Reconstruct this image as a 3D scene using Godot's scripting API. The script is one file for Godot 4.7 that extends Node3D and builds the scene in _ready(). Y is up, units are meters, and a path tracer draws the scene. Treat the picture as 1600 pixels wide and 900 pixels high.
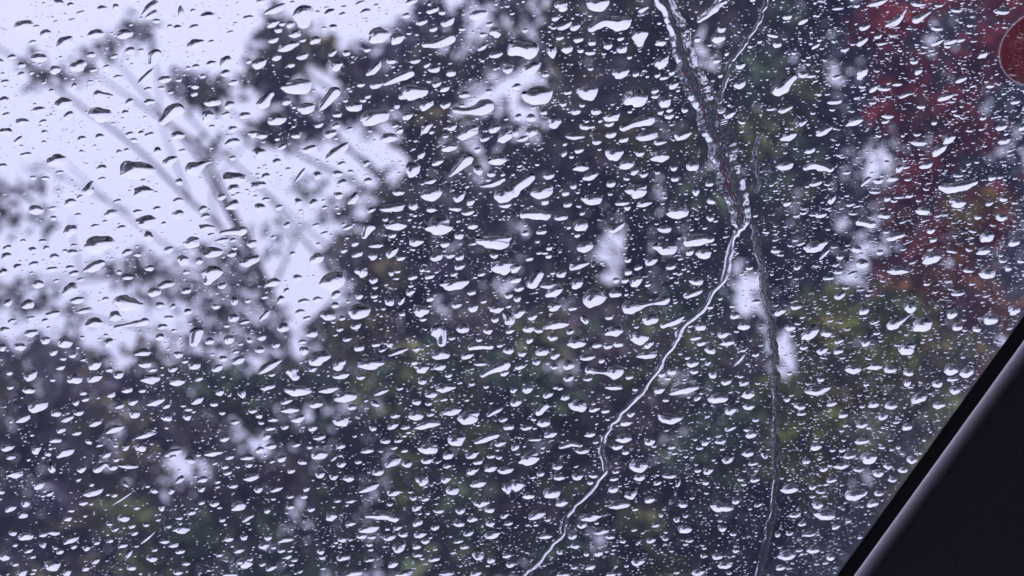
extends Node3D
# A rainy windscreen seen from inside a parked car, wet roadside trees out of focus beyond it.
# Units are metres; places on the windscreen are millimetres across (to the car's right) and up the rake from its aiming point.

const ACROSS := Vector3(0.955809, -0.000000, -0.293990)      # level line in the glass, to the car's right
const OUTWARD := Vector3(-0.199404, 0.734815, -0.648294)     # out of the glass
const RAKE := Vector3(0.216028, 0.678268, 0.702342)        # up the glass
const GLASS_AT := Vector3(0.000000, 1.388919, -0.787846)
const CAR_TURN := 17.0970                     # degrees
const DRY := 0.00015                        # metres between the outer face of the glass and the foot of a drop

var water: StandardMaterial3D
var film: StandardMaterial3D
var mats := {}
var used := {}
var rng := RandomNumberGenerator.new()
var taken := {}

func numbered(called: String) -> String:
	var n: int = used.get(called, 0)
	used[called] = n + 1
	return called if n == 0 else "%s_%03d" % [called, n]

func tag(o: Node, label: String, category: String, group := "", kind := "") -> void:
	o.set_meta("label", label)
	o.set_meta("category", category)
	if group: o.set_meta("group", group)
	if kind: o.set_meta("kind", kind)

func put(called: String, mesh: Mesh, m: Material, parent: Node = null) -> MeshInstance3D:
	var o := MeshInstance3D.new()
	o.mesh = mesh
	o.material_override = m
	if parent == null:
		o.name = numbered(called)
		add_child(o)
	else:
		o.name = called
		parent.add_child(o, true)
	return o

func base(called: String, where: Vector3, turn := 0.0) -> Node3D:
	var o := Node3D.new()
	o.name = numbered(called)
	o.position = where
	o.rotation_degrees.y = turn
	add_child(o)
	return o

func mat(c: Color, rough: float, vertex := false) -> StandardMaterial3D:
	var m := StandardMaterial3D.new()
	m.albedo_color = c.linear_to_srgb()
	m.roughness = rough
	m.vertex_color_use_as_albedo = vertex
	return m

func noise_map(freq: float, seed_: int, as_normal := false, octaves := 4) -> NoiseTexture2D:
	var t := NoiseTexture2D.new()
	var n := FastNoiseLite.new()
	n.seed = seed_
	n.frequency = freq
	n.fractal_octaves = octaves
	t.noise = n
	t.width = 256
	t.height = 256
	t.seamless = true
	t.as_normal_map = as_normal
	return t

# ---------- meshes ----------
class Shape:
	var v := PackedVector3Array()
	var n := PackedVector3Array()
	var c := PackedColorArray()
	var i := PackedInt32Array()

	func smooth_normals() -> void:
		n.resize(v.size())
		n.fill(Vector3.ZERO)
		for k in range(0, i.size(), 3):
			var a := v[i[k]]
			var f := (v[i[k + 2]] - a).cross(v[i[k + 1]] - a)
			n[i[k]] += f
			n[i[k + 1]] += f
			n[i[k + 2]] += f
		for k in n.size():
			n[k] = n[k].normalized()

	func mesh() -> ArrayMesh:
		var a := []
		a.resize(Mesh.ARRAY_MAX)
		a[Mesh.ARRAY_VERTEX] = v
		if n.size() == v.size(): a[Mesh.ARRAY_NORMAL] = n
		if c.size() == v.size(): a[Mesh.ARRAY_COLOR] = c
		a[Mesh.ARRAY_INDEX] = i
		var m := ArrayMesh.new()
		m.add_surface_from_arrays(Mesh.PRIMITIVE_TRIANGLES, a)
		return m

	func quad(p: Vector3, q: Vector3, r: Vector3, s: Vector3) -> void:   # flat, clockwise seen from its front
		var at := v.size()
		var f := (s - p).cross(q - p).normalized()
		for k in [p, q, r, s]:
			v.append(k)
			n.append(f)
		i.append_array([at, at + 1, at + 2, at, at + 2, at + 3])

	func box(lo: Vector3, hi: Vector3) -> void:
		var p := func(x, y, z): return Vector3(hi.x if x else lo.x, hi.y if y else lo.y, hi.z if z else lo.z)
		quad(p.call(0, 0, 1), p.call(0, 1, 1), p.call(1, 1, 1), p.call(1, 0, 1))
		quad(p.call(1, 0, 0), p.call(1, 1, 0), p.call(0, 1, 0), p.call(0, 0, 0))
		quad(p.call(0, 0, 0), p.call(0, 1, 0), p.call(0, 1, 1), p.call(0, 0, 1))
		quad(p.call(1, 0, 1), p.call(1, 1, 1), p.call(1, 1, 0), p.call(1, 0, 0))
		quad(p.call(0, 1, 1), p.call(0, 1, 0), p.call(1, 1, 0), p.call(1, 1, 1))
		quad(p.call(0, 0, 0), p.call(0, 0, 1), p.call(1, 0, 1), p.call(1, 0, 0))

	func tube(path: PackedVector3Array, radii: PackedFloat32Array, sides := 7) -> void:
		var at := v.size()
		for k in path.size():
			var d := (path[mini(k + 1, path.size() - 1)] - path[maxi(k - 1, 0)]).normalized()
			var x := d.cross(Vector3(0.31, 0.2, 0.93)).normalized()
			var y := d.cross(x)
			for s in sides:
				var w := TAU * s / sides
				var o := x * cos(w) + y * sin(w)
				v.append(path[k] + o * radii[k])
				n.append(o)
		for k in path.size() - 1:
			for s in sides:
				var a := at + k * sides + s
				var b := at + k * sides + (s + 1) % sides
				i.append_array([a, a + sides, b, b, a + sides, b + sides])

# ---------- water on the glass ----------
# Drop meshes lie with x across the glass, y out of it and z up the rake, in metres.
func dome_on(s: Shape, centre: Vector3, a: Vector2, b: Vector2, high: float, lift: float, wobble: float, rings: int, sides: int, r: RandomNumberGenerator) -> void:
	# a round foot stretched along a and b (mm), its top pushed up the glass by lift; wobble makes the outline uneven
	var w: Array[float] = []
	var phases := [r.randf() * TAU, r.randf() * TAU, r.randf() * TAU, r.randf() * TAU]
	for k in sides:
		var t := TAU * k / sides
		w.append(1.0 + wobble * (0.5 * sin(2.0 * t + phases[0]) + 0.45 * sin(3.0 * t + phases[1]) + 0.3 * sin(5.0 * t + phases[2]) + 0.16 * sin(8.0 * t + phases[3])))
	var at := s.v.size()
	var far := 0.5 * (a.length() + b.length())
	for k in rings:
		var q := 1.0 - pow(float(k) / rings, 1.25)      # 1 at the rim
		for t in sides:
			var turn := TAU * t / sides
			var e := a * cos(turn) + b * sin(turn)
			var p := e * (q * w[t])
			var h := high * pow(maxf(1.0 - q * q, 0.0), lerpf(0.85, 1.6, 0.5 + 0.5 * e.y / maxf(e.length(), 0.001)))   # steep below, easing off uphill
			p += Vector2(0.12, 1.0) * (lift * far * (1.0 - q * q))
			s.v.append(centre + Vector3(p.x, h, p.y) * 0.001)
	s.v.append(centre + Vector3(0.12 * lift * far, high, lift * far) * 0.001)
	var top := s.v.size() - 1
	var first := s.i.size()
	for k in rings - 1:
		for t in sides:
			var p0 := at + k * sides + t
			var p1 := at + k * sides + (t + 1) % sides
			s.i.append_array([p0, p0 + sides, p1, p1, p0 + sides, p1 + sides])
	var last := at + (rings - 1) * sides
	for t in sides:
		s.i.append_array([last + t, top, last + (t + 1) % sides])
	s.n.resize(s.v.size())
	shade(s, first, at)
	if s.n[top].y < 0.0:
		for k in range(first, s.i.size(), 3):
			var swap := s.i[k + 1]
			s.i[k + 1] = s.i[k + 2]
			s.i[k + 2] = swap
		for k in range(at, s.v.size()): s.n[k] = -s.n[k]
	foot(s, at, sides, centre)

func shade(s: Shape, first: int, from: int) -> void:
	for k in range(from, s.v.size()):
		s.n[k] = Vector3.ZERO
	for k in range(first, s.i.size(), 3):
		var p := s.v[s.i[k]]
		var f := (s.v[s.i[k + 2]] - p).cross(s.v[s.i[k + 1]] - p)
		for q in 3:
			s.n[s.i[k + q]] += f
	for k in range(from, s.v.size()):
		s.n[k] = s.n[k].normalized()

func foot(s: Shape, rim: int, sides: int, centre: Vector3) -> void:   # the flat face on the glass
	var at := s.v.size()
	var mid := Vector3.ZERO
	for t in sides:
		s.v.append(s.v[rim + t])
		s.n.append(Vector3.DOWN)
		mid += s.v[rim + t] / sides
	s.v.append(mid)
	s.n.append(Vector3.DOWN)
	for t in sides:
		var u := at + (t + 1) % sides
		if (s.v[u] - mid).cross(s.v[at + t] - mid).y < 0.0: s.i.append_array([at + sides, at + t, u])
		else: s.i.append_array([at + sides, u, at + t])

func run_on(s: Shape, path: PackedVector3Array, high: float, wobble: float, step: float, across_n: int, r: RandomNumberGenerator, ripple := 0.0) -> void:
	# a body of water along a path of (x mm, z mm, half width mm): merged drops, tails and rivulets
	var c := Curve3D.new()
	for k in path.size():
		var t := (path[mini(k + 1, path.size() - 1)] - path[maxi(k - 1, 0)]) / 5.0
		c.add_point(path[k], -t, t)
	c.bake_interval = step * 0.5
	var long := c.get_baked_length()
	var ends := Vector2(path[0].z, path[path.size() - 1].z)
	var most := 0.0
	for p in path: most = maxf(most, p.z)
	var count := maxi(8, int((long + ends.x + ends.y) / step))
	var jig := FastNoiseLite.new()
	jig.seed = r.randi() % 100000
	jig.frequency = 0.35 / maxf(most, 0.4)
	var at := s.v.size()
	var first := s.i.size()
	var rimless := across_n + 1
	for k in count + 1:
		# walk from the tip of one round end to the tip of the other, closer together at the ends
		var u := 0.5 - 0.5 * cos(PI * k / count) if count < 40 else float(k) / count
		var run := -ends.x + u * (long + ends.x + ends.y)
		var on := clampf(run, 0.0, long)
		var p := c.sample_baked(on, true)
		var reach := maxf(step, p.z * 1.1)      # wide water turns gently
		var q := c.sample_baked(minf(on + reach, long), true) - c.sample_baked(maxf(on - reach, 0.0), true)
		var d := Vector2(q.x, q.y).normalized()
		var side := Vector2(-d.y, d.x)
		var over := run - on
		var half := p.z
		if over != 0.0:
			half = p.z * sqrt(maxf(0.0, 1.0 - pow(over / p.z, 2.0)))
		half = maxf(half, 0.004)
		var mid := Vector2(p.x, p.y) + d * over
		var lw := 1.0 + wobble * jig.get_noise_2d(run, 0.0) * 2.0
		var rw := 1.0 + wobble * jig.get_noise_2d(run, 60.0) * 2.0
		var tall := high * half * (0.45 + 0.55 * half / most)
		if ripple > 0.0: tall = high * most * pow(half / most, 0.55) * minf(1.0, half / (0.3 * p.z))
		tall *= 1.0 + ripple * jig.get_noise_2d(run * 1.7, 200.0) * 2.0
		for t in rimless:
			var x := -cos(PI * t / across_n)
			var e := mid + side * (x * half * (rw if x > 0.0 else lw))
			var h := tall * pow(maxf(1.0 - x * x, 0.0), 1.35 if ripple > 0.0 else lerpf(0.85, 1.5, 0.5 + 0.5 * side.y * signf(x) * minf(1.0, absf(x) * 3.0)))
			if ripple > 0.0: h *= 1.0 + ripple * 1.6 * jig.get_noise_2d(run * 2.3, 400.0 + x * most * 2.0)
			s.v.append(Vector3(e.x, maxf(h, 0.0), e.y) * 0.001)
	for k in count:
		for t in across_n:
			var p0 := at + k * rimless + t
			s.i.append_array([p0, p0 + rimless, p0 + 1, p0 + 1, p0 + rimless, p0 + rimless + 1])
	s.n.resize(s.v.size())
	shade(s, first, at)
	if s.n[at + (count / 2) * rimless + across_n / 2].y < 0.0:
		for k in range(first, s.i.size(), 3):
			var swap := s.i[k + 1]
			s.i[k + 1] = s.i[k + 2]
			s.i[k + 2] = swap
		for k in range(at, s.v.size()): s.n[k] = -s.n[k]
	var flat := s.v.size()
	for k in count + 1:
		for t in [0, across_n]:
			s.v.append(s.v[at + k * rimless + t])
			s.n.append(Vector3.DOWN)
	for k in count:
		var p0 := flat + k * 2
		if (s.v[p0 + 2] - s.v[p0]).cross(s.v[p0 + 1] - s.v[p0]).y < 0.0: s.i.append_array([p0, p0 + 1, p0 + 2, p0 + 1, p0 + 3, p0 + 2])
		else: s.i.append_array([p0, p0 + 2, p0 + 1, p0 + 1, p0 + 2, p0 + 3])

func on_glass(x: float, z: float) -> Transform3D:
	return Transform3D(Basis(ACROSS, OUTWARD, RAKE), GLASS_AT + (ACROSS * x + RAKE * z) * 0.001 + OUTWARD * (DRY + 0.0))

func take(x: float, z: float, r: float) -> void:
	var key := Vector2i(floori(x / 4.0), floori(z / 4.0))
	if not taken.has(key): taken[key] = []
	taken[key].append(Vector3(x, z, r))

func free_at(x: float, z: float, r: float) -> bool:
	var key := Vector2i(floori(x / 4.0), floori(z / 4.0))
	for dx in range(-2, 3):
		for dz in range(-2, 3):
			for t in taken.get(key + Vector2i(dx, dz), []):
				if Vector2(t.x - x, t.y - z).length() < t.z + r: return false
	return true

func take_oval(x: float, z: float, a: Vector2, b: Vector2) -> void:
	var far := a.length()
	var thin := b.length()
	var n := maxi(1, ceili(far / maxf(thin, 0.1)))
	for k in n:
		var u := 0.0 if n == 1 else lerpf(-1.0, 1.0, float(k) / (n - 1)) * (1.0 - thin / far)
		take(x + a.x * u, z + a.y * u, thin * 0.95)

func raindrop(label: String, x: float, z: float, a: Vector2, b: Vector2) -> void:
	var s := Shape.new()
	dome_on(s, Vector3.ZERO, a, b, minf(a.length(), b.length()) * rng.randf_range(0.36, 0.56), rng.randf_range(-0.14, 0.06), rng.randf_range(0.08, 0.22), 12, 36, rng)
	var o := put("raindrop", s.mesh(), water)
	o.transform = on_glass(x, z)
	tag(o, label, "raindrop", "raindrops on the windscreen")
	take_oval(x, z, a, b)

func merged_drop(label: String, path: PackedVector3Array) -> void:
	var s := Shape.new()
	var from := path[0]
	for k in path.size():
		take(path[k].x, path[k].y, path[k].z)
		path[k] -= Vector3(from.x, from.y, 0)
	run_on(s, path, rng.randf_range(0.42, 0.6), 0.22, 0.22, 12, rng)
	var o := put("raindrop", s.mesh(), water)
	o.transform = on_glass(from.x, from.y)
	tag(o, label, "raindrop", "raindrops on the windscreen")

func trail(called: String, label: String, high: float, ripple: float, path: PackedVector3Array) -> void:
	var s := Shape.new()
	var from := Vector3(path[0].x, path[0].y, 0)
	var local := PackedVector3Array()
	for k in path.size():
		local.append(path[k] - from)
		if k == 0: continue
		for u in 8:
			var p := path[k - 1].lerp(path[k], u / 8.0)
			take(p.x, p.y, p.z)
	var bent := PackedVector3Array()      # small kinks where the water felt its way round
	for k in local.size():
		bent.append(local[k])
		if k + 1 < local.size():
			var side := (local[k + 1] - local[k]).cross(Vector3(0, 0, 1)).normalized()
			for u: float in [0.33, 0.68]:
				var p := local[k].lerp(local[k + 1], u)
				bent.append(p + Vector3(side.x, side.y, 0) * rng.randf_range(-0.3, 0.3) + Vector3(0, 0, p.z * rng.randf_range(-0.22, 0.3) * clampf(1.6 - p.z, 0.15, 1.0)))
	run_on(s, bent, high, 0.3, 0.3, 14, rng, ripple)
	var o := put(called, s.mesh(), water)
	o.transform = on_glass(from.x, from.y)
	tag(o, label, "water trail")

# ---------- plants ----------
func leaf(s: Shape, at: Vector3, long: float, wide: float, c: Color) -> void:
	# four faces folded along the midrib
	var d := Vector3(rng.randf_range(-1, 1), rng.randf_range(-1.1, 0.5), rng.randf_range(-1, 1)).normalized()
	var x := d.cross(Vector3(rng.randf_range(-1, 1), rng.randf_range(-1, 1), rng.randf_range(-1, 1))).normalized()
	var y := d.cross(x)
	var k := s.v.size()
	var tip := at + d * long - y * long * 0.12
	for p in [at, at + d * long * 0.45 + x * wide * 0.5 + y * wide * 0.2, tip, at + d * long * 0.45 - x * wide * 0.5 + y * wide * 0.2]:
		s.v.append(p)
		s.c.append(c)
	s.n.append_array([y, (y - x * 0.4).normalized(), y, (y + x * 0.4).normalized()])
	s.i.append_array([k, k + 1, k + 2, k, k + 2, k + 3])

func clump(s: Shape, at: Vector3, reach: float, count: int, long: float, tints: Array) -> void:
	var tint: Color = tints[rng.randi() % tints.size()]
	var lean := rng.randf_range(0.7, 1.3)
	for k in count:
		var o := Vector3(rng.randfn(), rng.randfn() * 0.85, rng.randfn()) * reach * 0.52
		var v := lean * rng.randf_range(0.65, 1.4)
		leaf(s, at + o, long * rng.randf_range(0.65, 1.25), long * rng.randf_range(0.45, 0.7), Color(tint.r * v, tint.g * v, tint.b * v))

func plant(called: String, label: String, category: String, group: String, foot_at: Vector3, trunk: PackedVector3Array, thick: float, bark: Material, clumps: Array, count: int, long: float, tints: Array, twigs := 0.35) -> Node3D:
	# trunk: points above the foot; clumps: Vector4(x, y, z, reach) in the place's own metres
	var o := base(called, foot_at)
	tag(o, label, category, group)
	var crown := Shape.new()
	if trunk.size() > 1:
		var radii := PackedFloat32Array()
		for k in trunk.size():
			radii.append(thick * lerpf(1.0, 0.3, float(k) / (trunk.size() - 1)))
		var t := Shape.new()
		t.tube(trunk, radii, 9)
		put("trunk" if thick > 0.05 else "stem", t.mesh(), bark, o)
	for q: Vector4 in clumps:
		var p := Vector3(q.x, q.y, q.z) - foot_at
		clump(crown, p, q.w, count, long, tints)
		if trunk.size() > 1 and rng.randf() < twigs:
			# a limb from the nearest lower point of the trunk
			var best := trunk[0]
			var score := 1e9
			for k in trunk.size() - 1:
				for u in 5:
					var w := trunk[k].lerp(trunk[k + 1], u / 5.0)
					var d := (w - (p - Vector3(0, 0.45 * Vector2(p.x - w.x, p.z - w.z).length(), 0))).length()
					if d < score:
						score = d
						best = w
			var mid := best.lerp(p, 0.5) + Vector3(rng.randf_range(-0.1, 0.1), rng.randf_range(-0.05, 0.15), rng.randf_range(-0.1, 0.1))
			var far := best.distance_to(p)
			var wood := Shape.new()
			wood.tube(PackedVector3Array([best, mid, p]), PackedFloat32Array([0.005 + far * 0.006, 0.004 + far * 0.004, 0.003]), 5)
			put("limb", wood.mesh(), bark, o)
	var m := mats.leaves as Material
	put("crown", crown.mesh(), m, o)
	return o

func branch(o: Node3D, path: PackedVector3Array, thick: float, bark: Material) -> void:
	var s := Shape.new()
	var c := Curve3D.new()
	for k in path.size():
		var t := (path[mini(k + 1, path.size() - 1)] - path[maxi(k - 1, 0)]) / 6.0
		c.add_point(path[k] - o.position, -t, t)
	c.bake_interval = 0.08
	var p := c.get_baked_points()
	var radii := PackedFloat32Array()
	for k in p.size(): radii.append(thick * lerpf(1.0, 0.45, float(k) / p.size()))
	s.tube(p, radii, 6)
	put("branch", s.mesh(), bark, o)

# ---------- the car ----------
func sheet_on(s: Shape, corners: Array, below: float, above: float) -> void:   # a slab along the glass: corners (mm across, mm up), between two heights over its outer face (metres)
	var p := func(k: int, h: float): return GLASS_AT + (ACROSS * corners[k].x + RAKE * corners[k].y) * 0.001 + OUTWARD * h
	s.quad(p.call(0, above), p.call(3, above), p.call(2, above), p.call(1, above))
	s.quad(p.call(0, below), p.call(1, below), p.call(2, below), p.call(3, below))
	for k in 4:
		var n := (k + 1) % 4
		s.quad(p.call(k, below), p.call(k, above), p.call(n, above), p.call(n, below))

func into_car(s: Shape, car: Node3D) -> ArrayMesh:     # from the world to the car's own axes
	var t := car.transform.affine_inverse()
	for k in s.v.size():
		s.v[k] = t * s.v[k]
		s.n[k] = t.basis * s.n[k]
	return s.mesh()

func pillar_sweep(profile: PackedVector2Array, smooth: bool) -> Shape:
	# profile: (mm to the right of the pillar's line, mm inwards from the outer face), swept along the line
	var a := Vector2(78.4, -63.35)
	var along := Vector2(0.28539, 0.95841)
	var right := Vector2(along.y, -along.x)
	var s := Shape.new()
	var runs := [-420.0, -300.0, -200.0, -120.0, -60.0, 0.0, 60.0, 120.0, 200.0, 300.0, 420.0]
	for r: float in runs:
		for p in profile:
			var at: Vector2 = a + along * r + right * p.x
			s.v.append(GLASS_AT + (ACROSS * at.x + RAKE * at.y - OUTWARD * p.y) * 0.001)
	var w := profile.size()
	for k in runs.size() - 1:
		for t in w - 1:
			var p0 := k * w + t
			s.i.append_array([p0, p0 + w, p0 + 1, p0 + 1, p0 + w, p0 + w + 1])
	s.smooth_normals()
	return s

func build_car() -> void:
	var car := base("car", Vector3(GLASS_AT.x, 0, GLASS_AT.z), CAR_TURN)
	tag(car, "car cabin with rain covered windscreen and dark trim beside the glass", "car")
	var a := Vector2(78.4, -63.35)
	var along := Vector2(0.28539, 0.95841)
	var right := Vector2(along.y, -along.x)
	var line := func(up: float, out: float) -> Vector2:
		var k: float = (up - a.y) / along.y
		return a + along * k + right * out
	# windscreen, 5 mm thick
	var s := Shape.new()
	sheet_on(s, [Vector2(-1250, -400), line.call(-400.0, 30.0), line.call(330.0, 30.0), Vector2(-1150, 330)], -0.005, 0.0)
	put("windscreen", into_car(s, car), mats.glass, car)
	# black seal strip along the pillar, on the inner face
	s = pillar_sweep(PackedVector2Array([Vector2(-4.0, 5.05), Vector2(-4.0, 5.3), Vector2(-3.8, 5.5), Vector2(1.5, 5.5), Vector2(1.5, 5.05)]), true)
	put("seal", into_car(s, car), mats.rubber, car)
	# pillar trim of grey plastic: its lip stands off the glass, then the flat
	var lip := PackedVector2Array([Vector2(2.5, 5.2), Vector2(2.0, 9.0), Vector2(-4.6, 10.6), Vector2(-5.4, 11.3)])
	for k in 11:
		var w := PI * 0.5 * k / 10.0
		lip.append(Vector2(-3.2 - 2.3 * cos(w), 12.0 + 2.2 * sin(w)))
	lip.append_array(PackedVector2Array([Vector2(-0.6, 14.16), Vector2(3.0, 14.0), Vector2(10.0, 13.5), Vector2(28.0, 12.4), Vector2(60.0, 11.8), Vector2(110.0, 11.4), Vector2(118.0, 9.5), Vector2(120.0, 0.0)]))
	s = pillar_sweep(lip, true)
	put("pillar_trim", into_car(s, car), mats.trim, car)
	# the rest of the cabin, plain and dark
	var part := func(called: String, lo: Vector3, hi: Vector3, m: Material) -> void:
		var b := Shape.new()
		b.box(lo, hi)
		put(called, b.mesh(), m, car)
	part.call("dashboard", Vector3(-1.25, 0.72, -0.30), Vector3(0.3, 1.02, 0.16), mats.lining)
	part.call("roof_lining", Vector3(-1.25, 1.615, 0.24), Vector3(0.3, 1.66, 2.3), mats.lining)
	part.call("floor_pan", Vector3(-1.25, 0.2, -0.30), Vector3(0.3, 0.26, 2.3), mats.lining)
	part.call("rear_panel", Vector3(-1.25, 0.26, 2.3), Vector3(0.3, 1.66, 2.36), mats.lining)
	part.call("door", Vector3(0.3, 0.2, -0.30), Vector3(0.34, 1.08, 2.3), mats.lining)
	part.call("door", Vector3(-1.29, 0.2, -0.30), Vector3(-1.25, 1.08, 2.3), mats.lining)
	part.call("side_pillar", Vector3(0.3, 1.08, 0.9), Vector3(0.34, 1.66, 1.05), mats.lining)
	part.call("side_pillar", Vector3(-1.29, 1.08, 0.9), Vector3(-1.25, 1.66, 1.05), mats.lining)
	part.call("side_window", Vector3(0.315, 1.08, 0.05), Vector3(0.32, 1.62, 2.3), mats.tint)
	part.call("side_window", Vector3(-1.27, 1.08, 0.05), Vector3(-1.265, 1.62, 2.3), mats.tint)
	part.call("bonnet", Vector3(-1.25, 0.85, -1.7), Vector3(0.3, 0.93, -0.36), mats.paint)

func build_sticker(x: float, z: float) -> void:
	var o := base("sticker", GLASS_AT + (ACROSS * x + RAKE * z) * 0.001 - OUTWARD * 0.0051)
	o.basis = Basis(ACROSS, OUTWARD, RAKE)
	tag(o, "round see through reddish sticker in the upper right corner of the glass", "sticker")
	var ring := func(r0: float, r1: float, y: float, thick: float) -> ArrayMesh:
		var s := Shape.new()
		var n := 72
		for k in n:
			var a0 := TAU * k / n
			var a1 := TAU * (k + 1) / n
			var p := func(r: float, w: float, h: float): return Vector3(cos(w) * r, h, sin(w) * r) * 0.001
			for h: float in [y, y - thick]:
				if r0 > 0.0: s.quad(p.call(r0, a0, h), p.call(r1, a0, h), p.call(r1, a1, h), p.call(r0, a1, h))
				else: s.quad(p.call(0.0, a0, h), p.call(r1, a0, h), p.call(r1, a1, h), p.call(0.0, a1, h))
			s.quad(p.call(r1, a0, y), p.call(r1, a1, y), p.call(r1, a1, y - thick), p.call(r1, a0, y - thick))
		return s.mesh()
	put("disc", ring.call(0.0, 8.1, -0.1, 0.12), mats.sticker, o)
	put("rim", ring.call(8.1, 8.35, -0.08, 0.2), mats.sticker_rim, o)
	put("centre_mark", ring.call(0.0, 2.4, -0.24, 0.03), mats.sticker_mark, o)

func fibre(label: String, path: PackedVector3Array) -> void:
	var s := Shape.new()
	var c := Curve3D.new()
	for k in path.size():
		var t := (path[mini(k + 1, path.size() - 1)] - path[maxi(k - 1, 0)]) / 5.0
		c.add_point(path[k] - path[0], -t, t)
	c.bake_interval = 0.3
	var pts := PackedVector3Array()
	var radii := PackedFloat32Array()
	for p in c.get_baked_points():
		pts.append(p * 0.001)
		radii.append(0.00009)
	s.tube(pts, radii, 5)
	var o := put("fibre", s.mesh(), mats.fibre)
	o.transform = Transform3D(Basis(ACROSS, OUTWARD, RAKE), GLASS_AT + (ACROSS * path[0].x + RAKE * path[0].z) * 0.001 - OUTWARD * 0.0052)
	tag(o, label, "fibre", "pale fibres on the glass")

func fine_drops() -> void:
	# everything between the drops: some hundred small ones, then specks by the thousand
	var s := Shape.new()
	var o := func(x: float, z: float, ax: float, az: float, bx: float, bz: float) -> void:
		var p := Vector2(ax, az)
		var q := Vector2(bx, bz)
		dome_on(s, Vector3(x, 0, z) * 0.001, p, q, minf(p.length(), q.length()) * rng.randf_range(0.36, 0.56), rng.randf_range(-0.14, 0.06), rng.randf_range(0.08, 0.2), 7, 20, rng)
		take_oval(x, z, p, q)
	o.call(-53.17, -20.53, 1.14, 0.07, -0.18, 1.01)
	o.call(-39.03, -11.32, 1.08, 0.31, -0.33, 0.97)
	o.call(14.3, -16.54, 0.93, 0.68, -0.57, 0.91)
	o.call(77.39, -22.16, 1.25, 0.07, -0.3, 1.06)
	o.call(-64.05, 52.38, 1.26, 0.1, -0.14, 0.75)
	o.call(-55.21, 27.37, 1.17, 0.5, -0.31, 0.74)
	o.call(-41.81, 26.86, 1.18, 0.5, -0.32, 0.74)
	o.call(-51.33, -28.32, 1.16, 0.65, -0.37, 0.78)
	o.call(-39.36, -24.56, 1.28, 0.37, -0.28, 0.83)
	o.call(3, -27.82, 1.27, 1.17, -0.41, 0.58)
	o.call(68.17, 46.17, 1.26, 0.71, -0.41, 0.65)
	o.call(-13.71, 18.75, 0.89, 0.79, -0.53, 0.74)
	o.call(23.86, 7.4, 1.05, 0.59, -0.47, 0.84)
	o.call(-1.68, -4.9, 1.16, 0.34, -0.33, 0.89)
	o.call(-9.45, -24.48, 1.21, 0.21, -0.27, 0.93)
	o.call(17.27, -14.54, 1.5, 0.26, -0.24, 0.76)
	o.call(74.89, -13.88, 1.27, 0.21, -0.34, 0.95)
	o.call(-17.8, -63.11, 1.18, 0.39, -0.36, 0.96)
	o.call(66.12, -0.8, 1, 0.06, -0.33, 1.19)
	o.call(-3.38, -38.18, 1.05, 0.06, -0.25, 1.14)
	o.call(-53.59, -40.33, 1.72, 0.62, -0.27, 0.76)
	o.call(-5.99, -4.91, 0.12, -0.91, 0.98, 0.13)
	o.call(-17.49, -15.37, 1.83, 0.87, -0.27, 0.56)
	o.call(-90.17, 46.57, 0.95, 0.29, -0.27, 0.87)
	o.call(30.39, 45.93, 0.96, 0.41, -0.44, 0.89)
	o.call(-53.29, 17.8, 0.99, 0.29, -0.31, 0.92)
	o.call(-56.32, 9.28, 1.6, -0.06, -0.07, 0.64)
	o.call(-33.68, -12.23, 1.02, 0.3, -0.33, 0.98)
	o.call(44.59, -5.79, 1.1, 0.19, -0.34, 1.01)
	o.call(6.49, -25.41, 1, 0.42, -0.44, 0.99)
	o.call(83.05, -0.65, 1.02, 0.42, -0.51, 0.98)
	o.call(-21.96, -53.58, 1.09, 0.18, -0.29, 1.06)
	o.call(21.41, -35.86, 1.38, 0.23, -0.26, 0.84)
	o.call(-91.22, 28.78, 1.21, -0.04, -0.06, 0.77)
	o.call(-14.91, 5.7, 1.09, 0.61, -0.4, 0.75)
	o.call(24.62, 14.49, 1.27, 0.23, -0.26, 0.81)
	o.call(-82.79, -15.25, 1.24, 0.08, -0.13, 0.82)
	o.call(-45.59, -19.01, 1.16, 0.49, -0.33, 0.8)
	o.call(-68.44, -34.33, 1.16, 0.49, -0.31, 0.81)
	o.call(1.06, -37.94, 1.25, 0.36, -0.31, 0.86)
	o.call(14.54, -32.37, 1.26, 0.36, -0.32, 0.85)
	o.call(19.51, 19.71, 1.28, 0.54, -0.33, 0.69)
	o.call(-32.37, -31.43, 1.05, 0.44, -0.37, 0.9)
	o.call(-76.18, -48.97, 1.09, 0.31, -0.28, 0.93)
	o.call(-15.38, -42.72, 1.07, 0.45, -0.39, 0.92)
	o.call(-72.22, 39.46, 1.11, 1.67, -0.47, 0.31)
	o.call(8.52, 24.79, -1.13, -0.87, 0.51, -0.66)
	o.call(-77.9, -40.83, 0.77, 0.55, -0.53, 0.99)
	o.call(-60.97, -43.78, 1.84, -0.12, 0.04, 0.68)
	o.call(-68.96, 39.12, 1.12, 0.21, -0.19, 0.75)
	o.call(-73.33, 51.77, 0.86, 0.75, -0.43, 0.62)
	o.call(-93.57, 26.64, 1.13, 0.09, -0.12, 0.77)
	o.call(-52.96, 51.7, 0.99, 0.55, -0.35, 0.69)
	o.call(-48.81, 49.95, 1.04, 0.44, -0.31, 0.71)
	o.call(-38.86, 30.26, 0.95, 0.67, -0.42, 0.69)
	o.call(-3.24, 55.3, 1.04, 0.74, -0.39, 0.6)
	o.call(-1.74, 50.68, 0.89, 0.37, -0.41, 0.87)
	o.call(-48, 14.11, 0.98, 0.07, -0.18, 0.96)
	o.call(5.27, 15.77, 1.36, 0.09, -0.17, 0.73)
	o.call(68.8, 31.59, 1.23, 0.52, -0.37, 0.69)
	o.call(-75.95, -7.68, 1.28, 0.23, -0.17, 0.73)
	o.call(-48.13, -14.53, 1, 0.06, -0.19, 1)
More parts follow.
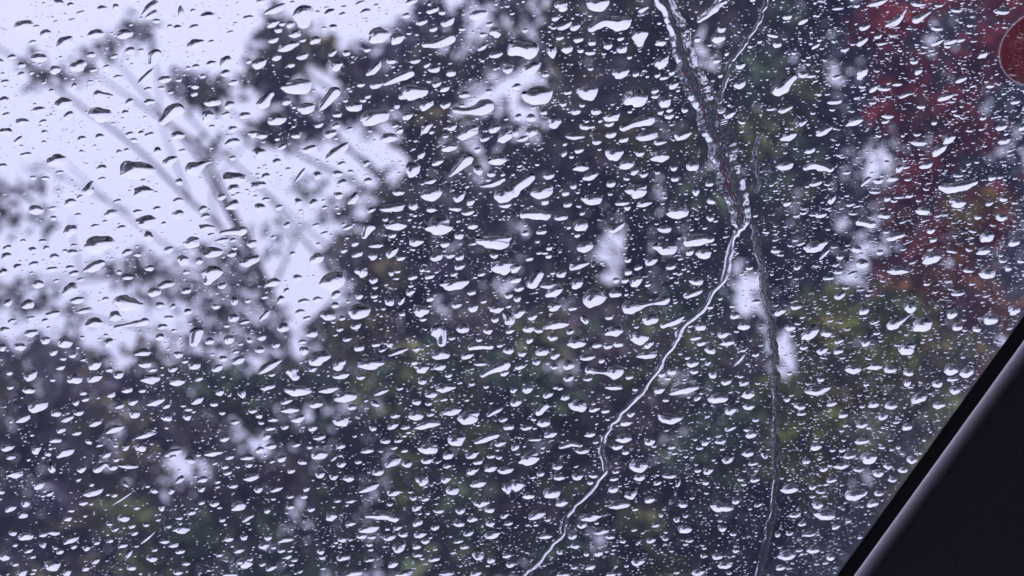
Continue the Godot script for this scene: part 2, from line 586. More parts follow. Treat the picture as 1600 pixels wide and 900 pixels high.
	o.call(-61.85, -31.98, 0.98, 0.17, -0.25, 1.01)
	o.call(-29.84, -28.01, 1.2, 0.2, -0.23, 0.85)
	o.call(41.17, -7.82, 0.99, 0.29, -0.41, 1)
	o.call(50.46, -2.15, 1.06, 0.6, -0.45, 0.78)
	o.call(88.74, -17.94, 1.02, 0.29, -0.46, 1.03)
	o.call(-83.02, -40.73, 1.14, 0.33, -0.25, 0.84)
	o.call(-79.59, -65.7, 1, 0.16, -0.23, 1.06)
	o.call(46.3, -39.17, 0.93, 0.47, -0.53, 1)
	o.call(71.77, -36.9, 1.43, 0.23, -0.28, 0.8)
	o.call(-22.24, 27.1, -0.2, -0.83, 0.63, -0.15)
	o.call(39.89, 41.44, 1.25, 0.7, -0.34, 0.58)
	o.call(-80.55, 12.84, 0.98, 0.29, -0.26, 0.85)
	o.call(-83.22, -4.69, 1.04, 0.07, -0.14, 0.89)
	o.call(-48.89, 18.79, 1.02, 0.18, -0.23, 0.86)
	o.call(86.1, 21.39, 1.1, 0.19, -0.34, 0.9)
	o.call(-81.25, -27.69, 1.06, 0.06, -0.15, 0.92)
	o.call(-56.06, -32.38, 1.11, -0.18, -0.03, 0.93)
	o.call(-59.41, -39.48, 1.06, 0.18, -0.23, 0.94)
	o.call(-59.65, -55.77, 1.04, 0.3, -0.29, 0.95)
	o.call(2.36, -66.08, 1.54, 0.24, -0.21, 0.73)
	o.call(74.18, -30.85, 1.56, 0.26, -0.25, 0.71)
	o.call(-79.6, -10.86, 1.22, 0.21, -0.17, 0.73)
	o.call(-61.92, -20.87, 1.27, 0.07, -0.13, 0.75)
	o.call(-10.13, -57.97, 1.26, 0.36, -0.28, 0.79)
	o.call(50.68, -63.77, 1.36, 0.21, -0.27, 0.83)
	o.call(-4.77, -15.49, 1.1, 0.32, -0.3, 0.83)
	o.call(-9.16, -18.29, 1.14, 0.19, -0.24, 0.84)
	o.call(19.05, -0.19, 1.1, 0.32, -0.32, 0.81)
	o.call(20.37, -48.3, 1.19, 0.19, -0.27, 0.89)
	o.call(49.49, -36.53, 1.13, 0.38, -0.38, 0.86)
	o.call(-11.59, 24.7, 0.58, 0.64, -0.68, 0.81)
	o.call(-21.29, -4.37, 0.86, 0.15, -0.3, 1.07)
	o.call(-87.46, 39.6, 0.72, 0.51, -0.45, 0.79)
	o.call(-66.02, 6.74, 0.74, 0.22, -0.35, 1.09)
	o.call(-0.37, 4.21, 0.86, 0.36, -0.43, 0.94)
	o.call(-69.02, -16.51, 0.91, 0.16, -0.24, 0.99)
	o.call(-48.17, -9.77, 0.85, 0.36, -0.39, 0.94)
	o.call(2.53, -13.79, 0.87, 0.36, -0.44, 0.97)
	o.call(7.89, -22.39, 0.87, 0.37, -0.44, 0.98)
	o.call(36.6, -6.46, 0.92, 0.27, -0.4, 0.99)
	o.call(85.04, -34.67, 1, 0.16, -0.38, 1.07)
	o.call(39.71, -11.55, 1.06, 0.06, -0.24, 0.94)
	o.call(84.97, -3.47, 1.05, 0.18, -0.35, 0.94)
	o.call(-52.96, -64.88, 1.04, 0.05, -0.17, 0.98)
	o.call(13.79, -46.9, 0.98, 0.33, -0.38, 0.95)
	o.call(79.4, -38.24, 1.01, 0.34, -0.44, 0.96)
	o.call(65.58, -32.64, 1.02, 0.29, -0.4, 0.96)
	o.call(33.77, -41.53, 1.14, 0.32, -0.33, 0.84)
	o.call(-26.55, 56.62, 1.05, 0.44, -0.29, 0.64)
	o.call(-13.78, 48.56, 1.06, 0.45, -0.3, 0.65)
	o.call(-39.94, -40.66, 1.24, 0.06, -0.15, 0.78)
	o.call(24.64, -65.3, 1.27, 0.2, -0.25, 0.82)
	o.call(80.34, -45.55, 1.18, 0.49, -0.4, 0.78)
	o.call(72.64, -34.37, 1.28, 0.21, -0.28, 0.8)
	o.call(-74.34, -9.84, 1.43, 0.42, -0.17, 0.56)
	o.call(-88.82, 31.4, 0.92, 0.39, -0.28, 0.72)
	o.call(-83.73, 30.65, 0.83, 0.59, -0.38, 0.67)
	o.call(-57.15, 34.82, 0.93, 0.39, -0.3, 0.73)
	o.call(-51.85, 29.28, 0.98, 0.29, -0.26, 0.76)
	o.call(-23.74, 44.82, 0.94, 0.4, -0.33, 0.73)
	o.call(-10.67, 33.38, 0.9, 0.5, -0.39, 0.72)
	o.call(-26.2, 7.55, 1.34, 0.09, -0.13, 0.65)
	o.call(90.2, 15.95, 1.01, 0.42, -0.43, 0.79)
	o.call(-84.26, -18.32, 1.05, 0.06, -0.13, 0.83)
	o.call(5.1, -8.88, 1.08, 0.19, -0.25, 0.83)
	o.call(32.42, -21.17, 1.06, 0.3, -0.33, 0.84)
	o.call(37.2, -14.82, 1.06, 0.3, -0.34, 0.84)
	o.call(59.95, -23.33, 1.16, 0.07, -0.24, 0.88)
	o.call(73.09, -26.93, 1.03, 0.43, -0.43, 0.84)
	o.call(86.66, -21.64, 1.09, 0.31, -0.38, 0.86)
	o.call(84.9, -16.66, 1.03, 0.43, -0.43, 0.83)
	o.call(-6.94, -39.67, 1.09, 0.18, -0.25, 0.87)
	o.call(21.93, -41.94, 1.07, 0.3, -0.33, 0.87)
	o.call(39.31, -40.86, 1.45, 0.07, -0.18, 0.71)
	o.call(52.4, -30.44, 1.02, 0.43, -0.41, 0.84)
	o.call(69.65, -46.46, 1.15, 0.18, -0.31, 0.9)
	o.call(-60.61, -51.28, -1.48, -1.57, 0.18, -0.17)
	o.call(7.87, 51.46, 0.57, 0.63, -0.64, 0.72)
	o.call(-45.2, 48.95, 0.85, 0.26, -0.28, 0.81)
	o.call(-47.95, 6.42, 0.84, 0.35, -0.35, 0.84)
	o.call(0.33, 1.79, 0.86, 0.36, -0.39, 0.86)
	o.call(-66.16, -23.43, 0.95, -0.05, -0.09, 0.92)
	o.call(60.47, -6.45, 0.83, 0.47, -0.51, 0.87)
	o.call(-74.41, -44.84, 0.74, 0.04, -0.19, 1.21)
	o.call(-54.18, 32.91, 1.07, 0.2, -0.18, 0.69)
	o.call(-46.73, 45.59, 1.03, 0.31, -0.23, 0.66)
	o.call(15.58, 19.61, 1.13, 0.2, -0.23, 0.72)
	o.call(60.72, 2.12, 0.93, 0.68, -0.46, 0.67)
	o.call(-71.73, -59.71, 1.16, 0.05, -0.13, 0.79)
	o.call(-73.51, -33.71, 1.16, 0.49, -0.24, 0.65)
	o.call(-27.79, -35.4, 1.21, 0.41, -0.25, 0.67)
	o.call(-18.44, -37.97, 1.16, 0.39, -0.27, 0.71)
	o.call(-4.57, -57.14, 1.24, 0.2, -0.21, 0.75)
	o.call(-75.67, 44.4, 0.9, 0.27, -0.24, 0.73)
	o.call(-1.41, 55.29, 0.72, 0.64, -0.48, 0.63)
	o.call(-89.59, 0.88, 0.92, 0.27, -0.23, 0.78)
	o.call(-19.1, 25.85, 0.85, 0.47, -0.39, 0.73)
	o.call(-43.66, -26.26, 0.42, 0.57, -0.83, 0.94)
	o.call(-31.09, -3.59, 0.75, 0.67, -0.48, 0.69)
	o.call(-24.62, -14.89, 0.92, 0.39, -0.34, 0.8)
	o.call(27.97, -29.03, 1, 0.29, -0.33, 0.85)
	o.call(73.95, -22.16, 1.06, 0.18, -0.31, 0.87)
	o.call(81.91, -27.01, 1.02, 0.29, -0.38, 0.87)
	o.call(-80.31, -54.53, 0.92, 0.39, -0.31, 0.83)
	o.call(-77.95, -55.9, 0.99, 0.16, -0.2, 0.87)
	o.call(-10.47, -40.6, 1.05, 0.05, -0.18, 0.88)
	o.call(1.9, -41.76, 0.99, 0.28, -0.31, 0.86)
	o.call(-2.6, -43.83, 1.01, 0.24, -0.29, 0.87)
	o.call(69.96, -53.46, 1.29, 0.43, -0.3, 0.68)
	o.call(-43.87, 54.69, 0.88, 0.49, -0.32, 0.62)
	o.call(-27.94, 54.08, 0.93, 0.39, -0.29, 0.64)
	o.call(-30.55, 57.89, 1.04, 0.44, -0.26, 0.57)
	o.call(19.17, 32.91, 1.14, 0.34, -0.25, 0.62)
	o.call(30.16, 39.51, 0.97, 0.41, -0.34, 0.67)
	o.call(81.8, 37.76, 1.11, 0.47, -0.33, 0.61)
	o.call(-24.6, 19, 1.04, 0.19, -0.2, 0.71)
	o.call(-13.9, 16.33, 1.09, -0.04, -0.1, 0.72)
	o.call(-11.46, 15.64, 1.14, 0.34, -0.23, 0.63)
	o.call(64.04, 20.21, 1.09, 0.19, -0.26, 0.73)
	o.call(52.32, 19.57, 1.08, 0.19, -0.25, 0.73)
	o.call(-48.94, -20.99, 0.93, 0.52, -0.34, 0.7)
	o.call(-58.65, -35.61, 1.22, 0.07, -0.12, 0.68)
	o.call(41.54, -16.95, 0.71, 0.4, -0.54, 0.95)
	o.call(60.79, -10.47, 1.01, 0.42, -0.37, 0.74)
	o.call(-77.81, -53.11, 0.82, -0.32, 0.12, 1)
	o.call(-20.5, -44.56, 0.94, 0.39, -0.34, 0.81)
	o.call(5.65, -34.98, 0.95, 0.54, -0.38, 0.73)
	o.call(2.2, -54.14, 1.14, 0.05, -0.18, 0.81)
	o.call(7.97, -65.84, 1.08, 0.3, -0.29, 0.81)
	o.call(18.51, -42.3, 1.11, 0.18, -0.24, 0.79)
	o.call(-4.76, 36.18, 0.73, 0.41, -0.43, 0.79)
	o.call(-21.33, 16.32, 0.74, 0.41, -0.43, 0.81)
	o.call(-34.34, -16.19, 0.83, 0.24, -0.31, 0.9)
	o.call(78.62, -14.41, 0.92, 0.15, -0.34, 0.95)
	o.call(-75.85, -69.31, 0.87, 0.14, -0.22, 0.98)
	o.call(7.15, -50.47, 0.9, 0.15, -0.29, 0.98)
	o.call(-18.68, -24.65, 1.29, 0.72, -0.26, 0.5)
	o.call(-81.67, 52.19, 0.83, 0.25, -0.23, 0.72)
	o.call(-26.38, 34.86, 0.86, 0.26, -0.28, 0.76)
	o.call(-50.56, 29.05, 0.89, 0.16, -0.2, 0.77)
	o.call(14.26, 53.29, 0.83, 0.35, -0.36, 0.73)
	o.call(18.66, 44.85, 0.74, 0.53, -0.46, 0.68)
	o.call(49.9, 56.35, 0.87, 0.98, -0.4, 0.42)
	o.call(48.42, 43.63, 1.33, 0.24, -0.19, 0.55)
	o.call(61.03, 12.55, 0.92, 0.27, -0.35, 0.81)
	o.call(-80.06, -16.66, 0.9, 0.16, -0.19, 0.82)
	o.call(-75.68, -32.57, 0.88, 0.26, -0.25, 0.83)
	o.call(-42.78, -8.9, 0.62, 1.32, -0.43, 0.35)
	o.call(6.44, -31.14, 0.83, 0.47, -0.42, 0.8)
	o.call(53.36, -5.61, 0.97, 0.17, -0.29, 0.84)
	o.call(68.48, -8.16, 0.77, 0.56, -0.52, 0.76)
	o.call(76.58, -24.84, 0.85, 0.48, -0.48, 0.82)
	o.call(-5.62, -54.32, 0.84, 0.47, -0.42, 0.83)
	o.call(1.81, -50.99, 0.93, 0.27, -0.32, 0.87)
	o.call(29.45, -44.6, 0.94, 0.27, -0.34, 0.87)
	o.call(36.9, -46.72, 0.95, 0.27, -0.34, 0.88)
	o.call(-33.32, -47.75, 1.13, 0.47, -0.26, 0.64)
	o.call(65.9, -48.97, 1.13, 0.57, -0.35, 0.65)
	o.call(-54.64, -60.29, -1.07, -1.57, 0.32, -0.22)
	o.call(-74.84, -38.66, 1.14, 0.06, -0.11, 0.68)
	o.call(19.19, -56.41, 1.19, 0.19, -0.22, 0.72)
	o.call(-88.84, 52.7, 0.94, -0.65, 0.39, 0.56)
	o.call(-21.11, 41.07, 0.78, 0.56, -0.39, 0.61)
	o.call(-17.38, 40.04, 0.99, 0.08, -0.15, 0.7)
	o.call(10.13, 33.77, 0.85, 0.48, -0.37, 0.65)
	o.call(-35.96, 22.08, 0.96, 0.17, -0.19, 0.7)
	o.call(-34.76, 20.31, 0.96, 0.17, -0.19, 0.71)
	o.call(8.27, 3.54, 0.92, 0.39, -0.33, 0.71)
	o.call(-64.04, -26.7, 0.95, 0.28, -0.23, 0.74)
	o.call(-71.78, -32.17, 1, 0.06, -0.13, 0.76)
	o.call(-26.16, -10.17, 0.96, 0.28, -0.26, 0.73)
	o.call(-14.92, -32.12, 0.89, 0.5, -0.37, 0.72)
	o.call(27.95, -10.99, 0.82, 0.6, -0.44, 0.68)
	o.call(14.98, -19.42, 0.89, 0.5, -0.39, 0.71)
	o.call(50.27, -24.06, 1.08, 0.06, -0.21, 0.79)
	o.call(63.82, -10.28, 1, 0.29, -0.32, 0.76)
	o.call(-50.06, -41.74, 0.24, 0.66, -0.97, 0.7)
	o.call(4.48, -56.22, 0.91, 0.51, -0.39, 0.75)
	o.call(4.5, -52.88, 1, 0.28, -0.29, 0.79)
	o.call(-30.67, -66.18, 0.9, 0.51, -0.36, 0.75)
	o.call(-8.18, -64.42, 0.91, 0.51, -0.38, 0.76)
	o.call(27.81, -34.65, 0.98, 0.33, -0.32, 0.77)
	o.call(53.43, -59.71, 1.11, 0.05, -0.21, 0.83)
	o.call(-0.65, -62.73, 1.02, 0.43, -0.31, 0.73)
	o.call(-39.35, 21.5, 0.68, 0.38, -0.41, 0.8)
	o.call(12.59, 23.54, 0.59, 0.53, -0.56, 0.74)
	o.call(-51.01, 45.09, 0.75, 0.32, -0.31, 0.72)
	o.call(-20.68, 44.24, 0.68, 0.48, -0.43, 0.67)
	o.call(-20.24, 37.66, 0.68, 0.49, -0.43, 0.68)
	o.call(6.3, 38.36, 0.81, 0.24, -0.3, 0.76)
	o.call(-81.41, 1.26, 0.82, 0.15, -0.19, 0.8)
	o.call(-11.93, 10.6, 0.7, 0.5, -0.45, 0.72)
	o.call(-9.97, 12.81, 0.74, 0.42, -0.4, 0.74)
	o.call(11.3, -14.53, 0.71, 0.52, -0.47, 0.75)
	o.call(33.78, -16.85, 0.92, 0.05, -0.21, 0.86)
	o.call(42.35, -3.57, 0.81, 0.34, -0.39, 0.8)
	o.call(-5.18, 31.77, 0.96, 0.4, -0.28, 0.6)
	o.call(72.44, 55.49, 0.84, 0.61, -0.4, 0.55)
	o.call(54.72, 46.99, 0.7, 0.79, -0.46, 0.49)
	o.call(80.34, 40.59, 0.92, 0.52, -0.37, 0.59)
	o.call(-68.24, -2.16, 1.05, 0.07, -0.11, 0.65)
	o.call(-19.5, 21.75, 1, 0.3, -0.23, 0.62)
	o.call(-5.14, 17.63, 1.01, 0.3, -0.24, 0.63)
	o.call(53.48, 22.98, 0.44, 1.05, -0.54, 0.39)
	o.call(-68.61, 52.72, 0.29, -1.16, 0.54, 0.13)
	o.call(-65.87, 49.84, 0.8, 0.34, -0.26, 0.64)
	o.call(-59.01, 41.2, 0.81, 0.34, -0.27, 0.65)
	o.call(-11.02, 45.66, 0.83, 0.35, -0.3, 0.66)
	o.call(5.07, 35.07, 0.96, -0.03, -0.11, 0.71)
	o.call(70.02, 50.06, 0.95, 0.69, -0.35, 0.48)
	o.call(-62.08, 4.1, 0.87, 0.26, -0.23, 0.71)
	o.call(-77.41, -4.66, 0.89, 0.16, -0.17, 0.72)
	o.call(49.62, 26.2, 1.11, 0.46, -0.27, 0.54)
	o.call(63.43, 28.24, 0.91, 0.27, -0.31, 0.71)
	o.call(-2.04, -17.14, 1.25, 0.07, -0.13, 0.59)
	o.call(14.84, -6.19, 0.32, 0.56, -0.88, 0.79)
	o.call(9.92, -10.53, 0.91, 0.26, -0.28, 0.74)
	o.call(22.3, -11.22, 0.92, 0.27, -0.29, 0.75)
	o.call(12.02, -23.44, 0.88, 0.37, -0.34, 0.74)
	o.call(44.57, -18.62, 0.83, 0.47, -0.41, 0.72)
	o.call(-47.08, -46.2, 0.91, 0.26, -0.25, 0.77)
	o.call(-37.15, -54.69, 0.93, 0.85, -0.34, 0.53)
	o.call(-6.53, -50.75, 0.93, 0.26, -0.28, 0.78)
	o.call(-7.75, -57.09, 0.93, 0.26, -0.28, 0.79)
	o.call(-32.98, -61.12, 0.95, 0.15, -0.21, 0.8)
	o.call(47.01, -32.31, 0.99, 0.33, -0.31, 0.72)
	o.call(52.98, -35.02, 1.06, 0.17, -0.25, 0.74)
	o.call(70.79, -40.22, 0.91, 0.38, -0.39, 0.77)
	o.call(-29.04, 5.39, 0.99, 0.37, -0.23, 0.62)
	o.call(-23.38, -44.25, 0.65, 0.37, -0.44, 0.89)
	o.call(-70.71, 34.43, 0.9, 0.27, -0.19, 0.6)
	o.call(-47.65, 36.21, 0.76, 0.14, -0.2, 0.76)
	o.call(5.2, 51.9, 0.63, 0.45, -0.45, 0.67)
	o.call(-6.89, 32.99, 0.53, 0.38, -0.53, 0.83)
	o.call(-53.2, 6.75, 1.28, 0.23, -0.12, 0.48)
	o.call(-69.14, 3.11, 0.89, 0.38, -0.24, 0.61)
	o.call(-89.61, -2.53, 0.71, 0.3, -0.29, 0.77)
	o.call(-38.92, 15.77, 0.64, 0.45, -0.42, 0.7)
	o.call(-34.91, 17.58, 0.72, 0.3, -0.33, 0.76)
	o.call(-11.52, 17.87, 0.68, 0.38, -0.4, 0.74)
	o.call(-26.27, 5.11, 0.76, 0.22, -0.28, 0.79)
	o.call(63.98, 30.54, 0.59, 0.54, -0.55, 0.68)
	o.call(83.36, 9.37, 1, 0.29, -0.3, 0.66)
	o.call(-87.79, -8.95, 0.71, 0.3, -0.29, 0.77)
	o.call(-87.44, -14.83, 0.98, 0.06, -0.1, 0.66)
	o.call(-62.6, -29.31, 0.76, 0.22, -0.26, 0.83)
	o.call(21.4, -26.23, 0.99, 0.28, -0.26, 0.68)
	o.call(9.74, -31.15, 1.03, 0.17, -0.21, 0.69)
	o.call(47.93, -18.61, 1, 0.29, -0.28, 0.68)
	o.call(53.16, -0.9, 0.99, 0.29, -0.28, 0.66)
	o.call(68.77, -24.9, 0.77, 0.32, -0.42, 0.84)
	o.call(-69.11, -44.93, 0.74, 0.31, -0.31, 0.83)
	o.call(-73.32, -62.41, 0.59, 0.33, -0.44, 0.99)
	o.call(-67.77, -68.96, 0.71, 0.4, -0.37, 0.83)
	o.call(-37.88, -68.23, 1.4, 0.06, -0.1, 0.54)
	o.call(-36.08, -37.94, 0.97, 0.28, -0.23, 0.68)
	o.call(-25.94, -44.01, 0.81, 0.13, -0.23, 0.87)
	o.call(-36.52, -47.91, 0.83, 0.04, -0.17, 0.88)
	o.call(-18.83, -58.76, 0.62, 0.57, -0.51, 0.76)
	o.call(10.12, -62.44, 0.68, 0.5, -0.49, 0.81)
	o.call(8.66, -35.67, 0.76, 0.32, -0.37, 0.84)
	o.call(29.45, -63.33, 0.85, 0.63, -0.4, 0.66)
	o.call(75.59, -58.91, 0.82, 0.27, -0.4, 0.9)
	o.call(-35.29, -27.66, 1.05, 0.44, -0.24, 0.57)
	o.call(25.56, -53.42, 0.95, 0.27, -0.28, 0.74)
	o.call(-18.13, 33.15, 0.77, 0.33, -0.3, 0.67)
	o.call(-0.25, 52.77, 0.72, 0.4, -0.35, 0.63)
	o.call(2.78, 38.09, 0.87, 0.07, -0.17, 0.7)
	o.call(-84.57, -0.49, 0.82, 0.15, -0.16, 0.72)
	o.call(-46.92, 23.81, 0.73, 0.41, -0.33, 0.65)
	o.call(-18.09, 15.86, 0.78, 0.33, -0.31, 0.69)
	o.call(-38.58, -0.4, 0.82, 0.24, -0.25, 0.72)
	o.call(2.55, 12.46, 0.86, 0.15, -0.22, 0.73)
	o.call(-60.3, -14.75, 0.79, 0.33, -0.28, 0.71)
	o.call(-51.45, -15.09, 0.87, 0.05, -0.14, 0.75)
	o.call(-56.4, -18.4, 0.85, 0.15, -0.19, 0.74)
	o.call(-57.49, -4.41, 0.78, 0.33, -0.28, 0.7)
	o.call(-65.25, -41.43, 0.72, 0.51, -0.37, 0.69)
	o.call(-43.89, -51.64, 0.81, 0.34, -0.3, 0.76)
	o.call(-33.65, -40.7, 0.84, 0.24, -0.26, 0.77)
	o.call(17.65, -39.89, 0.88, 0.21, -0.27, 0.78)
	o.call(30.21, -59.98, 0.88, 0.25, -0.31, 0.81)
	o.call(43.61, -47.54, 0.87, 0.29, -0.34, 0.79)
	o.call(45.82, -13.26, -0.48, -1.51, 0.49, -0.16)
	o.call(-58.85, -62.12, 1.03, 0.05, -0.12, 0.68)
	o.call(-60.73, -47.91, 0.65, -0.71, 0.28, 0.25)
	o.call(-57.18, 52.47, 0.89, 0.07, -0.11, 0.6)
	o.call(-61.78, 42.93, 0.84, 0.25, -0.2, 0.59)
	o.call(-57.31, 39.39, 0.81, 0.34, -0.24, 0.58)
	o.call(-91.3, 25.01, 0.57, 0.74, -0.4, 0.45)
	o.call(-94.83, 33.05, 0.88, 0.07, -0.09, 0.61)
	o.call(-37.85, 55.35, 0.77, 0.43, -0.29, 0.55)
	o.call(-52.19, 48.39, 0.81, 0.34, -0.24, 0.57)
	o.call(9.53, 59.78, 0.83, 0.59, -0.31, 0.46)
	o.call(12.64, 32.94, 0.84, 0.35, -0.29, 0.6)
	o.call(29.55, 49.71, 0.74, 0.53, -0.37, 0.54)
	o.call(38.21, 59.7, 0.61, 0.68, -0.44, 0.48)
	o.call(58.82, 41.36, 1.07, 0.19, -0.2, 0.55)
	o.call(-89.51, 22.18, 1.01, 0.07, -0.09, 0.54)
	o.call(27.82, 6.42, 0.86, 0.36, -0.3, 0.63)
	o.call(46.71, 33.08, 0.85, 0.62, -0.34, 0.49)
	o.call(60.93, 27.53, 0.86, 0.36, -0.32, 0.62)
	o.call(-56.82, -21.63, 0.89, 0.26, -0.21, 0.65)
	o.call(-74.23, -36.28, 0.92, 0.15, -0.16, 0.68)
	o.call(-61.52, -7.81, 0.9, 0.16, -0.16, 0.65)
	o.call(-36.7, -7.82, 0.89, 0.26, -0.22, 0.65)
	o.call(-9.08, -4.48, 0.86, 0.36, -0.28, 0.63)
	o.call(5.42, -17.43, 0.91, 0.26, -0.25, 0.67)
	o.call(48.07, -29.24, 1.07, 0.31, -0.24, 0.6)
	o.call(65.92, -22.43, 0.9, 0.37, -0.34, 0.67)
	o.call(-51.11, -46.41, 0.66, 0.74, -0.42, 0.56)
	o.call(-15.38, -58.02, 0.96, 0.16, -0.2, 0.71)
	o.call(22.03, -32.08, 0.93, 0.27, -0.26, 0.68)
	o.call(75.39, -37.48, 1.14, 0.19, -0.22, 0.62)
	o.call(84.03, -37.23, 1.04, 0.05, -0.21, 0.72)
	o.call(24.23, 56.9, 0.62, 0.34, -0.41, 0.7)
	o.call(-49.82, 18.55, 0.59, 0.25, -0.34, 0.83)
	o.call(28.25, 22.93, 0.54, 0.39, -0.52, 0.78)
	o.call(-47.54, -26.3, 0.6, 0.43, -0.43, 0.75)
	o.call(-48.7, -6.12, 0.57, 0.32, -0.41, 0.83)
	o.call(79, -16.81, 0.78, 0.13, -0.31, 0.87)
	o.call(-79.02, -60.05, 0.75, 0.03, -0.14, 0.88)
	o.call(-42.32, 21.4, -0.63, -1.69, 0.38, -0.14)
	o.call(-74.05, 34.17, 0.58, 0.51, -0.39, 0.57)
	o.call(-55.7, 29.98, 0.7, 0.3, -0.28, 0.66)
	o.call(-49.98, 51.78, 0.72, 0.22, -0.23, 0.66)
	o.call(-44.68, 29.49, 0.71, 0.3, -0.28, 0.67)
	o.call(-8.73, 42.37, 0.63, 0.45, -0.39, 0.61)
	o.call(28.48, 40.4, 0.68, 0.38, -0.38, 0.65)
	o.call(63.46, 57.28, 0.95, 0.68, -0.3, 0.41)
	o.call(-67.63, 24.62, 0.54, 0.58, -0.43, 0.55)
	o.call(-55.01, 15.82, 0.74, 0.22, -0.23, 0.69)
	o.call(-57.71, 13.09, 0.71, 0.3, -0.28, 0.68)
	o.call(-51, 3.98, 0.75, 0.22, -0.24, 0.71)
	o.call(-89.71, 2.58, 0.71, 0.3, -0.26, 0.68)
	o.call(-41.59, 15.75, 0.27, 0.58, -0.72, 0.57)
	o.call(-14.08, 8.54, 0.76, 0.22, -0.26, 0.71)
	o.call(16.13, 26.37, 0.64, 0.46, -0.42, 0.63)
	o.call(30.39, 9.78, 0.78, 0.23, -0.29, 0.72)
	o.call(58.72, 27.37, 0.7, 1.01, -0.37, 0.35)
	o.call(55.37, 11.1, 0.61, 1.12, -0.4, 0.33)
	o.call(-40.62, -5.25, 0.6, 0.54, -0.42, 0.62)
	o.call(-2.19, -9.83, 0.77, 0.23, -0.27, 0.74)
	o.call(-11.66, -21.7, 0.83, 0.05, -0.16, 0.77)
	o.call(-11.69, -26.44, 0.78, 0.23, -0.27, 0.75)
	o.call(15.4, -23.8, 0.75, 0.31, -0.34, 0.74)
	o.call(-37.37, -35.73, 0.7, 0.4, -0.35, 0.72)
	o.call(-37.94, -38.89, 0.74, 0.31, -0.3, 0.74)
	o.call(-23.46, -37.2, 0.78, 0.22, -0.26, 0.76)
	o.call(-22.47, -41.41, 0.75, 0.31, -0.31, 0.75)
	o.call(8.06, -53.86, 0.77, 0.32, -0.34, 0.77)
	o.call(14.03, -63.43, 0.77, 0.32, -0.35, 0.79)
	o.call(11.99, -33.74, 1.24, 0.21, -0.16, 0.52)
	o.call(52.62, -52.91, 0.81, 0.27, -0.34, 0.8)
	o.call(80.79, -36.43, 0.86, 0.14, -0.29, 0.8)
	o.call(-49.56, -61.69, 0.92, 0.26, -0.21, 0.66)
	o.call(66.5, -61.89, 0.95, 0.32, -0.3, 0.69)
	o.call(-81.28, -1.3, 0.95, 0.17, -0.13, 0.56)
	o.call(-36.47, -5.34, 0.98, 0.17, -0.15, 0.57)
	o.call(36.34, -9.02, 0.94, 0.39, -0.27, 0.57)
	o.call(-37.47, -62.47, 0.99, 0.28, -0.2, 0.61)
	o.call(-18.07, -55.1, 1.03, 0.17, -0.17, 0.62)
	o.call(-2.34, -51.31, 1.06, 0.05, -0.13, 0.63)
	o.call(-31.47, 45.84, 0.82, 0.15, -0.17, 0.6)
	o.call(-11.91, 31.27, 0.81, 0.24, -0.23, 0.61)
	o.call(-48.27, 20.69, 0.77, 0.32, -0.25, 0.6)
	o.call(-10.78, 5.97, 0.75, 0.42, -0.32, 0.6)
	o.call(-25.07, -0.04, 0.82, 0.24, -0.23, 0.64)
	o.call(-15.3, 1.47, 0.75, 0.42, -0.32, 0.61)
	o.call(-60.28, -12.46, 0.84, 0.15, -0.16, 0.66)
	o.call(-66.67, -27.93, 0.79, 0.33, -0.25, 0.64)
	o.call(-34.14, -4.84, 0.79, 0.33, -0.26, 0.63)
	o.call(5.24, -6.25, 0.76, 0.43, -0.33, 0.62)
	o.call(-47.69, -68.08, 0.92, -0.06, -0.08, 0.72)
	o.call(55.93, -40.97, 0.88, 0.25, -0.29, 0.7)
	o.call(24.36, -56.17, 0.77, 0.32, -0.33, 0.73)
	o.call(-87.26, -18.67, 0.65, 0.04, -0.13, 0.83)
	o.call(-62.83, 18.46, 0.65, 0.27, -0.27, 0.67)
	o.call(-56.41, 2.07, 0.68, 0.2, -0.23, 0.71)
	o.call(-9.15, 24.02, 0.69, 0.2, -0.26, 0.7)
	o.call(1.67, 18.8, 0.67, 0.28, -0.32, 0.69)
	o.call(31.52, 21.08, 0.74, 0.13, -0.24, 0.72)
	o.call(-78.26, -19.19, 0.46, 0.62, -0.47, 0.55)
	o.call(-52.36, -32.18, 0.64, 0.36, -0.34, 0.71)
	o.call(-65.26, -62.98, 0.74, 0.12, -0.19, 0.79)
	o.call(56.24, -35.04, 0.51, 0.37, -0.57, 0.87)
	o.call(-24.14, -40.07, -0.43, -0.81, 0.34, -0.18)
	o.call(-17.98, -2.22, 0.79, 0.33, -0.26, 0.6)
	o.call(37.68, -10.14, 0.82, 0.34, -0.3, 0.62)
	o.call(-82.12, -42.87, 0.85, 0.14, -0.14, 0.65)
	o.call(-39.74, -59.8, 0.82, 0.34, -0.26, 0.65)
	o.call(-29.73, -41.23, 0.9, 0.05, -0.13, 0.66)
	o.call(2.61, -39.55, 0.86, 0.25, -0.24, 0.65)
	o.call(-4.01, -61.91, 0.9, 0.14, -0.19, 0.68)
	o.call(31.54, -55.84, 0.88, 0.25, -0.26, 0.68)
	o.call(39.6, -56.44, 0.79, 0.45, -0.35, 0.64)
	o.call(-39.11, 56.85, 0.72, 0.51, -0.29, 0.46)
	o.call(-16.45, 49.82, 0.67, 0.6, -0.33, 0.44)
	o.call(-27.37, 46.16, 0.86, 0.26, -0.19, 0.52)
	o.call(-62.29, 14.63, 0.86, 0.26, -0.18, 0.54)
	o.call(-36.95, -31.87, 0.93, 0.16, -0.16, 0.6)
	o.call(-14.97, -29.74, 0.91, 0.26, -0.21, 0.59)
	o.call(-51.33, -60.83, 0.93, 0.22, -0.18, 0.61)
	o.call(-82.02, 43.08, 0.74, 0.14, -0.14, 0.6)
	o.call(-57.46, 32.82, 0.7, 0.3, -0.24, 0.59)
	o.call(-72.92, 27.53, 0.58, 0.51, -0.35, 0.52)
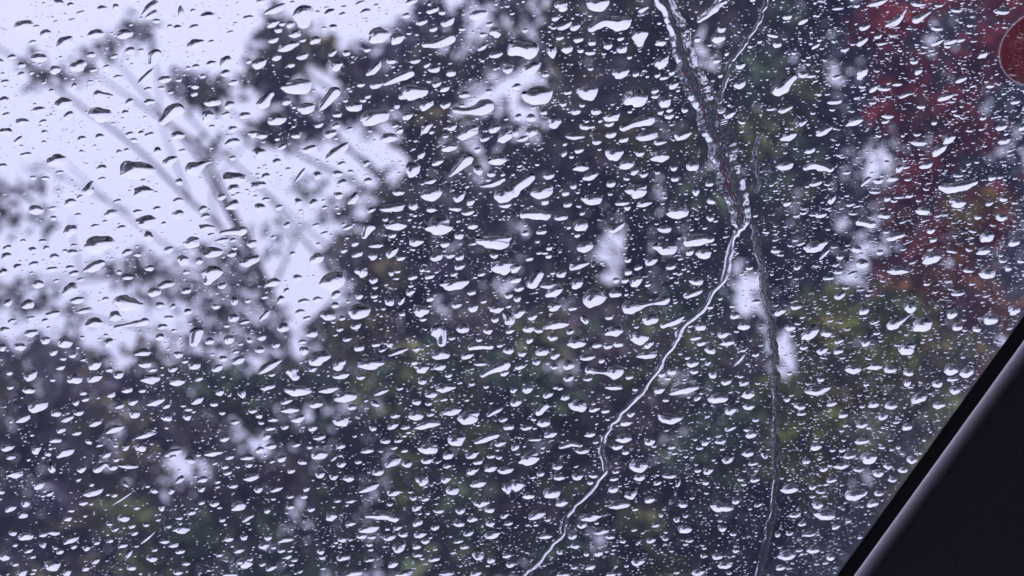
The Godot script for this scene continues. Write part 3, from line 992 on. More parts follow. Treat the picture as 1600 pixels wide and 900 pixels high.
	o.call(-80.82, 26.12, 0.72, 0.22, -0.19, 0.6)
	o.call(-22.67, 41.78, 0.71, 0.3, -0.26, 0.58)
	o.call(-38.41, 34.28, 0.74, 0.22, -0.21, 0.6)
	o.call(19.56, 38.37, 0.72, 0.3, -0.29, 0.6)
	o.call(7.94, 32.08, 0.76, 0.22, -0.24, 0.62)
	o.call(61.7, 51.09, 0.63, 0.46, -0.4, 0.55)
	o.call(84.19, 40.88, 0.59, 0.54, -0.45, 0.53)
	o.call(-57.02, 11.61, 0.71, 0.3, -0.25, 0.61)
	o.call(-85.33, 2.53, 0.77, 0.05, -0.1, 0.64)
	o.call(-87.35, -1.18, 0.76, 0.14, -0.14, 0.64)
	o.call(-64.7, -0.03, 0.72, 0.3, -0.24, 0.62)
	o.call(-21.25, 5.1, 0.73, 0.31, -0.27, 0.62)
	o.call(-12.56, 6.2, 0.73, 0.31, -0.28, 0.62)
	o.call(-18.25, 1.1, 0.69, 0.39, -0.32, 0.61)
	o.call(30.28, 24.81, 0.77, 0.23, -0.26, 0.63)
	o.call(5.92, 18.58, 0.73, 0.31, -0.29, 0.61)
	o.call(73.77, 17.51, 0.59, 0.55, -0.45, 0.55)
	o.call(81.77, 29.73, 0.82, 0.15, -0.24, 0.65)
	o.call(57.56, 5.88, 1.1, 0.19, -0.17, 0.5)
	o.call(85.2, 25.4, 0.83, 0.15, -0.25, 0.65)
	o.call(-48.34, -18.81, 0.81, 0.05, -0.12, 0.67)
	o.call(-56.4, -8.88, 0.75, 0.22, -0.21, 0.64)
	o.call(-46.03, -10.52, 0.97, 0.41, -0.19, 0.47)
	o.call(-6.96, -1.51, 0.77, 0.22, -0.24, 0.65)
	o.call(-0.18, -1.78, 0.8, 0.14, -0.2, 0.66)
	o.call(-19.17, -27.23, 0.15, 0.61, -0.82, 0.47)
	o.call(-23.21, -28.29, 0.78, 0.22, -0.23, 0.67)
	o.call(-29.35, -33.46, 0.71, 0.4, -0.32, 0.64)
	o.call(2.96, -19.03, 0.71, 0.4, -0.33, 0.63)
	o.call(-18.49, -32.69, 0.25, 0.55, -0.77, 0.63)
	o.call(8.25, -16.17, 0.61, 0.55, -0.41, 0.57)
	o.call(88.8, -3.79, 0.84, 0.14, -0.25, 0.68)
	o.call(-63.14, -66.1, 0.78, 0.22, -0.21, 0.7)
	o.call(25.36, -58.45, 0.81, 0.23, -0.27, 0.71)
	o.call(44.07, -32.85, 0.84, 0.14, -0.23, 0.7)
	o.call(82.64, -39.61, 0.86, 0.14, -0.26, 0.72)
	o.call(-3.2, -58.61, 0.76, 0.12, -0.21, 0.75)
	o.call(14.86, -41.62, 0.7, 0.29, -0.32, 0.71)
	o.call(-59.5, -10.48, 0.8, 0.05, -0.11, 0.63)
	o.call(12.94, -61.34, 0.77, 0.32, -0.29, 0.66)
	o.call(24.9, -41.6, 0.84, 0.14, -0.21, 0.67)
	o.call(67.52, -42.12, 0.82, 0.23, -0.28, 0.67)
	o.call(-77.82, 26.84, 0.81, 0.15, -0.13, 0.54)
	o.call(-41.72, 46.64, 0.57, 0.62, -0.35, 0.41)
	o.call(-37, -33.88, 0.87, 0.15, -0.16, 0.6)
	o.call(-12.53, -32.25, 0.85, 0.24, -0.21, 0.59)
	o.call(20.52, -11.91, 0.85, 0.25, -0.23, 0.58)
	o.call(63.38, -8.1, 0.77, 0.43, -0.33, 0.55)
	o.call(-43.11, -40.82, 0.84, 0.24, -0.19, 0.59)
	o.call(-57.34, -64.13, 0.42, 0.91, -0.44, 0.38)
	o.call(-12.76, -63.46, 0.85, 0.29, -0.23, 0.62)
	o.call(-51.78, 50.51, 0.58, 0.24, -0.27, 0.64)
	o.call(2.27, 52.32, 0.59, 0.25, -0.31, 0.65)
	o.call(-7.04, 36.17, 0.6, 0.25, -0.31, 0.67)
	o.call(23.82, 25.38, 0.64, 0.19, -0.28, 0.7)
	o.call(32.3, 17.47, 0.61, 0.26, -0.34, 0.7)
	o.call(1.56, -2.38, 0.64, 0.19, -0.27, 0.73)
	o.call(-62.13, -39.55, 0.64, 0.18, -0.24, 0.76)
	o.call(-52.24, -49.06, 0.56, 0.23, -0.33, 0.84)
	o.call(-53.28, -53.03, 0.53, 0.3, -0.38, 0.81)
	o.call(43.24, -51.03, 0.61, 0.17, -0.35, 0.89)
	o.call(64.65, -36.12, 0.71, 0.12, -0.27, 0.8)
	o.call(2.96, -58.32, 0.94, 0.27, -0.2, 0.57)
	o.call(-93.13, 40.11, 0.65, 0.2, -0.18, 0.59)
	o.call(-92.83, 38.21, 0.63, 0.27, -0.22, 0.57)
	o.call(-35.69, 40.75, 0.61, 0.34, -0.3, 0.56)
	o.call(-38.22, 31.97, 0.61, 0.34, -0.3, 0.57)
	o.call(-35.67, 24.13, 0.65, 0.28, -0.26, 0.6)
	o.call(16.22, 30.14, 0.72, 0.13, -0.2, 0.63)
	o.call(4.94, 20.93, 0.7, 0.21, -0.24, 0.63)
	o.call(-26.91, -3.67, 0.7, 0.2, -0.23, 0.64)
	o.call(-30.78, -5.86, 0.7, 0.2, -0.22, 0.65)
	o.call(-39.56, -15.26, 0.7, 0.2, -0.22, 0.65)
	o.call(-1.46, -7.21, 0.71, 0.21, -0.24, 0.65)
	o.call(5.83, -11.42, 0.64, 0.36, -0.33, 0.62)
	o.call(28.53, -26.95, 0.7, 0.29, -0.31, 0.66)
	o.call(-37.04, -59.22, 0.75, 0.12, -0.18, 0.71)
	o.call(-2.09, -55.3, 0.7, 0.29, -0.3, 0.69)
	o.call(-4.56, -60.01, 0.76, 0.12, -0.2, 0.72)
	o.call(-94.95, 41.57, 0.71, 0.22, -0.16, 0.51)
	o.call(-76.77, 38.99, 0.84, 0.25, -0.14, 0.44)
	o.call(-68.66, 49.61, 0.72, 0.22, -0.17, 0.51)
	o.call(-69.55, 27.79, 0.73, 0.22, -0.17, 0.53)
	o.call(-95.24, 36.57, 0.73, 0.14, -0.12, 0.52)
	o.call(-25.6, 52.82, 0.66, 0.37, -0.26, 0.48)
	o.call(-41.13, 31.91, 0.67, 0.37, -0.26, 0.5)
	o.call(9.33, 35.9, 0.75, 0.22, -0.21, 0.54)
	o.call(43.82, 38.85, 0.58, 0.53, -0.37, 0.46)
	o.call(81.38, 46.17, 0.81, 0.45, -0.28, 0.44)
	o.call(33.6, 56.35, 0.98, -0.11, -0.05, 0.46)
	o.call(-93.02, 19.61, 0.77, -0.03, -0.04, 0.54)
	o.call(-46.57, 27.01, 0.63, 0.45, -0.29, 0.48)
	o.call(-31.41, 24.61, 0.59, 0.52, -0.33, 0.46)
	o.call(-28.58, 14.96, 0.72, 0.3, -0.23, 0.53)
	o.call(-4.72, 6.73, 0.76, 0.22, -0.21, 0.56)
	o.call(-31.88, 10.96, 0.8, 0.45, -0.23, 0.44)
	o.call(5.26, 30.01, 0.76, 0.22, -0.21, 0.54)
	o.call(21.87, 5.85, 0.74, 0.31, -0.26, 0.55)
	o.call(45.5, 21.54, 0.74, 0.31, -0.27, 0.54)
	o.call(-76.47, -22.44, 0.75, 0.22, -0.17, 0.57)
	o.call(-56.5, -29.87, 0.7, 0.39, -0.26, 0.55)
	o.call(-43.59, -32.78, 0.9, 0.26, -0.17, 0.5)
	o.call(-40.91, -30.09, 0.77, 0.22, -0.19, 0.58)
	o.call(-19.15, -4.23, 0.23, 0.89, -0.47, 0.26)
	o.call(-27.15, -13.15, 0.73, 0.31, -0.24, 0.56)
	o.call(-31.97, -20.17, 0.77, 0.22, -0.2, 0.58)
	o.call(5.03, -29.55, 0.79, 0.23, -0.22, 0.59)
	o.call(18.57, -19.39, 0.79, 0.23, -0.23, 0.59)
	o.call(23.57, -26.48, 0.71, 0.4, -0.31, 0.56)
	o.call(51.67, -29.42, 1.01, 0.06, -0.14, 0.53)
	o.call(37.96, -16.61, 0.85, 0.05, -0.15, 0.6)
	o.call(-71.3, -36.84, 0.89, 0.26, -0.15, 0.5)
	o.call(-73.88, -50.81, 0.74, 0.31, -0.22, 0.58)
	o.call(-67.54, -52.72, 0.8, 0.13, -0.14, 0.61)
	o.call(-69.67, -56.43, 0.77, 0.22, -0.18, 0.6)
	o.call(-41.16, -47.39, 0.75, 0.31, -0.23, 0.59)
	o.call(10.35, -51.84, 0.72, 0.41, -0.3, 0.58)
	o.call(4.46, -59.6, 0.84, 0.13, -0.18, 0.63)
	o.call(69.39, -43.18, 1.04, 0.05, -0.15, 0.54)
	o.call(74.66, -51.48, 0.79, 0.33, -0.31, 0.61)
	o.call(-14.12, -3.38, 0.7, 0.21, -0.22, 0.61)
	o.call(5.21, -14.53, 0.76, 0.05, -0.15, 0.64)
	o.call(4.68, -38.02, 0.73, 0.21, -0.24, 0.65)
	o.call(-29.91, -51.63, 0.72, 0.21, -0.22, 0.66)
	o.call(67.88, -51.02, 0.76, 0.21, -0.28, 0.68)
	o.call(-9.09, -55.71, 0.86, 0.25, -0.2, 0.56)
	o.call(6.01, 22.55, 0.4, 0.45, -0.49, 0.57)
	o.call(-27, 31.81, 0.59, 0.25, -0.26, 0.59)
	o.call(15.7, 43.44, 0.6, 0.25, -0.29, 0.59)
	o.call(43.74, 62.79, 1, 0.3, -0.16, 0.37)
	o.call(-44.68, 14.34, 0.57, 0.32, -0.3, 0.59)
	o.call(-29.93, 7.64, 0.57, 0.32, -0.31, 0.6)
	o.call(-42.58, 10.73, 0.53, 0.38, -0.34, 0.57)
	o.call(18.01, 25.82, 0.61, 0.26, -0.29, 0.61)
	o.call(22.98, 27.56, 0.64, 0.19, -0.25, 0.62)
	o.call(16.69, 18.65, 0.61, 0.26, -0.29, 0.62)
	o.call(63.61, 23.87, 0.62, 0.26, -0.32, 0.62)
	o.call(74.78, 15.62, 0.45, 0.52, -0.48, 0.52)
	o.call(90.69, 10.22, 0.67, 0.19, -0.3, 0.66)
	o.call(-39.56, -31.1, 0.67, 0.11, -0.18, 0.68)
	o.call(19.25, -5.38, 0.62, 0.26, -0.3, 0.64)
	o.call(12.83, -9.01, 0.59, 0.33, -0.34, 0.62)
	o.call(40.08, -22.58, 0.51, 0.47, -0.44, 0.59)
	o.call(5.43, -22.72, 0.7, 0.04, -0.16, 0.69)
	o.call(-55.26, -49.22, 0.67, 0.11, -0.17, 0.69)
	o.call(-46.82, -48.42, 0.62, 0.26, -0.26, 0.67)
	o.call(-69.86, -64.13, 0.52, 0.47, -0.37, 0.6)
	o.call(-31.37, -43.36, 0.62, 0.26, -0.27, 0.67)
	o.call(-7.62, -48.42, 0.66, 0.19, -0.25, 0.69)
	o.call(41.43, -42.57, -0.11, -0.99, 0.46, -0.05)
	o.call(47.3, 48.77, 0.78, 0.33, -0.23, 0.44)
	o.call(-78.33, -0.76, 0.84, 0.06, -0.08, 0.48)
	o.call(-19.13, -49.86, 0.89, 0.15, -0.14, 0.53)
	o.call(-85.08, 51.11, 0.63, 0.27, -0.2, 0.49)
	o.call(-79.08, 40.75, 0.63, 0.27, -0.2, 0.5)
	o.call(-87.77, 29.04, 0.66, 0.2, -0.16, 0.52)
	o.call(-64.2, 42.09, 0.64, 0.27, -0.21, 0.5)
	o.call(-30.79, 55.14, 0.61, 0.34, -0.26, 0.48)
	o.call(-0.23, 11.92, 0.7, 0.21, -0.21, 0.55)
	o.call(65.55, 12.14, 0.72, 0.21, -0.25, 0.57)
	o.call(-51.78, -23.49, 0.67, 0.28, -0.22, 0.56)
	o.call(-51.7, -7.53, 0.71, 0.12, -0.15, 0.57)
	o.call(-21.74, -14.07, 0.71, 0.21, -0.2, 0.57)
	o.call(12.07, -3.85, 0.71, 0.21, -0.22, 0.57)
	o.call(11.73, -17.05, 0.75, 0.13, -0.18, 0.59)
	o.call(57.12, -9.95, 0.73, 0.21, -0.25, 0.59)
	o.call(-53.32, -41.36, 0.68, 0.28, -0.23, 0.58)
	o.call(-22.98, -21.52, 0.77, 0.22, -0.19, 0.53)
	o.call(-2.97, -40.77, 0.79, 0.23, -0.2, 0.55)
	o.call(-13.21, -35.35, 0.78, 0.23, -0.19, 0.54)
	o.call(29.01, -42.15, 0.81, 0.23, -0.22, 0.56)
	o.call(37.44, -42.67, 0.81, 0.23, -0.22, 0.56)
	o.call(-72.55, -30.06, 0.65, 0.11, -0.15, 0.64)
	o.call(-34.46, -33.45, 0.67, 0.11, -0.17, 0.65)
	o.call(-25.97, -52.08, 0.7, 0.03, -0.13, 0.67)
	o.call(-32.6, -59.2, 0.66, 0.19, -0.22, 0.66)
	o.call(46.59, -42.13, 0.71, 0.11, -0.22, 0.68)
	o.call(-70.99, 8.27, 0.8, 0.24, -0.14, 0.44)
	o.call(-79.52, 52.84, 0.53, 0.16, -0.19, 0.58)
	o.call(-96.63, 40.47, 0.56, 0.04, -0.09, 0.6)
	o.call(-28.62, 36.85, 0.32, 0.43, -0.49, 0.5)
	o.call(11.47, 46.61, 0.56, 0.17, -0.24, 0.6)
	o.call(21.92, 39.9, 0.51, 0.29, -0.33, 0.58)
	o.call(75.68, 49.14, 0.77, 0.23, -0.21, 0.46)
	o.call(52.45, 57.72, 0.58, 0.52, -0.32, 0.38)
	o.call(64.37, 43.83, 0.77, 0.23, -0.21, 0.46)
	o.call(60.41, 53.01, 0.76, 0.23, -0.2, 0.46)
	o.call(41.84, 54.86, 0.52, 0.59, -0.34, 0.36)
	o.call(-85.53, 17.56, 0.76, 0.06, -0.07, 0.47)
	o.call(-68.84, 11.8, 0.74, 0.22, -0.15, 0.46)
	o.call(82.97, 24.18, 0.7, 0.39, -0.28, 0.45)
	o.call(-86.5, -12.86, 0.74, 0.22, -0.14, 0.48)
	o.call(-60.3, -22.02, 0.78, 0.13, -0.12, 0.5)
	o.call(20.09, -15.1, 0.56, 0.24, -0.3, 0.65)
	o.call(-68.87, -38.6, 0.44, 0.32, -0.37, 0.68)
	o.call(-75.49, -64.2, 0.71, 0.4, -0.22, 0.49)
	o.call(22.77, -59.93, 0.61, 0.17, -0.27, 0.71)
	o.call(63.71, -53.76, 0.49, 0.28, -0.43, 0.76)
	o.call(-64.58, -67.98, 0.74, 0.12, -0.13, 0.57)
	o.call(-63.49, 36.62, 0.6, 0.18, -0.17, 0.52)
	o.call(-94.09, 30.02, 0.58, 0.24, -0.19, 0.51)
	o.call(-41.63, 54.4, 0.58, 0.25, -0.22, 0.5)
	o.call(-48.27, 43.68, 0.58, 0.25, -0.22, 0.5)
	o.call(-16.88, 52.39, 0.59, 0.25, -0.23, 0.5)
	o.call(0.46, 41.92, 0.59, 0.25, -0.24, 0.52)
	o.call(-2.79, 37.5, 0.6, 0.25, -0.24, 0.52)
	o.call(58.68, 48.15, 0.93, 0.17, -0.14, 0.39)
	o.call(53.58, 56.31, 0.89, 0.26, -0.17, 0.38)
	o.call(-83.07, 3.02, 0.61, 0.18, -0.17, 0.55)
	o.call(-12.65, 28.86, 0.57, 0.32, -0.27, 0.51)
	o.call(-10.99, 2.28, 0.58, 0.32, -0.28, 0.53)
	o.call(-6.12, 2.6, 0.61, 0.26, -0.25, 0.55)
	o.call(1.75, 6.46, 0.58, 0.32, -0.29, 0.53)
	o.call(81.6, 21.07, 0.66, 0.19, -0.26, 0.56)
	o.call(58.39, 10.59, 0.66, 0.19, -0.24, 0.57)
	o.call(-71.15, -7.2, 0.62, 0.18, -0.17, 0.56)
	o.call(-74.82, -19.68, 0.63, 0.18, -0.17, 0.57)
	o.call(-24.23, -3.4, 0.61, 0.26, -0.24, 0.55)
	o.call(-19.3, -13.92, 0.68, 0.04, -0.12, 0.59)
	o.call(-7.15, -20.09, 0.62, 0.26, -0.25, 0.57)
	o.call(26.19, -18.58, 0.66, 0.19, -0.23, 0.59)
	o.call(-39.31, -42.47, 0.69, 0.04, -0.11, 0.61)
	o.call(-22.21, -62.05, 0.69, 0.11, -0.17, 0.63)
	o.call(29.64, -35.87, 0.67, 0.19, -0.23, 0.6)
	o.call(38.1, -34.18, 0.7, 0.12, -0.2, 0.61)
	o.call(-13.99, -17.67, 0.58, 0.17, -0.22, 0.63)
	o.call(-27.88, -49.16, 0.59, 0.17, -0.22, 0.66)
	o.call(-33.96, -52.84, 0.5, 0.36, -0.34, 0.6)
	o.call(-78.13, 43.07, 0.66, 0.2, -0.14, 0.44)
	o.call(-81.12, 40.1, 0.63, 0.27, -0.17, 0.43)
	o.call(-71.43, 36.98, 0.66, 0.2, -0.14, 0.44)
	o.call(-36.02, 47.75, 0.67, 0.2, -0.16, 0.44)
	o.call(-3.51, 52.83, 0.68, 0.2, -0.17, 0.44)
	o.call(16.6, 46.19, 0.66, 0.28, -0.22, 0.44)
	o.call(-83.33, 11.46, 0.67, 0.2, -0.14, 0.46)
	o.call(-67.27, 2.72, 0.7, 0.13, -0.12, 0.48)
	o.call(-83.86, 4.5, 0.71, 0.05, -0.08, 0.48)
	o.call(51.13, 7.79, 0.64, 0.36, -0.27, 0.46)
	o.call(-35.17, -9.03, 0.67, 0.28, -0.2, 0.47)
	o.call(-14.2, -14.62, 0.71, 0.21, -0.18, 0.49)
	o.call(-8.61, -29.09, 0.74, 0.13, -0.15, 0.51)
	o.call(62.28, -17.04, 0.77, 0.13, -0.18, 0.52)
	o.call(-46.45, -65.93, 0.69, 0.29, -0.2, 0.52)
	o.call(-30.37, -49.28, 0.72, 0.21, -0.17, 0.52)
	o.call(-13.4, -58.12, 0.76, 0.12, -0.15, 0.54)
	o.call(50.73, -59.64, 0.79, 0.12, -0.18, 0.55)
	o.call(47.01, -56.09, 0.78, 0.13, -0.18, 0.55)
	o.call(-83.77, 36.66, 0.39, 0.34, -0.34, 0.51)
	o.call(-74.05, 23.81, 0.42, 0.3, -0.31, 0.55)
	o.call(-22.27, 1.72, 0.46, 0.26, -0.31, 0.6)
	o.call(-41.76, -55.29, 0.52, 0.15, -0.22, 0.69)
	o.call(-40.82, -63.58, 0.68, 0.11, -0.14, 0.57)
	o.call(39.63, -52.75, 0.65, 0.27, -0.26, 0.56)
	o.call(-4.28, 45.2, 0.53, 0.23, -0.24, 0.51)
	o.call(19.23, 39.69, 0.57, 0.17, -0.22, 0.53)
	o.call(2.73, 29.15, 0.44, 0.4, -0.35, 0.46)
	o.call(-67.88, -22.46, 0.58, 0.1, -0.14, 0.58)
	o.call(-71.64, -27.85, 0.59, 0.1, -0.14, 0.58)
	o.call(-59.24, -8.01, 0.45, 0.4, -0.32, 0.48)
	o.call(-28.87, -11.05, 0.55, 0.23, -0.24, 0.56)
	o.call(40, -14.47, 0.57, 0.24, -0.28, 0.57)
	o.call(57.12, -21.99, 0.65, 0.04, -0.16, 0.61)
	o.call(-75.61, -41.8, 0.59, 0.1, -0.14, 0.6)
	o.call(-61.21, -61.1, 0.58, 0.17, -0.19, 0.61)
	o.call(-27.77, -47.47, 0.42, 0.48, -0.38, 0.49)
	o.call(37.26, -57.03, -0.16, -0.79, 0.39, -0.08)
	o.call(-43.56, -43.14, 0.75, 0.04, -0.09, 0.49)
	o.call(-29.52, -62.11, 0.73, 0.21, -0.16, 0.49)
	o.call(-87.17, 26.96, 0.6, 0.18, -0.14, 0.45)
	o.call(-25.15, 45.52, 0.48, 0.43, -0.28, 0.38)
	o.call(0.19, 39.4, 0.62, 0.19, -0.18, 0.46)
	o.call(37.31, 41.25, 0.79, 0.15, -0.13, 0.39)
	o.call(-72.61, 13.73, 0.73, 0.22, -0.12, 0.38)
	o.call(-75.55, 8.29, 0.76, 0.14, -0.09, 0.39)
	o.call(-58.19, -0.47, 0.62, 0.18, -0.15, 0.47)
	o.call(-31.58, 5.97, 0.63, 0.19, -0.17, 0.47)
	o.call(19.6, 7.3, 0.65, 0.19, -0.19, 0.48)
	o.call(-40.01, -3.28, 0.41, 0.56, -0.33, 0.36)
	o.call(-35.01, -14.27, 0.64, 0.19, -0.17, 0.49)
	o.call(-8.37, -11.75, 0.67, 0.12, -0.15, 0.5)
	o.call(-9.42, -26.68, 0.69, 0.04, -0.11, 0.52)
	o.call(48.52, -12.12, 0.66, 0.19, -0.21, 0.5)
	o.call(-60.78, -58.52, 0.62, 0.26, -0.19, 0.51)
	o.call(-57.87, -57.63, 0.65, 0.19, -0.16, 0.52)
	o.call(-67.6, -62.9, 0.67, 0.11, -0.12, 0.53)
	o.call(-26.73, -64.17, 0.66, 0.19, -0.18, 0.53)
	o.call(28.91, -40.45, 0.67, 0.19, -0.2, 0.52)
	o.call(-18.42, -7.02, 0.58, 0.17, -0.19, 0.52)
	o.call(-14.45, -7.95, 0.58, 0.17, -0.19, 0.52)
	o.call(6.23, -38.23, 0.6, 0.17, -0.2, 0.55)
	o.call(-33.96, 38.42, 0.45, 0.25, -0.26, 0.49)
	o.call(67.68, 40.66, 0.46, 0.26, -0.32, 0.51)
	o.call(-44.43, -14.49, 0.29, 0.4, -0.44, 0.49)
	o.call(-61.33, -26.73, 0.61, 0.26, -0.18, 0.45)
	o.call(-49.67, -55.29, 0.69, 0.03, -0.09, 0.49)
	o.call(-77.43, -67.49, 0.67, 0.11, -0.11, 0.5)
	o.call(-29.1, -37.68, 0.54, 0.09, -0.16, 0.6)
	o.call(-19.51, -40.7, 0.65, 0.19, -0.17, 0.48)
	o.call(-21.51, -49.86, 0.63, 0.26, -0.2, 0.47)
	o.call(27.95, -60.28, 0.58, 0.03, -0.15, 0.64)
	o.call(56.66, -58.19, 0.69, 0.19, -0.2, 0.5)
	o.call(55.14, -54.16, 0.71, 0.11, -0.17, 0.51)
	o.call(-83.32, 18.99, 0.69, 0.13, -0.09, 0.39)
	o.call(-76.13, -3.19, 0.7, 0.12, -0.09, 0.4)
	o.call(-35.7, 9.49, 0.69, 0.2, -0.14, 0.39)
	o.call(50.46, 13.08, 0.6, 0.43, -0.25, 0.36)
	o.call(-83.31, -11.96, 0.7, 0.12, -0.09, 0.41)
	o.call(7.08, 53.53, 0.53, 0.22, -0.21, 0.43)
	o.call(0.7, 50.55, 0.56, 0.17, -0.18, 0.45)
	o.call(17.77, 47.28, 0.54, 0.23, -0.22, 0.44)
	o.call(17.79, 39.07, 0.48, 0.34, -0.28, 0.41)
	o.call(-79.12, 14.11, 0.44, 0.39, -0.26, 0.4)
	o.call(-40.42, 4.69, 0.51, 0.29, -0.23, 0.45)
	o.call(4.82, 8.94, 0.58, 0.17, -0.18, 0.48)
	o.call(5.08, 7.21, 0.58, 0.17, -0.18, 0.48)
	o.call(-84.53, -27.34, 0.58, 0.1, -0.11, 0.5)
	o.call(-85.16, -24.19, 0.58, 0.1, -0.11, 0.5)
	o.call(-43.54, -4.91, 0.57, 0.17, -0.16, 0.48)
	o.call(-28.93, -8.64, 0.55, 0.23, -0.2, 0.47)
	o.call(-20.35, -15.17, 0.58, 0.17, -0.17, 0.49)
	o.call(-2.5, -21.79, 0.59, 0.17, -0.18, 0.5)
	o.call(-15.39, -23.55, 0.58, 0.17, -0.18, 0.5)
	o.call(-62.26, -50.6, 0.6, 0.1, -0.12, 0.52)
	o.call(-46.25, -51.56, 0.59, 0.17, -0.17, 0.52)
	o.call(-63.57, -61.77, 0.6, 0.1, -0.12, 0.53)
	o.call(-21.64, -63.4, 0.62, 0.1, -0.14, 0.54)
	o.call(-76.37, -20.48, 0.58, 0.1, -0.11, 0.46)
	o.call(0.7, -12.89, 0.58, 0.17, -0.17, 0.46)
	o.call(-39.01, -21.84, 0.58, 0.17, -0.15, 0.46)
	o.call(-74.56, -65.55, 0.58, 0.17, -0.14, 0.49)
	o.call(-11.53, -37.68, 0.59, 0.17, -0.17, 0.48)
	o.call(-13.48, -59.96, 0.62, 0.1, -0.14, 0.5)
	o.call(-32.44, -65.49, 0.62, 0.1, -0.13, 0.5)
	o.call(24.7, -43.32, 0.63, 0.1, -0.15, 0.5)
	o.call(18.72, -52.4, 0.61, 0.17, -0.18, 0.49)
	o.call(42.28, -55.92, 0.6, 0.2, -0.21, 0.5)
	o.call(34.27, -56.88, 0.64, 0.1, -0.16, 0.51)
	o.call(-86.28, 49.59, 0.59, 0.18, -0.11, 0.36)
	o.call(-20.68, 53.22, 0.61, 0.18, -0.14, 0.37)
	o.call(52.46, 47.16, 0.69, 0.05, -0.11, 0.39)
	o.call(-63.44, 24.93, 0.59, 0.25, -0.15, 0.37)
	o.call(-9, 9.06, 0.63, 0.19, -0.15, 0.4)
	o.call(-37.57, 11.08, 0.6, 0.25, -0.16, 0.38)
	o.call(-6.84, -25.62, 0.65, 0.19, -0.15, 0.42)
	o.call(-25.08, -66.9, -0.34, -0.46, 0.31, -0.23)
	o.call(-75.97, 18.19, 0.69, 0.13, -0.08, 0.34)
	o.call(15.35, 46.59, 0.45, 0.25, -0.25, 0.43)
	o.call(-87.24, 4.27, 0.5, 0.09, -0.11, 0.47)
	o.call(8.94, 16.89, 0.49, 0.2, -0.22, 0.46)
	o.call(-46.32, -5.96, 0.5, 0.15, -0.16, 0.48)
	o.call(27.9, -21.24, 0.57, 0.03, -0.13, 0.52)
	o.call(39.93, -50.22, 0.25, 0.37, -0.51, 0.54)
	o.call(-67.57, 36.63, 0.52, 0.22, -0.15, 0.36)
	o.call(-78.79, 10.43, 0.57, 0.1, -0.09, 0.39)
	o.call(-55.35, 7.8, 0.56, 0.17, -0.13, 0.39)
	o.call(-69.29, -47.33, 0.59, 0.1, -0.1, 0.43)
	o.call(-69.4, -54.56, 0.6, 0.1, -0.1, 0.44)
	o.call(-57.74, -53.36, 0.6, 0.1, -0.11, 0.44)
	o.call(-44.23, -46.62, 0.6, 0.1, -0.11, 0.43)
	o.call(-52.85, -62.98, 0.61, 0.1, -0.11, 0.44)
	o.call(-13.58, -37.12, 0.56, 0.24, -0.18, 0.42)
	o.call(-69.79, -1.23, 0.5, 0.15, -0.14, 0.44)
	o.call(-72.86, -20.45, 0.5, 0.15, -0.14, 0.45)
	o.call(-46.25, -30.93, 0.51, 0.15, -0.15, 0.47)
	o.call(-36.77, 14.9, 0.5, 0.15, -0.14, 0.39)
	o.call(-58.03, -13.2, 0.52, 0.09, -0.1, 0.41)
	o.call(-77.42, -25.26, 0.53, 0.03, -0.07, 0.42)
	o.call(-62, -57.3, 0.52, 0.15, -0.13, 0.43)
	o.call(-63.89, 9.61, 0.43, 0.13, -0.14, 0.44)
	var edge := Vector2(78.4, -63.35)
	var along := Vector2(0.28539, 0.95841)
	var right := Vector2(along.y, -along.x)
	var wet := FastNoiseLite.new()
	wet.seed = 12
	wet.frequency = 0.11
	var patch := FastNoiseLite.new()
	patch.seed = 40
	patch.frequency = 0.03
	var done := 0
	for pass_ in [[700, 0.42, 0.75, 6, 16], [8000, 0.2, 0.4, 4, 10], [62000, 0.07, 0.2, 2, 7],
			[3000, 0.9, 2.1, 6, 18], [9000, 0.42, 0.9, 4, 12], [16000, 0.16, 0.4, 2, 8]]:
		for k in int(pass_[0]):
			# the first three passes fill the part of the glass in view; the last three carry the rain on beyond it
			var x := rng.randf_range(-112.0, 112.0)
			var z := rng.randf_range(-82.0, 78.0)
			done += 1
			if done > 70700:
				x = rng.randf_range(-330.0, 120.0)
				z = rng.randf_range(-170.0, 170.0)
				if absf(x) < 112.0 and z > -82.0 and z < 78.0: continue
			var r := lerpf(pass_[1], pass_[2], pow(rng.randf(), 2.2))
			var place := Vector2(x, z)
			if (place - edge).dot(right) > -0.8: continue
			var here := 0.5 + 0.9 * wet.get_noise_2d(x, z) + 0.5 * patch.get_noise_2d(x, z) + clampf(x * 0.003, -0.2, 0.25)
			if r < 0.4 and done <= 70700 and rng.randf() > here: continue
			if not free_at(x, z, r * (1.15 if r > 0.2 else 1.02)): continue
			take(x, z, r)
			var blown := clampf((x - 30.0) / 30.0, 0.0, 1.0) * clampf((z + 40.0) / 40.0, 0.2, 1.0)   # drawn out by the wind towards that side
			var turn := rng.randf_range(-0.3, 0.5) + 0.15 * blown
			var long := r * rng.randf_range(1.0, 1.5) * (1.0 + 0.7 * blown * rng.randf())
			dome_on(s, Vector3(x, 0, z) * 0.001, Vector2(cos(turn), sin(turn)) * long, Vector2(-sin(turn), cos(turn)) * r, r * rng.randf_range(0.38, 0.58) * (1.0 - 0.3 * blown) * (1.0 if r > 0.2 else 1.15), rng.randf_range(-0.12, 0.05), rng.randf_range(0.04, 0.14), pass_[3], pass_[4], rng)
	var m := put("fine_raindrops", s.mesh(), water)
	m.transform = on_glass(0, 0)
	tag(m, "fine raindrops and specks of water between the larger drops on the windscreen", "raindrops", "", "stuff")

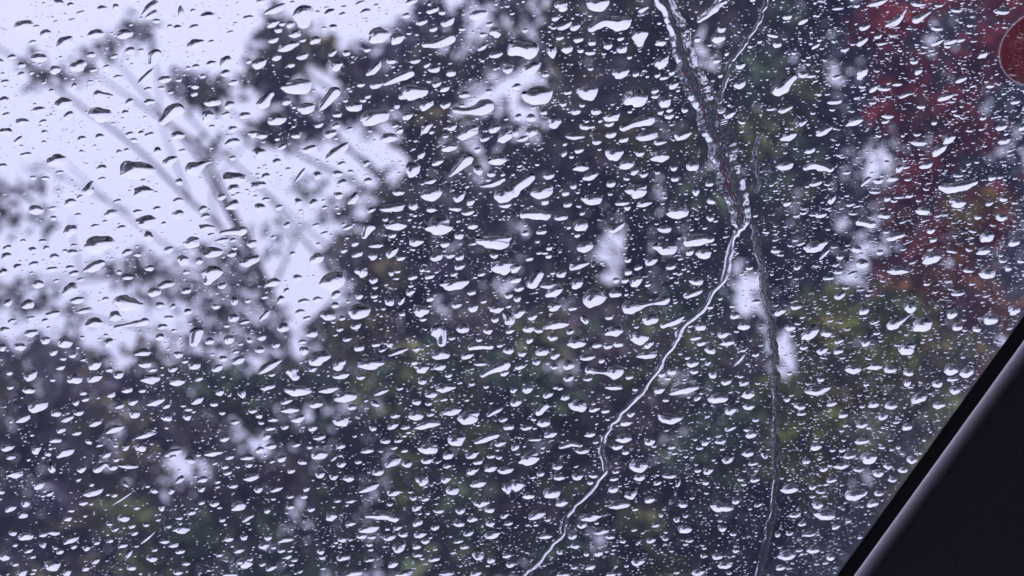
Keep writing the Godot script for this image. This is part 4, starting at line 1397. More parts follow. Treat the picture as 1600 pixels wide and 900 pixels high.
func _ready() -> void:
	rng.seed = 20240611
	# camera: focus on the glass, everything beyond it soft
	var cam := Camera3D.new()
	cam.name = "camera"
	cam.position = Vector3(0, 1.25, 0)
	cam.rotation_degrees = Vector3(10.0, 0, 0)
	var lens := CameraAttributesPhysical.new()
	lens.frustum_focus_distance = 0.80
	lens.frustum_focal_length = 278.2
	lens.exposure_aperture = 150.0
	lens.frustum_far = 600.0
	lens.frustum_near = 0.02
	cam.attributes = lens
	cam.fov = 7.2
	cam.near = 0.02
	cam.far = 600.0
	add_child(cam)
	cam.fov = 7.2
	# overcast, rainy sky
	var sky := ProceduralSkyMaterial.new()
	sky.sky_top_color = Color(0.92, 0.93, 1.28).linear_to_srgb()
	sky.sky_horizon_color = Color(0.70, 0.71, 1.02).linear_to_srgb()
	sky.sky_curve = 0.15
	sky.ground_horizon_color = Color(0.25, 0.25, 0.33).linear_to_srgb()
	sky.ground_bottom_color = Color(0.05, 0.05, 0.06).linear_to_srgb()
	var env := Environment.new()
	env.background_mode = Environment.BG_SKY
	env.sky = Sky.new()
	env.sky.sky_material = sky
	env.tonemap_mode = Environment.TONE_MAPPER_LINEAR
	env.tonemap_exposure = 1.1
	env.sdfgi_enabled = true
	env.ssao_enabled = true
	env.ssil_enabled = true
	env.fog_enabled = true
	env.fog_light_color = Color(0.74, 0.77, 1.0)
	env.fog_density = 0.0036
	var we := WorldEnvironment.new()
	we.name = "weather"
	we.environment = env
	add_child(we)
	var sun := DirectionalLight3D.new()
	sun.name = "veiled_sun"
	sun.light_energy = 0.45
	sun.light_angular_distance = 30.0
	sun.light_color = Color(1.0, 0.97, 0.95)
	sun.shadow_enabled = true
	sun.sky_mode = DirectionalLight3D.SKY_MODE_LIGHT_ONLY
	sun.rotation_degrees = Vector3(-58, 25, 0)
	add_child(sun)
	# materials
	water = StandardMaterial3D.new()
	water.albedo_color = Color(1, 1, 1, 0)
	water.transparency = BaseMaterial3D.TRANSPARENCY_ALPHA
	water.roughness = 0.0
	water.refraction_enabled = true
	water.refraction_scale = 0.033
	mats.glass = StandardMaterial3D.new()
	mats.glass.albedo_color = Color(0.97, 0.98, 1.0, 0.02)
	mats.glass.transparency = BaseMaterial3D.TRANSPARENCY_ALPHA
	mats.glass.roughness = 0.0
	mats.rubber = mat(Color(0.006, 0.006, 0.007), 0.9)
	mats.trim = mat(Color(0.55, 0.51, 0.58), 0.5)
	mats.trim.normal_enabled = true
	mats.trim.normal_texture = noise_map(0.12, 3, true)
	mats.trim.normal_scale = 0.14
	mats.trim.uv1_triplanar = true
	mats.trim.uv1_scale = Vector3.ONE * 45.0
	mats.lining = mat(Color(0.018, 0.017, 0.02), 0.9)
	mats.lining.metallic_specular = 0.1
	mats.paint = mat(Color(0.006, 0.006, 0.01), 0.6)
	mats.paint.metallic_specular = 0.0
	mats.tint = mat(Color(0.02, 0.02, 0.025), 0.3)
	mats.tint.transparency = BaseMaterial3D.TRANSPARENCY_ALPHA
	mats.tint.albedo_color.a = 0.66
	mats.bark = mat(Color(0.05, 0.042, 0.045), 0.9)
	mats.leaves = mat(Color(1, 1, 1), 0.75, true)
	mats.leaves.metallic_specular = 0.25
	mats.leaves.backlight_enabled = true
	mats.leaves.backlight = Color(0.6, 0.6, 0.6)
	mats.fibre = mat(Color(0.7, 0.68, 0.72), 0.6)
	mats.sticker = mat(Color(0.34, 0.035, 0.055), 0.5)
	mats.sticker.backlight_enabled = true
	mats.sticker.backlight = Color(0.5, 0.12, 0.16)
	mats.sticker.transparency = BaseMaterial3D.TRANSPARENCY_ALPHA
	mats.sticker.albedo_color.a = 0.5
	mats.sticker_rim = mat(Color(0.8, 0.72, 0.76), 0.4)
	mats.sticker_rim.backlight_enabled = true
	mats.sticker_rim.backlight = Color(1, 1, 1)
	mats.sticker_rim.transparency = BaseMaterial3D.TRANSPARENCY_ALPHA
	mats.sticker_rim.albedo_color.a = 0.28
	mats.sticker_mark = mat(Color(0.03, 0.01, 0.015), 0.5)
	mats.sticker_mark.transparency = BaseMaterial3D.TRANSPARENCY_ALPHA
	mats.sticker_mark.albedo_color.a = 0.6
	mats.ground = mat(Color(0.014, 0.016, 0.013), 0.95)
	mats.ground.metallic_specular = 0.0
	mats.road = mat(Color(0.018, 0.018, 0.021), 0.85)
	mats.road.metallic_specular = 0.0
	# the setting
	var g := Shape.new()
	g.quad(Vector3(-300, 0, -300), Vector3(300, 0, -300), Vector3(300, 0, 300), Vector3(-300, 0, 300))
	var ground := put("ground", g.mesh(), mats.ground)
	tag(ground, "dark wet grassy ground under the trees", "ground", "", "structure")
	var bank := Shape.new()
	var rough := FastNoiseLite.new()
	rough.seed = 5
	rough.frequency = 0.09
	for k in 81:
		for t in 13:
			var u := t / 12.0
			var x := -100.0 + 2.5 * k
			var rise := smoothstep(0.0, 0.7, u) * (3.1 + 0.5 * rough.get_noise_2d(x, 0.0)) + 0.25 * rough.get_noise_2d(x * 2.0, u * 60.0) * smoothstep(0.0, 0.2, u)
			bank.v.append(Vector3(x, rise + 0.004 * t, -27.0 - 16.0 * u))
	for k in 80:
		for t in 12:
			var p0 := k * 13 + t
			bank.i.append_array([p0, p0 + 1, p0 + 13, p0 + 1, p0 + 14, p0 + 13])
	bank.smooth_normals()
	var slope := put("bank", bank.mesh(), mats.ground)
	tag(slope, "low overgrown earth bank behind the roadside trees", "bank", "", "structure")
	var rd := Shape.new()
	rd.quad(Vector3(-120, 0.004, -7), Vector3(120, 0.004, -7), Vector3(120, 0.004, 4), Vector3(-120, 0.004, 4))
	var road := put("road", rd.mesh(), mats.road)
	tag(road, "wet dark asphalt road the car is parked on", "road", "", "structure")
	var twiggy := plant("slender_tree", "slender sparse tree with thin slanting branches against the pale sky", "tree", "", Vector3(-0.76, 0, -19.01), [Vector3(0, -0.1, 0), Vector3(-0.05, 3.41, -0.21), Vector3(-0.13, 4.1, -0.09), Vector3(-0.19, 4.42, -0.03), Vector3(-0.27, 4.63, 0)], 0.016, mats.bark, [Vector4(-1.59, 5.64, -18.69, 0.07), Vector4(-1.52, 5.5, -18.15, 0.07), Vector4(-1.68, 5.51, -18.46, 0.07), Vector4(-1.94, 5.38, -18.21, 0.07), Vector4(-1.94, 5.52, -18.92, 0.07), Vector4(-1.76, 5.42, -18.4, 0.07), Vector4(-1.25, 5.18, -18.88, 0.07), Vector4(-2.18, 4.9, -18.58, 0.07), Vector4(-2.12, 4.92, -18.46, 0.07), Vector4(-1.98, 5.01, -18.76, 0.07), Vector4(-2.27, 4.95, -19.09, 0.07), Vector4(-2.17, 4.91, -19.01, 0.07), Vector4(-2.07, 4.8, -18.5, 0.07), Vector4(-1.92, 4.76, -18.3, 0.07), Vector4(-0.89, 5.12, -19.46, 0.08), Vector4(-0.72, 5.02, -19.26, 0.08), Vector4(-0.74, 4.92, -19.03, 0.08), Vector4(-1.07, 5.01, -19.89, 0.08), Vector4(-1.62, 4.77, -19.5, 0.08), Vector4(-1.51, 4.68, -18.82, 0.08), Vector4(-1.33, 4.88, -19.84, 0.08), Vector4(-1.16, 4.7, -18.86, 0.08), Vector4(-1.15, 4.72, -18.92, 0.08), Vector4(-2.14, 4.65, -19.31, 0.08), Vector4(-1.98, 4.6, -18.99, 0.08), Vector4(-1.72, 4.78, -19.58, 0.08), Vector4(-1.54, 4.57, -18.61, 0.08), Vector4(-1.36, 4.55, -18.76, 0.08), Vector4(-1.07, 4.58, -18.66, 0.08), Vector4(-2.14, 4.57, -19.16, 0.08), Vector4(-2.02, 4.54, -19.04, 0.08), Vector4(-1.57, 4.68, -19.55, 0.08), Vector4(-1.28, 4.58, -19.08, 0.08), Vector4(-1.27, 4.65, -19.72, 0.08), Vector4(-1.15, 4.71, -19.96, 0.08), Vector4(-1.03, 4.5, -18.93, 0.08), Vector4(-1.82, 4.44, -18.71, 0.08), Vector4(-1.31, 4.44, -18.87, 0.08), Vector4(-1.32, 4.64, -19.95, 0.08), Vector4(-1.16, 4.44, -19.14, 0.08), Vector4(-0.97, 4.38, -18.71, 0.08), Vector4(-1.32, 4.55, -19.97, 0.08), Vector4(-1.09, 4.42, -19.24, 0.08), Vector4(-1.35, 4.39, -19.52, 0.08), Vector4(-0.8, 4.31, -19, 0.08), Vector4(-0.92, 4.21, -19.19, 0.08), Vector4(-0.88, 4.3, -19.51, 0.08), Vector4(-1.01, 4.22, -19.7, 0.08)], 26, 0.055, [Color(0.072, 0.079, 0.086), Color(0.1, 0.098, 0.11), Color(0.065, 0.079, 0.065)])
	branch(twiggy, [Vector3(-0.98, 4.5, -18.72), Vector3(-1.2, 4.79, -18.72), Vector3(-1.36, 4.94, -18.74), Vector3(-1.58, 5.16, -18.76), Vector3(-1.83, 5.35, -18.77), Vector3(-2.1, 5.55, -18.79), Vector3(-2.32, 5.69, -18.81)], 0.0114, mats.bark)
	branch(twiggy, [Vector3(-0.88, 4.37, -18.74), Vector3(-0.68, 4.61, -18.75), Vector3(-0.88, 4.83, -18.76), Vector3(-1.03, 4.97, -18.79)], 0.0072, mats.bark)
	branch(twiggy, [Vector3(-0.72, 4.58, -18.71), Vector3(-0.88, 4.77, -18.72), Vector3(-1.07, 5, -18.73), Vector3(-1.26, 5.18, -18.75), Vector3(-1.48, 5.46, -18.75), Vector3(-1.51, 5.63, -18.78)], 0.0078, mats.bark)
	branch(twiggy, [Vector3(-1.33, 4.9, -18.65), Vector3(-1.45, 5.21, -18.64), Vector3(-1.48, 5.46, -18.65)], 0.006, mats.bark)
	branch(twiggy, [Vector3(-1.2, 4.78, -18.67), Vector3(-1.25, 4.95, -18.69), Vector3(-1.12, 5.15, -18.71)], 0.0054, mats.bark)
	branch(twiggy, [Vector3(-1.59, 4.86, -18.66), Vector3(-1.81, 4.98, -18.69), Vector3(-1.98, 5.09, -18.72)], 0.0054, mats.bark)
	branch(twiggy, [Vector3(-1.06, 4.58, -18.71), Vector3(-1.36, 4.69, -18.74), Vector3(-1.63, 4.88, -18.75), Vector3(-1.85, 5.08, -18.77)], 0.0072, mats.bark)
	branch(twiggy, [Vector3(-0.98, 4.47, -18.73), Vector3(-1.38, 4.58, -18.76), Vector3(-1.82, 4.62, -18.8), Vector3(-2.14, 4.58, -18.86)], 0.0066, mats.bark)
	branch(twiggy, [Vector3(-1.78, 4.6, -18.7), Vector3(-1.82, 4.72, -18.73), Vector3(-1.84, 4.86, -18.76)], 0.0054, mats.bark)
	plant("broad_tree", "broad dark tree with ragged crown reaching into the pale sky", "tree", "", Vector3(-0.3, 0, -21.17), [Vector3(0, -0.1, 0), Vector3(-0.03, 3.65, -0.23), Vector3(-0.12, 4.66, -0.06), Vector3(-0.18, 5.34, 0.06), Vector3(-0.06, 5.87, 0.16)], 0.14, mats.bark, [Vector4(0.01, 6.78, -20.88, 0.1), Vector4(0.3, 6.95, -21.62, 0.1), Vector4(0.46, 6.6, -20.2, 0.09), Vector4(-0.29, 6.52, -20.37, 0.09), Vector4(-0.17, 6.54, -20.19, 0.09), Vector4(-0.1, 6.87, -21.72, 0.1), Vector4(0.02, 6.68, -20.94, 0.1), Vector4(0.37, 6.58, -20.65, 0.1), Vector4(0.67, 6.68, -20.75, 0.1), Vector4(-0.38, 6.35, -19.89, 0.09), Vector4(-0.34, 6.58, -20.92, 0.1), Vector4(-0.14, 6.71, -21.21, 0.1), Vector4(-0.11, 6.42, -20.04, 0.09), Vector4(0.05, 6.67, -21.08, 0.1), Vector4(0.14, 6.38, -20.11, 0.09), Vector4(0.33, 6.39, -20.02, 0.09), Vector4(0.43, 6.5, -20.69, 0.1), Vector4(0.52, 6.67, -21.01, 0.1), Vector4(0.67, 6.81, -21.83, 0.1), Vector4(-0.41, 6.77, -21.84, 0.1), Vector4(-0.34, 6.52, -20.92, 0.1), Vector4(-0.16, 6.35, -20.51, 0.09), Vector4(0.09, 6.64, -21.65, 0.1), Vector4(0.21, 6.46, -20.81, 0.1), Vector4(0.26, 6.27, -19.92, 0.09), Vector4(0.42, 6.64, -21.65, 0.1), Vector4(0.56, 6.47, -20.77, 0.1), Vector4(-0.15, 6.61, -21.8, 0.1), Vector4(0.29, 6.25, -20.52, 0.09), Vector4(-0.39, 6.17, -20.66, 0.09), Vector4(-0.01, 6.07, -19.94, 0.09), Vector4(0.21, 6.05, -20.09, 0.09), Vector4(0.33, 6.26, -20.78, 0.1), Vector4(0.38, 6.41, -21.4, 0.1), Vector4(-0.47, 6.28, -21.66, 0.1), Vector4(-0.35, 6.46, -21.98, 0.1), Vector4(0.29, 5.99, -20.06, 0.09), Vector4(0.46, 6.2, -21.24, 0.1), Vector4(-0.68, 5.95, -20.73, 0.1), Vector4(-0.5, 6.1, -21.05, 0.1), Vector4(-0.39, 5.95, -20.66, 0.09), Vector4(-0.17, 6.16, -21.58, 0.1), Vector4(-0.05, 6.29, -21.8, 0.1), Vector4(0.03, 6.19, -21.41, 0.1), Vector4(0.21, 5.97, -20.44, 0.09), Vector4(0.27, 5.9, -20.32, 0.09), Vector4(0.49, 6.26, -21.98, 0.1), Vector4(-0.69, 5.91, -20.78, 0.1), Vector4(-0.52, 5.99, -21.29, 0.1), Vector4(-0.42, 5.94, -20.79, 0.1), Vector4(0.29, 6.07, -21.61, 0.1), Vector4(0.44, 5.9, -20.84, 0.1), Vector4(-0.76, 5.81, -21.01, 0.1), Vector4(-0.59, 5.73, -20.28, 0.09), Vector4(-0.47, 5.94, -21.49, 0.1), Vector4(0.16, 5.66, -19.97, 0.09), Vector4(0.29, 5.78, -20.7, 0.09), Vector4(-0.45, 5.87, -21.72, 0.1), Vector4(-0.29, 5.58, -20.23, 0.09), Vector4(-0.08, 5.71, -20.88, 0.1), Vector4(-0.46, 5.8, -21.65, 0.1), Vector4(-0.05, 5.77, -21.91, 0.1), Vector4(0.09, 5.68, -21.48, 0.1), Vector4(0.19, 5.77, -21.89, 0.1), Vector4(0.3, 5.49, -20.28, 0.09), Vector4(0.4, 5.51, -20.29, 0.09), Vector4(-0.29, 5.65, -21.46, 0.1), Vector4(0.01, 5.43, -20.73, 0.09), Vector4(0.22, 5.55, -21.13, 0.1), Vector4(0.33, 5.52, -20.91, 0.1), Vector4(0.44, 5.63, -21.79, 0.1), Vector4(-0.51, 5.21, -20.11, 0.09), Vector4(-0.38, 5.18, -20.13, 0.09), Vector4(-0.34, 5.65, -22, 0.1), Vector4(-0.18, 5.57, -21.98, 0.1), Vector4(-0.05, 5.49, -21.52, 0.1), Vector4(0.07, 5.47, -21.46, 0.1), Vector4(0.17, 5.25, -20.41, 0.09), Vector4(-0.65, 5.29, -21.27, 0.1), Vector4(-0.6, 5.38, -21.27, 0.1), Vector4(-0.37, 5.27, -20.87, 0.1), Vector4(-0.19, 5.38, -21.43, 0.1), Vector4(-0.09, 5.14, -20.04, 0.09), Vector4(0.13, 5.07, -20.08, 0.09), Vector4(-0.8, 5.35, -22.07, 0.1), Vector4(-0.65, 4.96, -20.09, 0.09), Vector4(-0.57, 5.02, -20.23, 0.09), Vector4(-0.46, 5.32, -21.92, 0.1), Vector4(-0.3, 5.28, -21.29, 0.1), Vector4(-0.19, 5.3, -21.78, 0.1), Vector4(-0.07, 5.15, -20.96, 0.1), Vector4(0.2, 5.02, -20.19, 0.09), Vector4(-0.75, 5.15, -21.37, 0.1), Vector4(-0.59, 4.87, -20.08, 0.09), Vector4(-0.59, 5.23, -21.84, 0.1), Vector4(-0.26, 4.97, -20.67, 0.09), Vector4(-0.15, 5.22, -22.06, 0.1), Vector4(-0.08, 5.26, -21.79, 0.1), Vector4(0.15, 5.07, -21.08, 0.1), Vector4(0.28, 5.24, -21.78, 0.1), Vector4(-0.63, 4.9, -20.47, 0.09), Vector4(-0.51, 4.97, -20.96, 0.1), Vector4(-0.44, 5.22, -22.24, 0.1), Vector4(-0.32, 5.14, -21.79, 0.1), Vector4(-0.22, 4.99, -21.22, 0.1), Vector4(0.1, 4.9, -20.66, 0.09), Vector4(-0.61, 4.89, -20.96, 0.1), Vector4(-0.59, 4.86, -21.34, 0.1), Vector4(-0.4, 4.79, -20.97, 0.1), Vector4(-0.12, 4.82, -20.66, 0.09), Vector4(0.1, 5.01, -21.64, 0.1), Vector4(0.19, 4.7, -20.43, 0.09), Vector4(-0.66, 4.64, -20.15, 0.09), Vector4(-0.54, 4.96, -22.13, 0.1), Vector4(-0.26, 4.72, -21.1, 0.1), Vector4(-0.05, 4.9, -21.91, 0.1), Vector4(0.06, 4.66, -20.61, 0.09), Vector4(0.13, 4.63, -20.44, 0.09), Vector4(-0.32, 4.65, -20.93, 0.09), Vector4(-0.01, 4.85, -22.08, 0.1), Vector4(0.01, 4.81, -22.27, 0.1), Vector4(-1.07, 6.07, -20.52, 0.08), Vector4(-1.18, 6.26, -21.78, 0.09), Vector4(-1.02, 5.9, -20.37, 0.08), Vector4(-0.89, 6.03, -20.73, 0.08), Vector4(-1.18, 5.98, -21.07, 0.08), Vector4(-1.07, 5.78, -20.39, 0.08), Vector4(-0.73, 6.05, -21.14, 0.08), Vector4(-0.59, 6.11, -21.73, 0.09), Vector4(-1.51, 5.91, -21, 0.08), Vector4(-1.4, 5.85, -20.83, 0.08), Vector4(-0.65, 5.81, -20.69, 0.08), Vector4(-1.11, 5.68, -20.89, 0.08), Vector4(-1, 5.59, -20.19, 0.08), Vector4(-0.91, 5.6, -20.33, 0.08)], 66, 0.085, [Color(0.13, 0.11, 0.15), Color(0.15, 0.14, 0.16), Color(0.13, 0.13, 0.11), Color(0.16, 0.14, 0.082)])
	plant("leafy_tree", "tall green leafy tree with pale sky gaps left of the wide water trail", "tree", "", Vector3(0.66, 0, -22.16), [Vector3(0, -0.1, 0), Vector3(-0.03, 3.76, -0.25), Vector3(-0.08, 4.69, -0.08), Vector3(-0.03, 5.62, 0.08), Vector3(0.03, 6.37, 0.21)], 0.13, mats.bark, [Vector4(1.12, 7.05, -21.31, 0.1), Vector4(0.51, 7.12, -21.97, 0.1), Vector4(0.79, 7.19, -22.05, 0.1), Vector4(0.85, 6.98, -21.21, 0.1), Vector4(0.96, 6.85, -20.77, 0.1), Vector4(1.12, 7.11, -21.94, 0.1), Vector4(0.47, 6.8, -21, 0.1), Vector4(0.58, 6.77, -21.1, 0.1), Vector4(0.74, 7.09, -22.08, 0.1), Vector4(0.94, 7.11, -22.35, 0.1), Vector4(1.06, 7.14, -22.45, 0.1), Vector4(1.2, 7.17, -22.63, 0.1), Vector4(1.2, 6.98, -21.83, 0.1), Vector4(0.29, 6.86, -21.75, 0.1), Vector4(0.37, 6.81, -21.62, 0.1), Vector4(0.52, 7.07, -22.46, 0.1), Vector4(0.65, 6.72, -21.18, 0.1), Vector4(0.74, 6.98, -22.02, 0.1), Vector4(0.86, 7.04, -22.59, 0.1), Vector4(1.04, 6.81, -21.7, 0.1), Vector4(1.19, 6.99, -21.98, 0.1), Vector4(1.26, 6.87, -21.94, 0.1), Vector4(0.24, 6.72, -21.55, 0.1), Vector4(0.41, 6.55, -21.02, 0.1), Vector4(0.49, 6.84, -22.03, 0.1), Vector4(0.67, 6.7, -21.75, 0.1), Vector4(0.77, 6.75, -21.95, 0.1), Vector4(0.96, 7.08, -22.89, 0.11), Vector4(1.08, 7, -22.71, 0.1), Vector4(1.28, 6.68, -21.42, 0.1), Vector4(0.28, 6.92, -22.95, 0.11), Vector4(0.4, 6.88, -22.5, 0.1), Vector4(0.47, 6.55, -21.48, 0.1), Vector4(0.65, 6.5, -21.24, 0.1), Vector4(0.77, 6.75, -22.21, 0.1), Vector4(0.88, 6.57, -21.71, 0.1), Vector4(0.93, 6.5, -21.04, 0.1), Vector4(1.12, 6.88, -22.58, 0.1), Vector4(0.35, 6.8, -22.77, 0.1), Vector4(0.51, 6.52, -21.66, 0.1), Vector4(0.77, 6.57, -22.18, 0.1), Vector4(0.88, 6.8, -22.66, 0.1), Vector4(0.97, 6.42, -21.5, 0.1), Vector4(1.19, 6.74, -22.88, 0.11), Vector4(1.2, 6.43, -21.31, 0.1), Vector4(0.48, 6.46, -22, 0.1), Vector4(0.64, 6.63, -22.63, 0.1), Vector4(0.72, 6.37, -21.46, 0.1), Vector4(0.84, 6.42, -21.58, 0.1), Vector4(0.95, 6.31, -21.44, 0.1), Vector4(1.21, 6.67, -22.64, 0.1), Vector4(1.32, 6.6, -22.4, 0.1), Vector4(0.24, 6.19, -21.15, 0.1), Vector4(0.4, 6.41, -22.13, 0.1), Vector4(0.47, 6.22, -21.33, 0.1), Vector4(0.67, 6.4, -22.03, 0.1), Vector4(0.74, 6.39, -22.29, 0.1), Vector4(1.11, 6.38, -22.31, 0.1), Vector4(1.21, 6.33, -21.95, 0.1), Vector4(0.52, 6.01, -21.19, 0.1), Vector4(0.61, 6.36, -22.31, 0.1), Vector4(0.75, 6.34, -22.4, 0.1), Vector4(0.86, 6.25, -22.25, 0.1), Vector4(1.13, 5.98, -20.99, 0.1), Vector4(1.18, 6.17, -21.54, 0.1), Vector4(0.39, 6.18, -22.39, 0.1), Vector4(0.5, 6.31, -22.57, 0.1), Vector4(0.61, 6.22, -22.21, 0.1), Vector4(0.72, 6.29, -22.61, 0.1), Vector4(0.81, 5.88, -21.11, 0.1), Vector4(1.06, 6.29, -22.69, 0.1), Vector4(1.1, 6.13, -21.82, 0.1), Vector4(1.35, 6.25, -22.7, 0.1), Vector4(1.43, 6.22, -22.41, 0.1), Vector4(0.29, 5.83, -21.02, 0.1), Vector4(0.4, 5.99, -22.11, 0.1), Vector4(0.54, 5.87, -21.47, 0.1), Vector4(0.56, 5.88, -21.36, 0.1), Vector4(0.75, 6.13, -22.37, 0.1), Vector4(0.85, 6.01, -21.89, 0.1), Vector4(1.1, 6.2, -22.83, 0.1), Vector4(1.13, 6.15, -22.69, 0.1), Vector4(1.28, 6.05, -22.37, 0.1), Vector4(1.44, 6.16, -22.72, 0.1), Vector4(0.23, 5.79, -21.37, 0.1), Vector4(0.39, 5.82, -21.65, 0.1), Vector4(0.48, 5.71, -21.1, 0.1), Vector4(0.55, 5.65, -21.14, 0.1), Vector4(0.75, 5.67, -21.19, 0.1), Vector4(0.88, 5.92, -22.12, 0.1), Vector4(0.96, 5.91, -22.31, 0.1), Vector4(1.15, 5.76, -21.48, 0.1), Vector4(1.26, 6.1, -22.75, 0.1), Vector4(1.41, 6.09, -22.77, 0.1), Vector4(0.18, 5.97, -22.75, 0.1), Vector4(0.29, 5.95, -22.75, 0.1), Vector4(0.35, 5.74, -21.76, 0.1), Vector4(0.54, 5.84, -22.19, 0.1), Vector4(0.67, 5.93, -22.93, 0.1), Vector4(0.78, 5.63, -21.31, 0.1), Vector4(0.87, 5.86, -22.45, 0.1), Vector4(1.05, 5.7, -21.37, 0.1), Vector4(1.33, 6, -22.8, 0.1), Vector4(1.44, 5.86, -22.39, 0.1), Vector4(0.24, 5.82, -22.77, 0.1), Vector4(0.42, 5.68, -21.94, 0.1), Vector4(0.49, 5.51, -21.17, 0.1), Vector4(0.89, 5.47, -21.12, 0.1), Vector4(1.03, 5.69, -22.22, 0.1), Vector4(1.16, 5.59, -21.63, 0.1), Vector4(1.2, 5.5, -21.4, 0.1), Vector4(0.24, 5.56, -22.15, 0.1), Vector4(0.37, 5.44, -21.4, 0.1), Vector4(0.57, 5.71, -22.87, 0.1), Vector4(0.59, 5.5, -21.54, 0.1), Vector4(0.73, 5.39, -21.25, 0.1), Vector4(0.87, 5.51, -21.89, 0.1), Vector4(0.96, 5.59, -22.2, 0.1), Vector4(1.21, 5.74, -23.15, 0.11), Vector4(1.27, 5.56, -21.85, 0.1), Vector4(0.21, 5.31, -21.54, 0.1), Vector4(0.35, 5.38, -21.48, 0.1), Vector4(0.8, 5.58, -23.02, 0.1), Vector4(0.91, 5.42, -21.76, 0.1), Vector4(1, 5.27, -21.29, 0.1), Vector4(1.14, 5.51, -22.59, 0.1), Vector4(1.21, 5.46, -22.21, 0.1), Vector4(0.17, 5.2, -21.47, 0.1), Vector4(0.24, 5.15, -21.3, 0.1), Vector4(0.31, 5.25, -21.44, 0.1), Vector4(0.73, 5.37, -22.54, 0.1), Vector4(0.9, 5.22, -21.79, 0.1), Vector4(1, 5.46, -22.78, 0.1), Vector4(1.1, 5.44, -22.51, 0.1), Vector4(1.29, 5.48, -22.87, 0.1), Vector4(0.13, 5.16, -21.52, 0.1), Vector4(0.29, 5.09, -21.43, 0.1), Vector4(0.36, 5.19, -21.9, 0.1), Vector4(0.81, 5.18, -21.65, 0.1), Vector4(0.99, 5.25, -22.3, 0.1), Vector4(1.35, 5.38, -22.72, 0.1), Vector4(0.24, 5.28, -22.97, 0.1), Vector4(0.44, 5.19, -22.74, 0.1), Vector4(0.52, 5.06, -21.84, 0.1), Vector4(0.62, 5.06, -21.81, 0.1), Vector4(0.73, 5.01, -21.89, 0.1), Vector4(0.82, 5, -21.37, 0.1), Vector4(0.95, 5.05, -22.05, 0.1), Vector4(0.41, 4.88, -21.49, 0.1), Vector4(0.81, 4.92, -21.7, 0.1), Vector4(0.96, 4.97, -21.67, 0.1), Vector4(1.08, 5.01, -22.74, 0.1)], 70, 0.085, [Color(0.085, 0.13, 0.08), Color(0.11, 0.16, 0.09), Color(0.12, 0.1, 0.1), Color(0.19, 0.2, 0.085)])
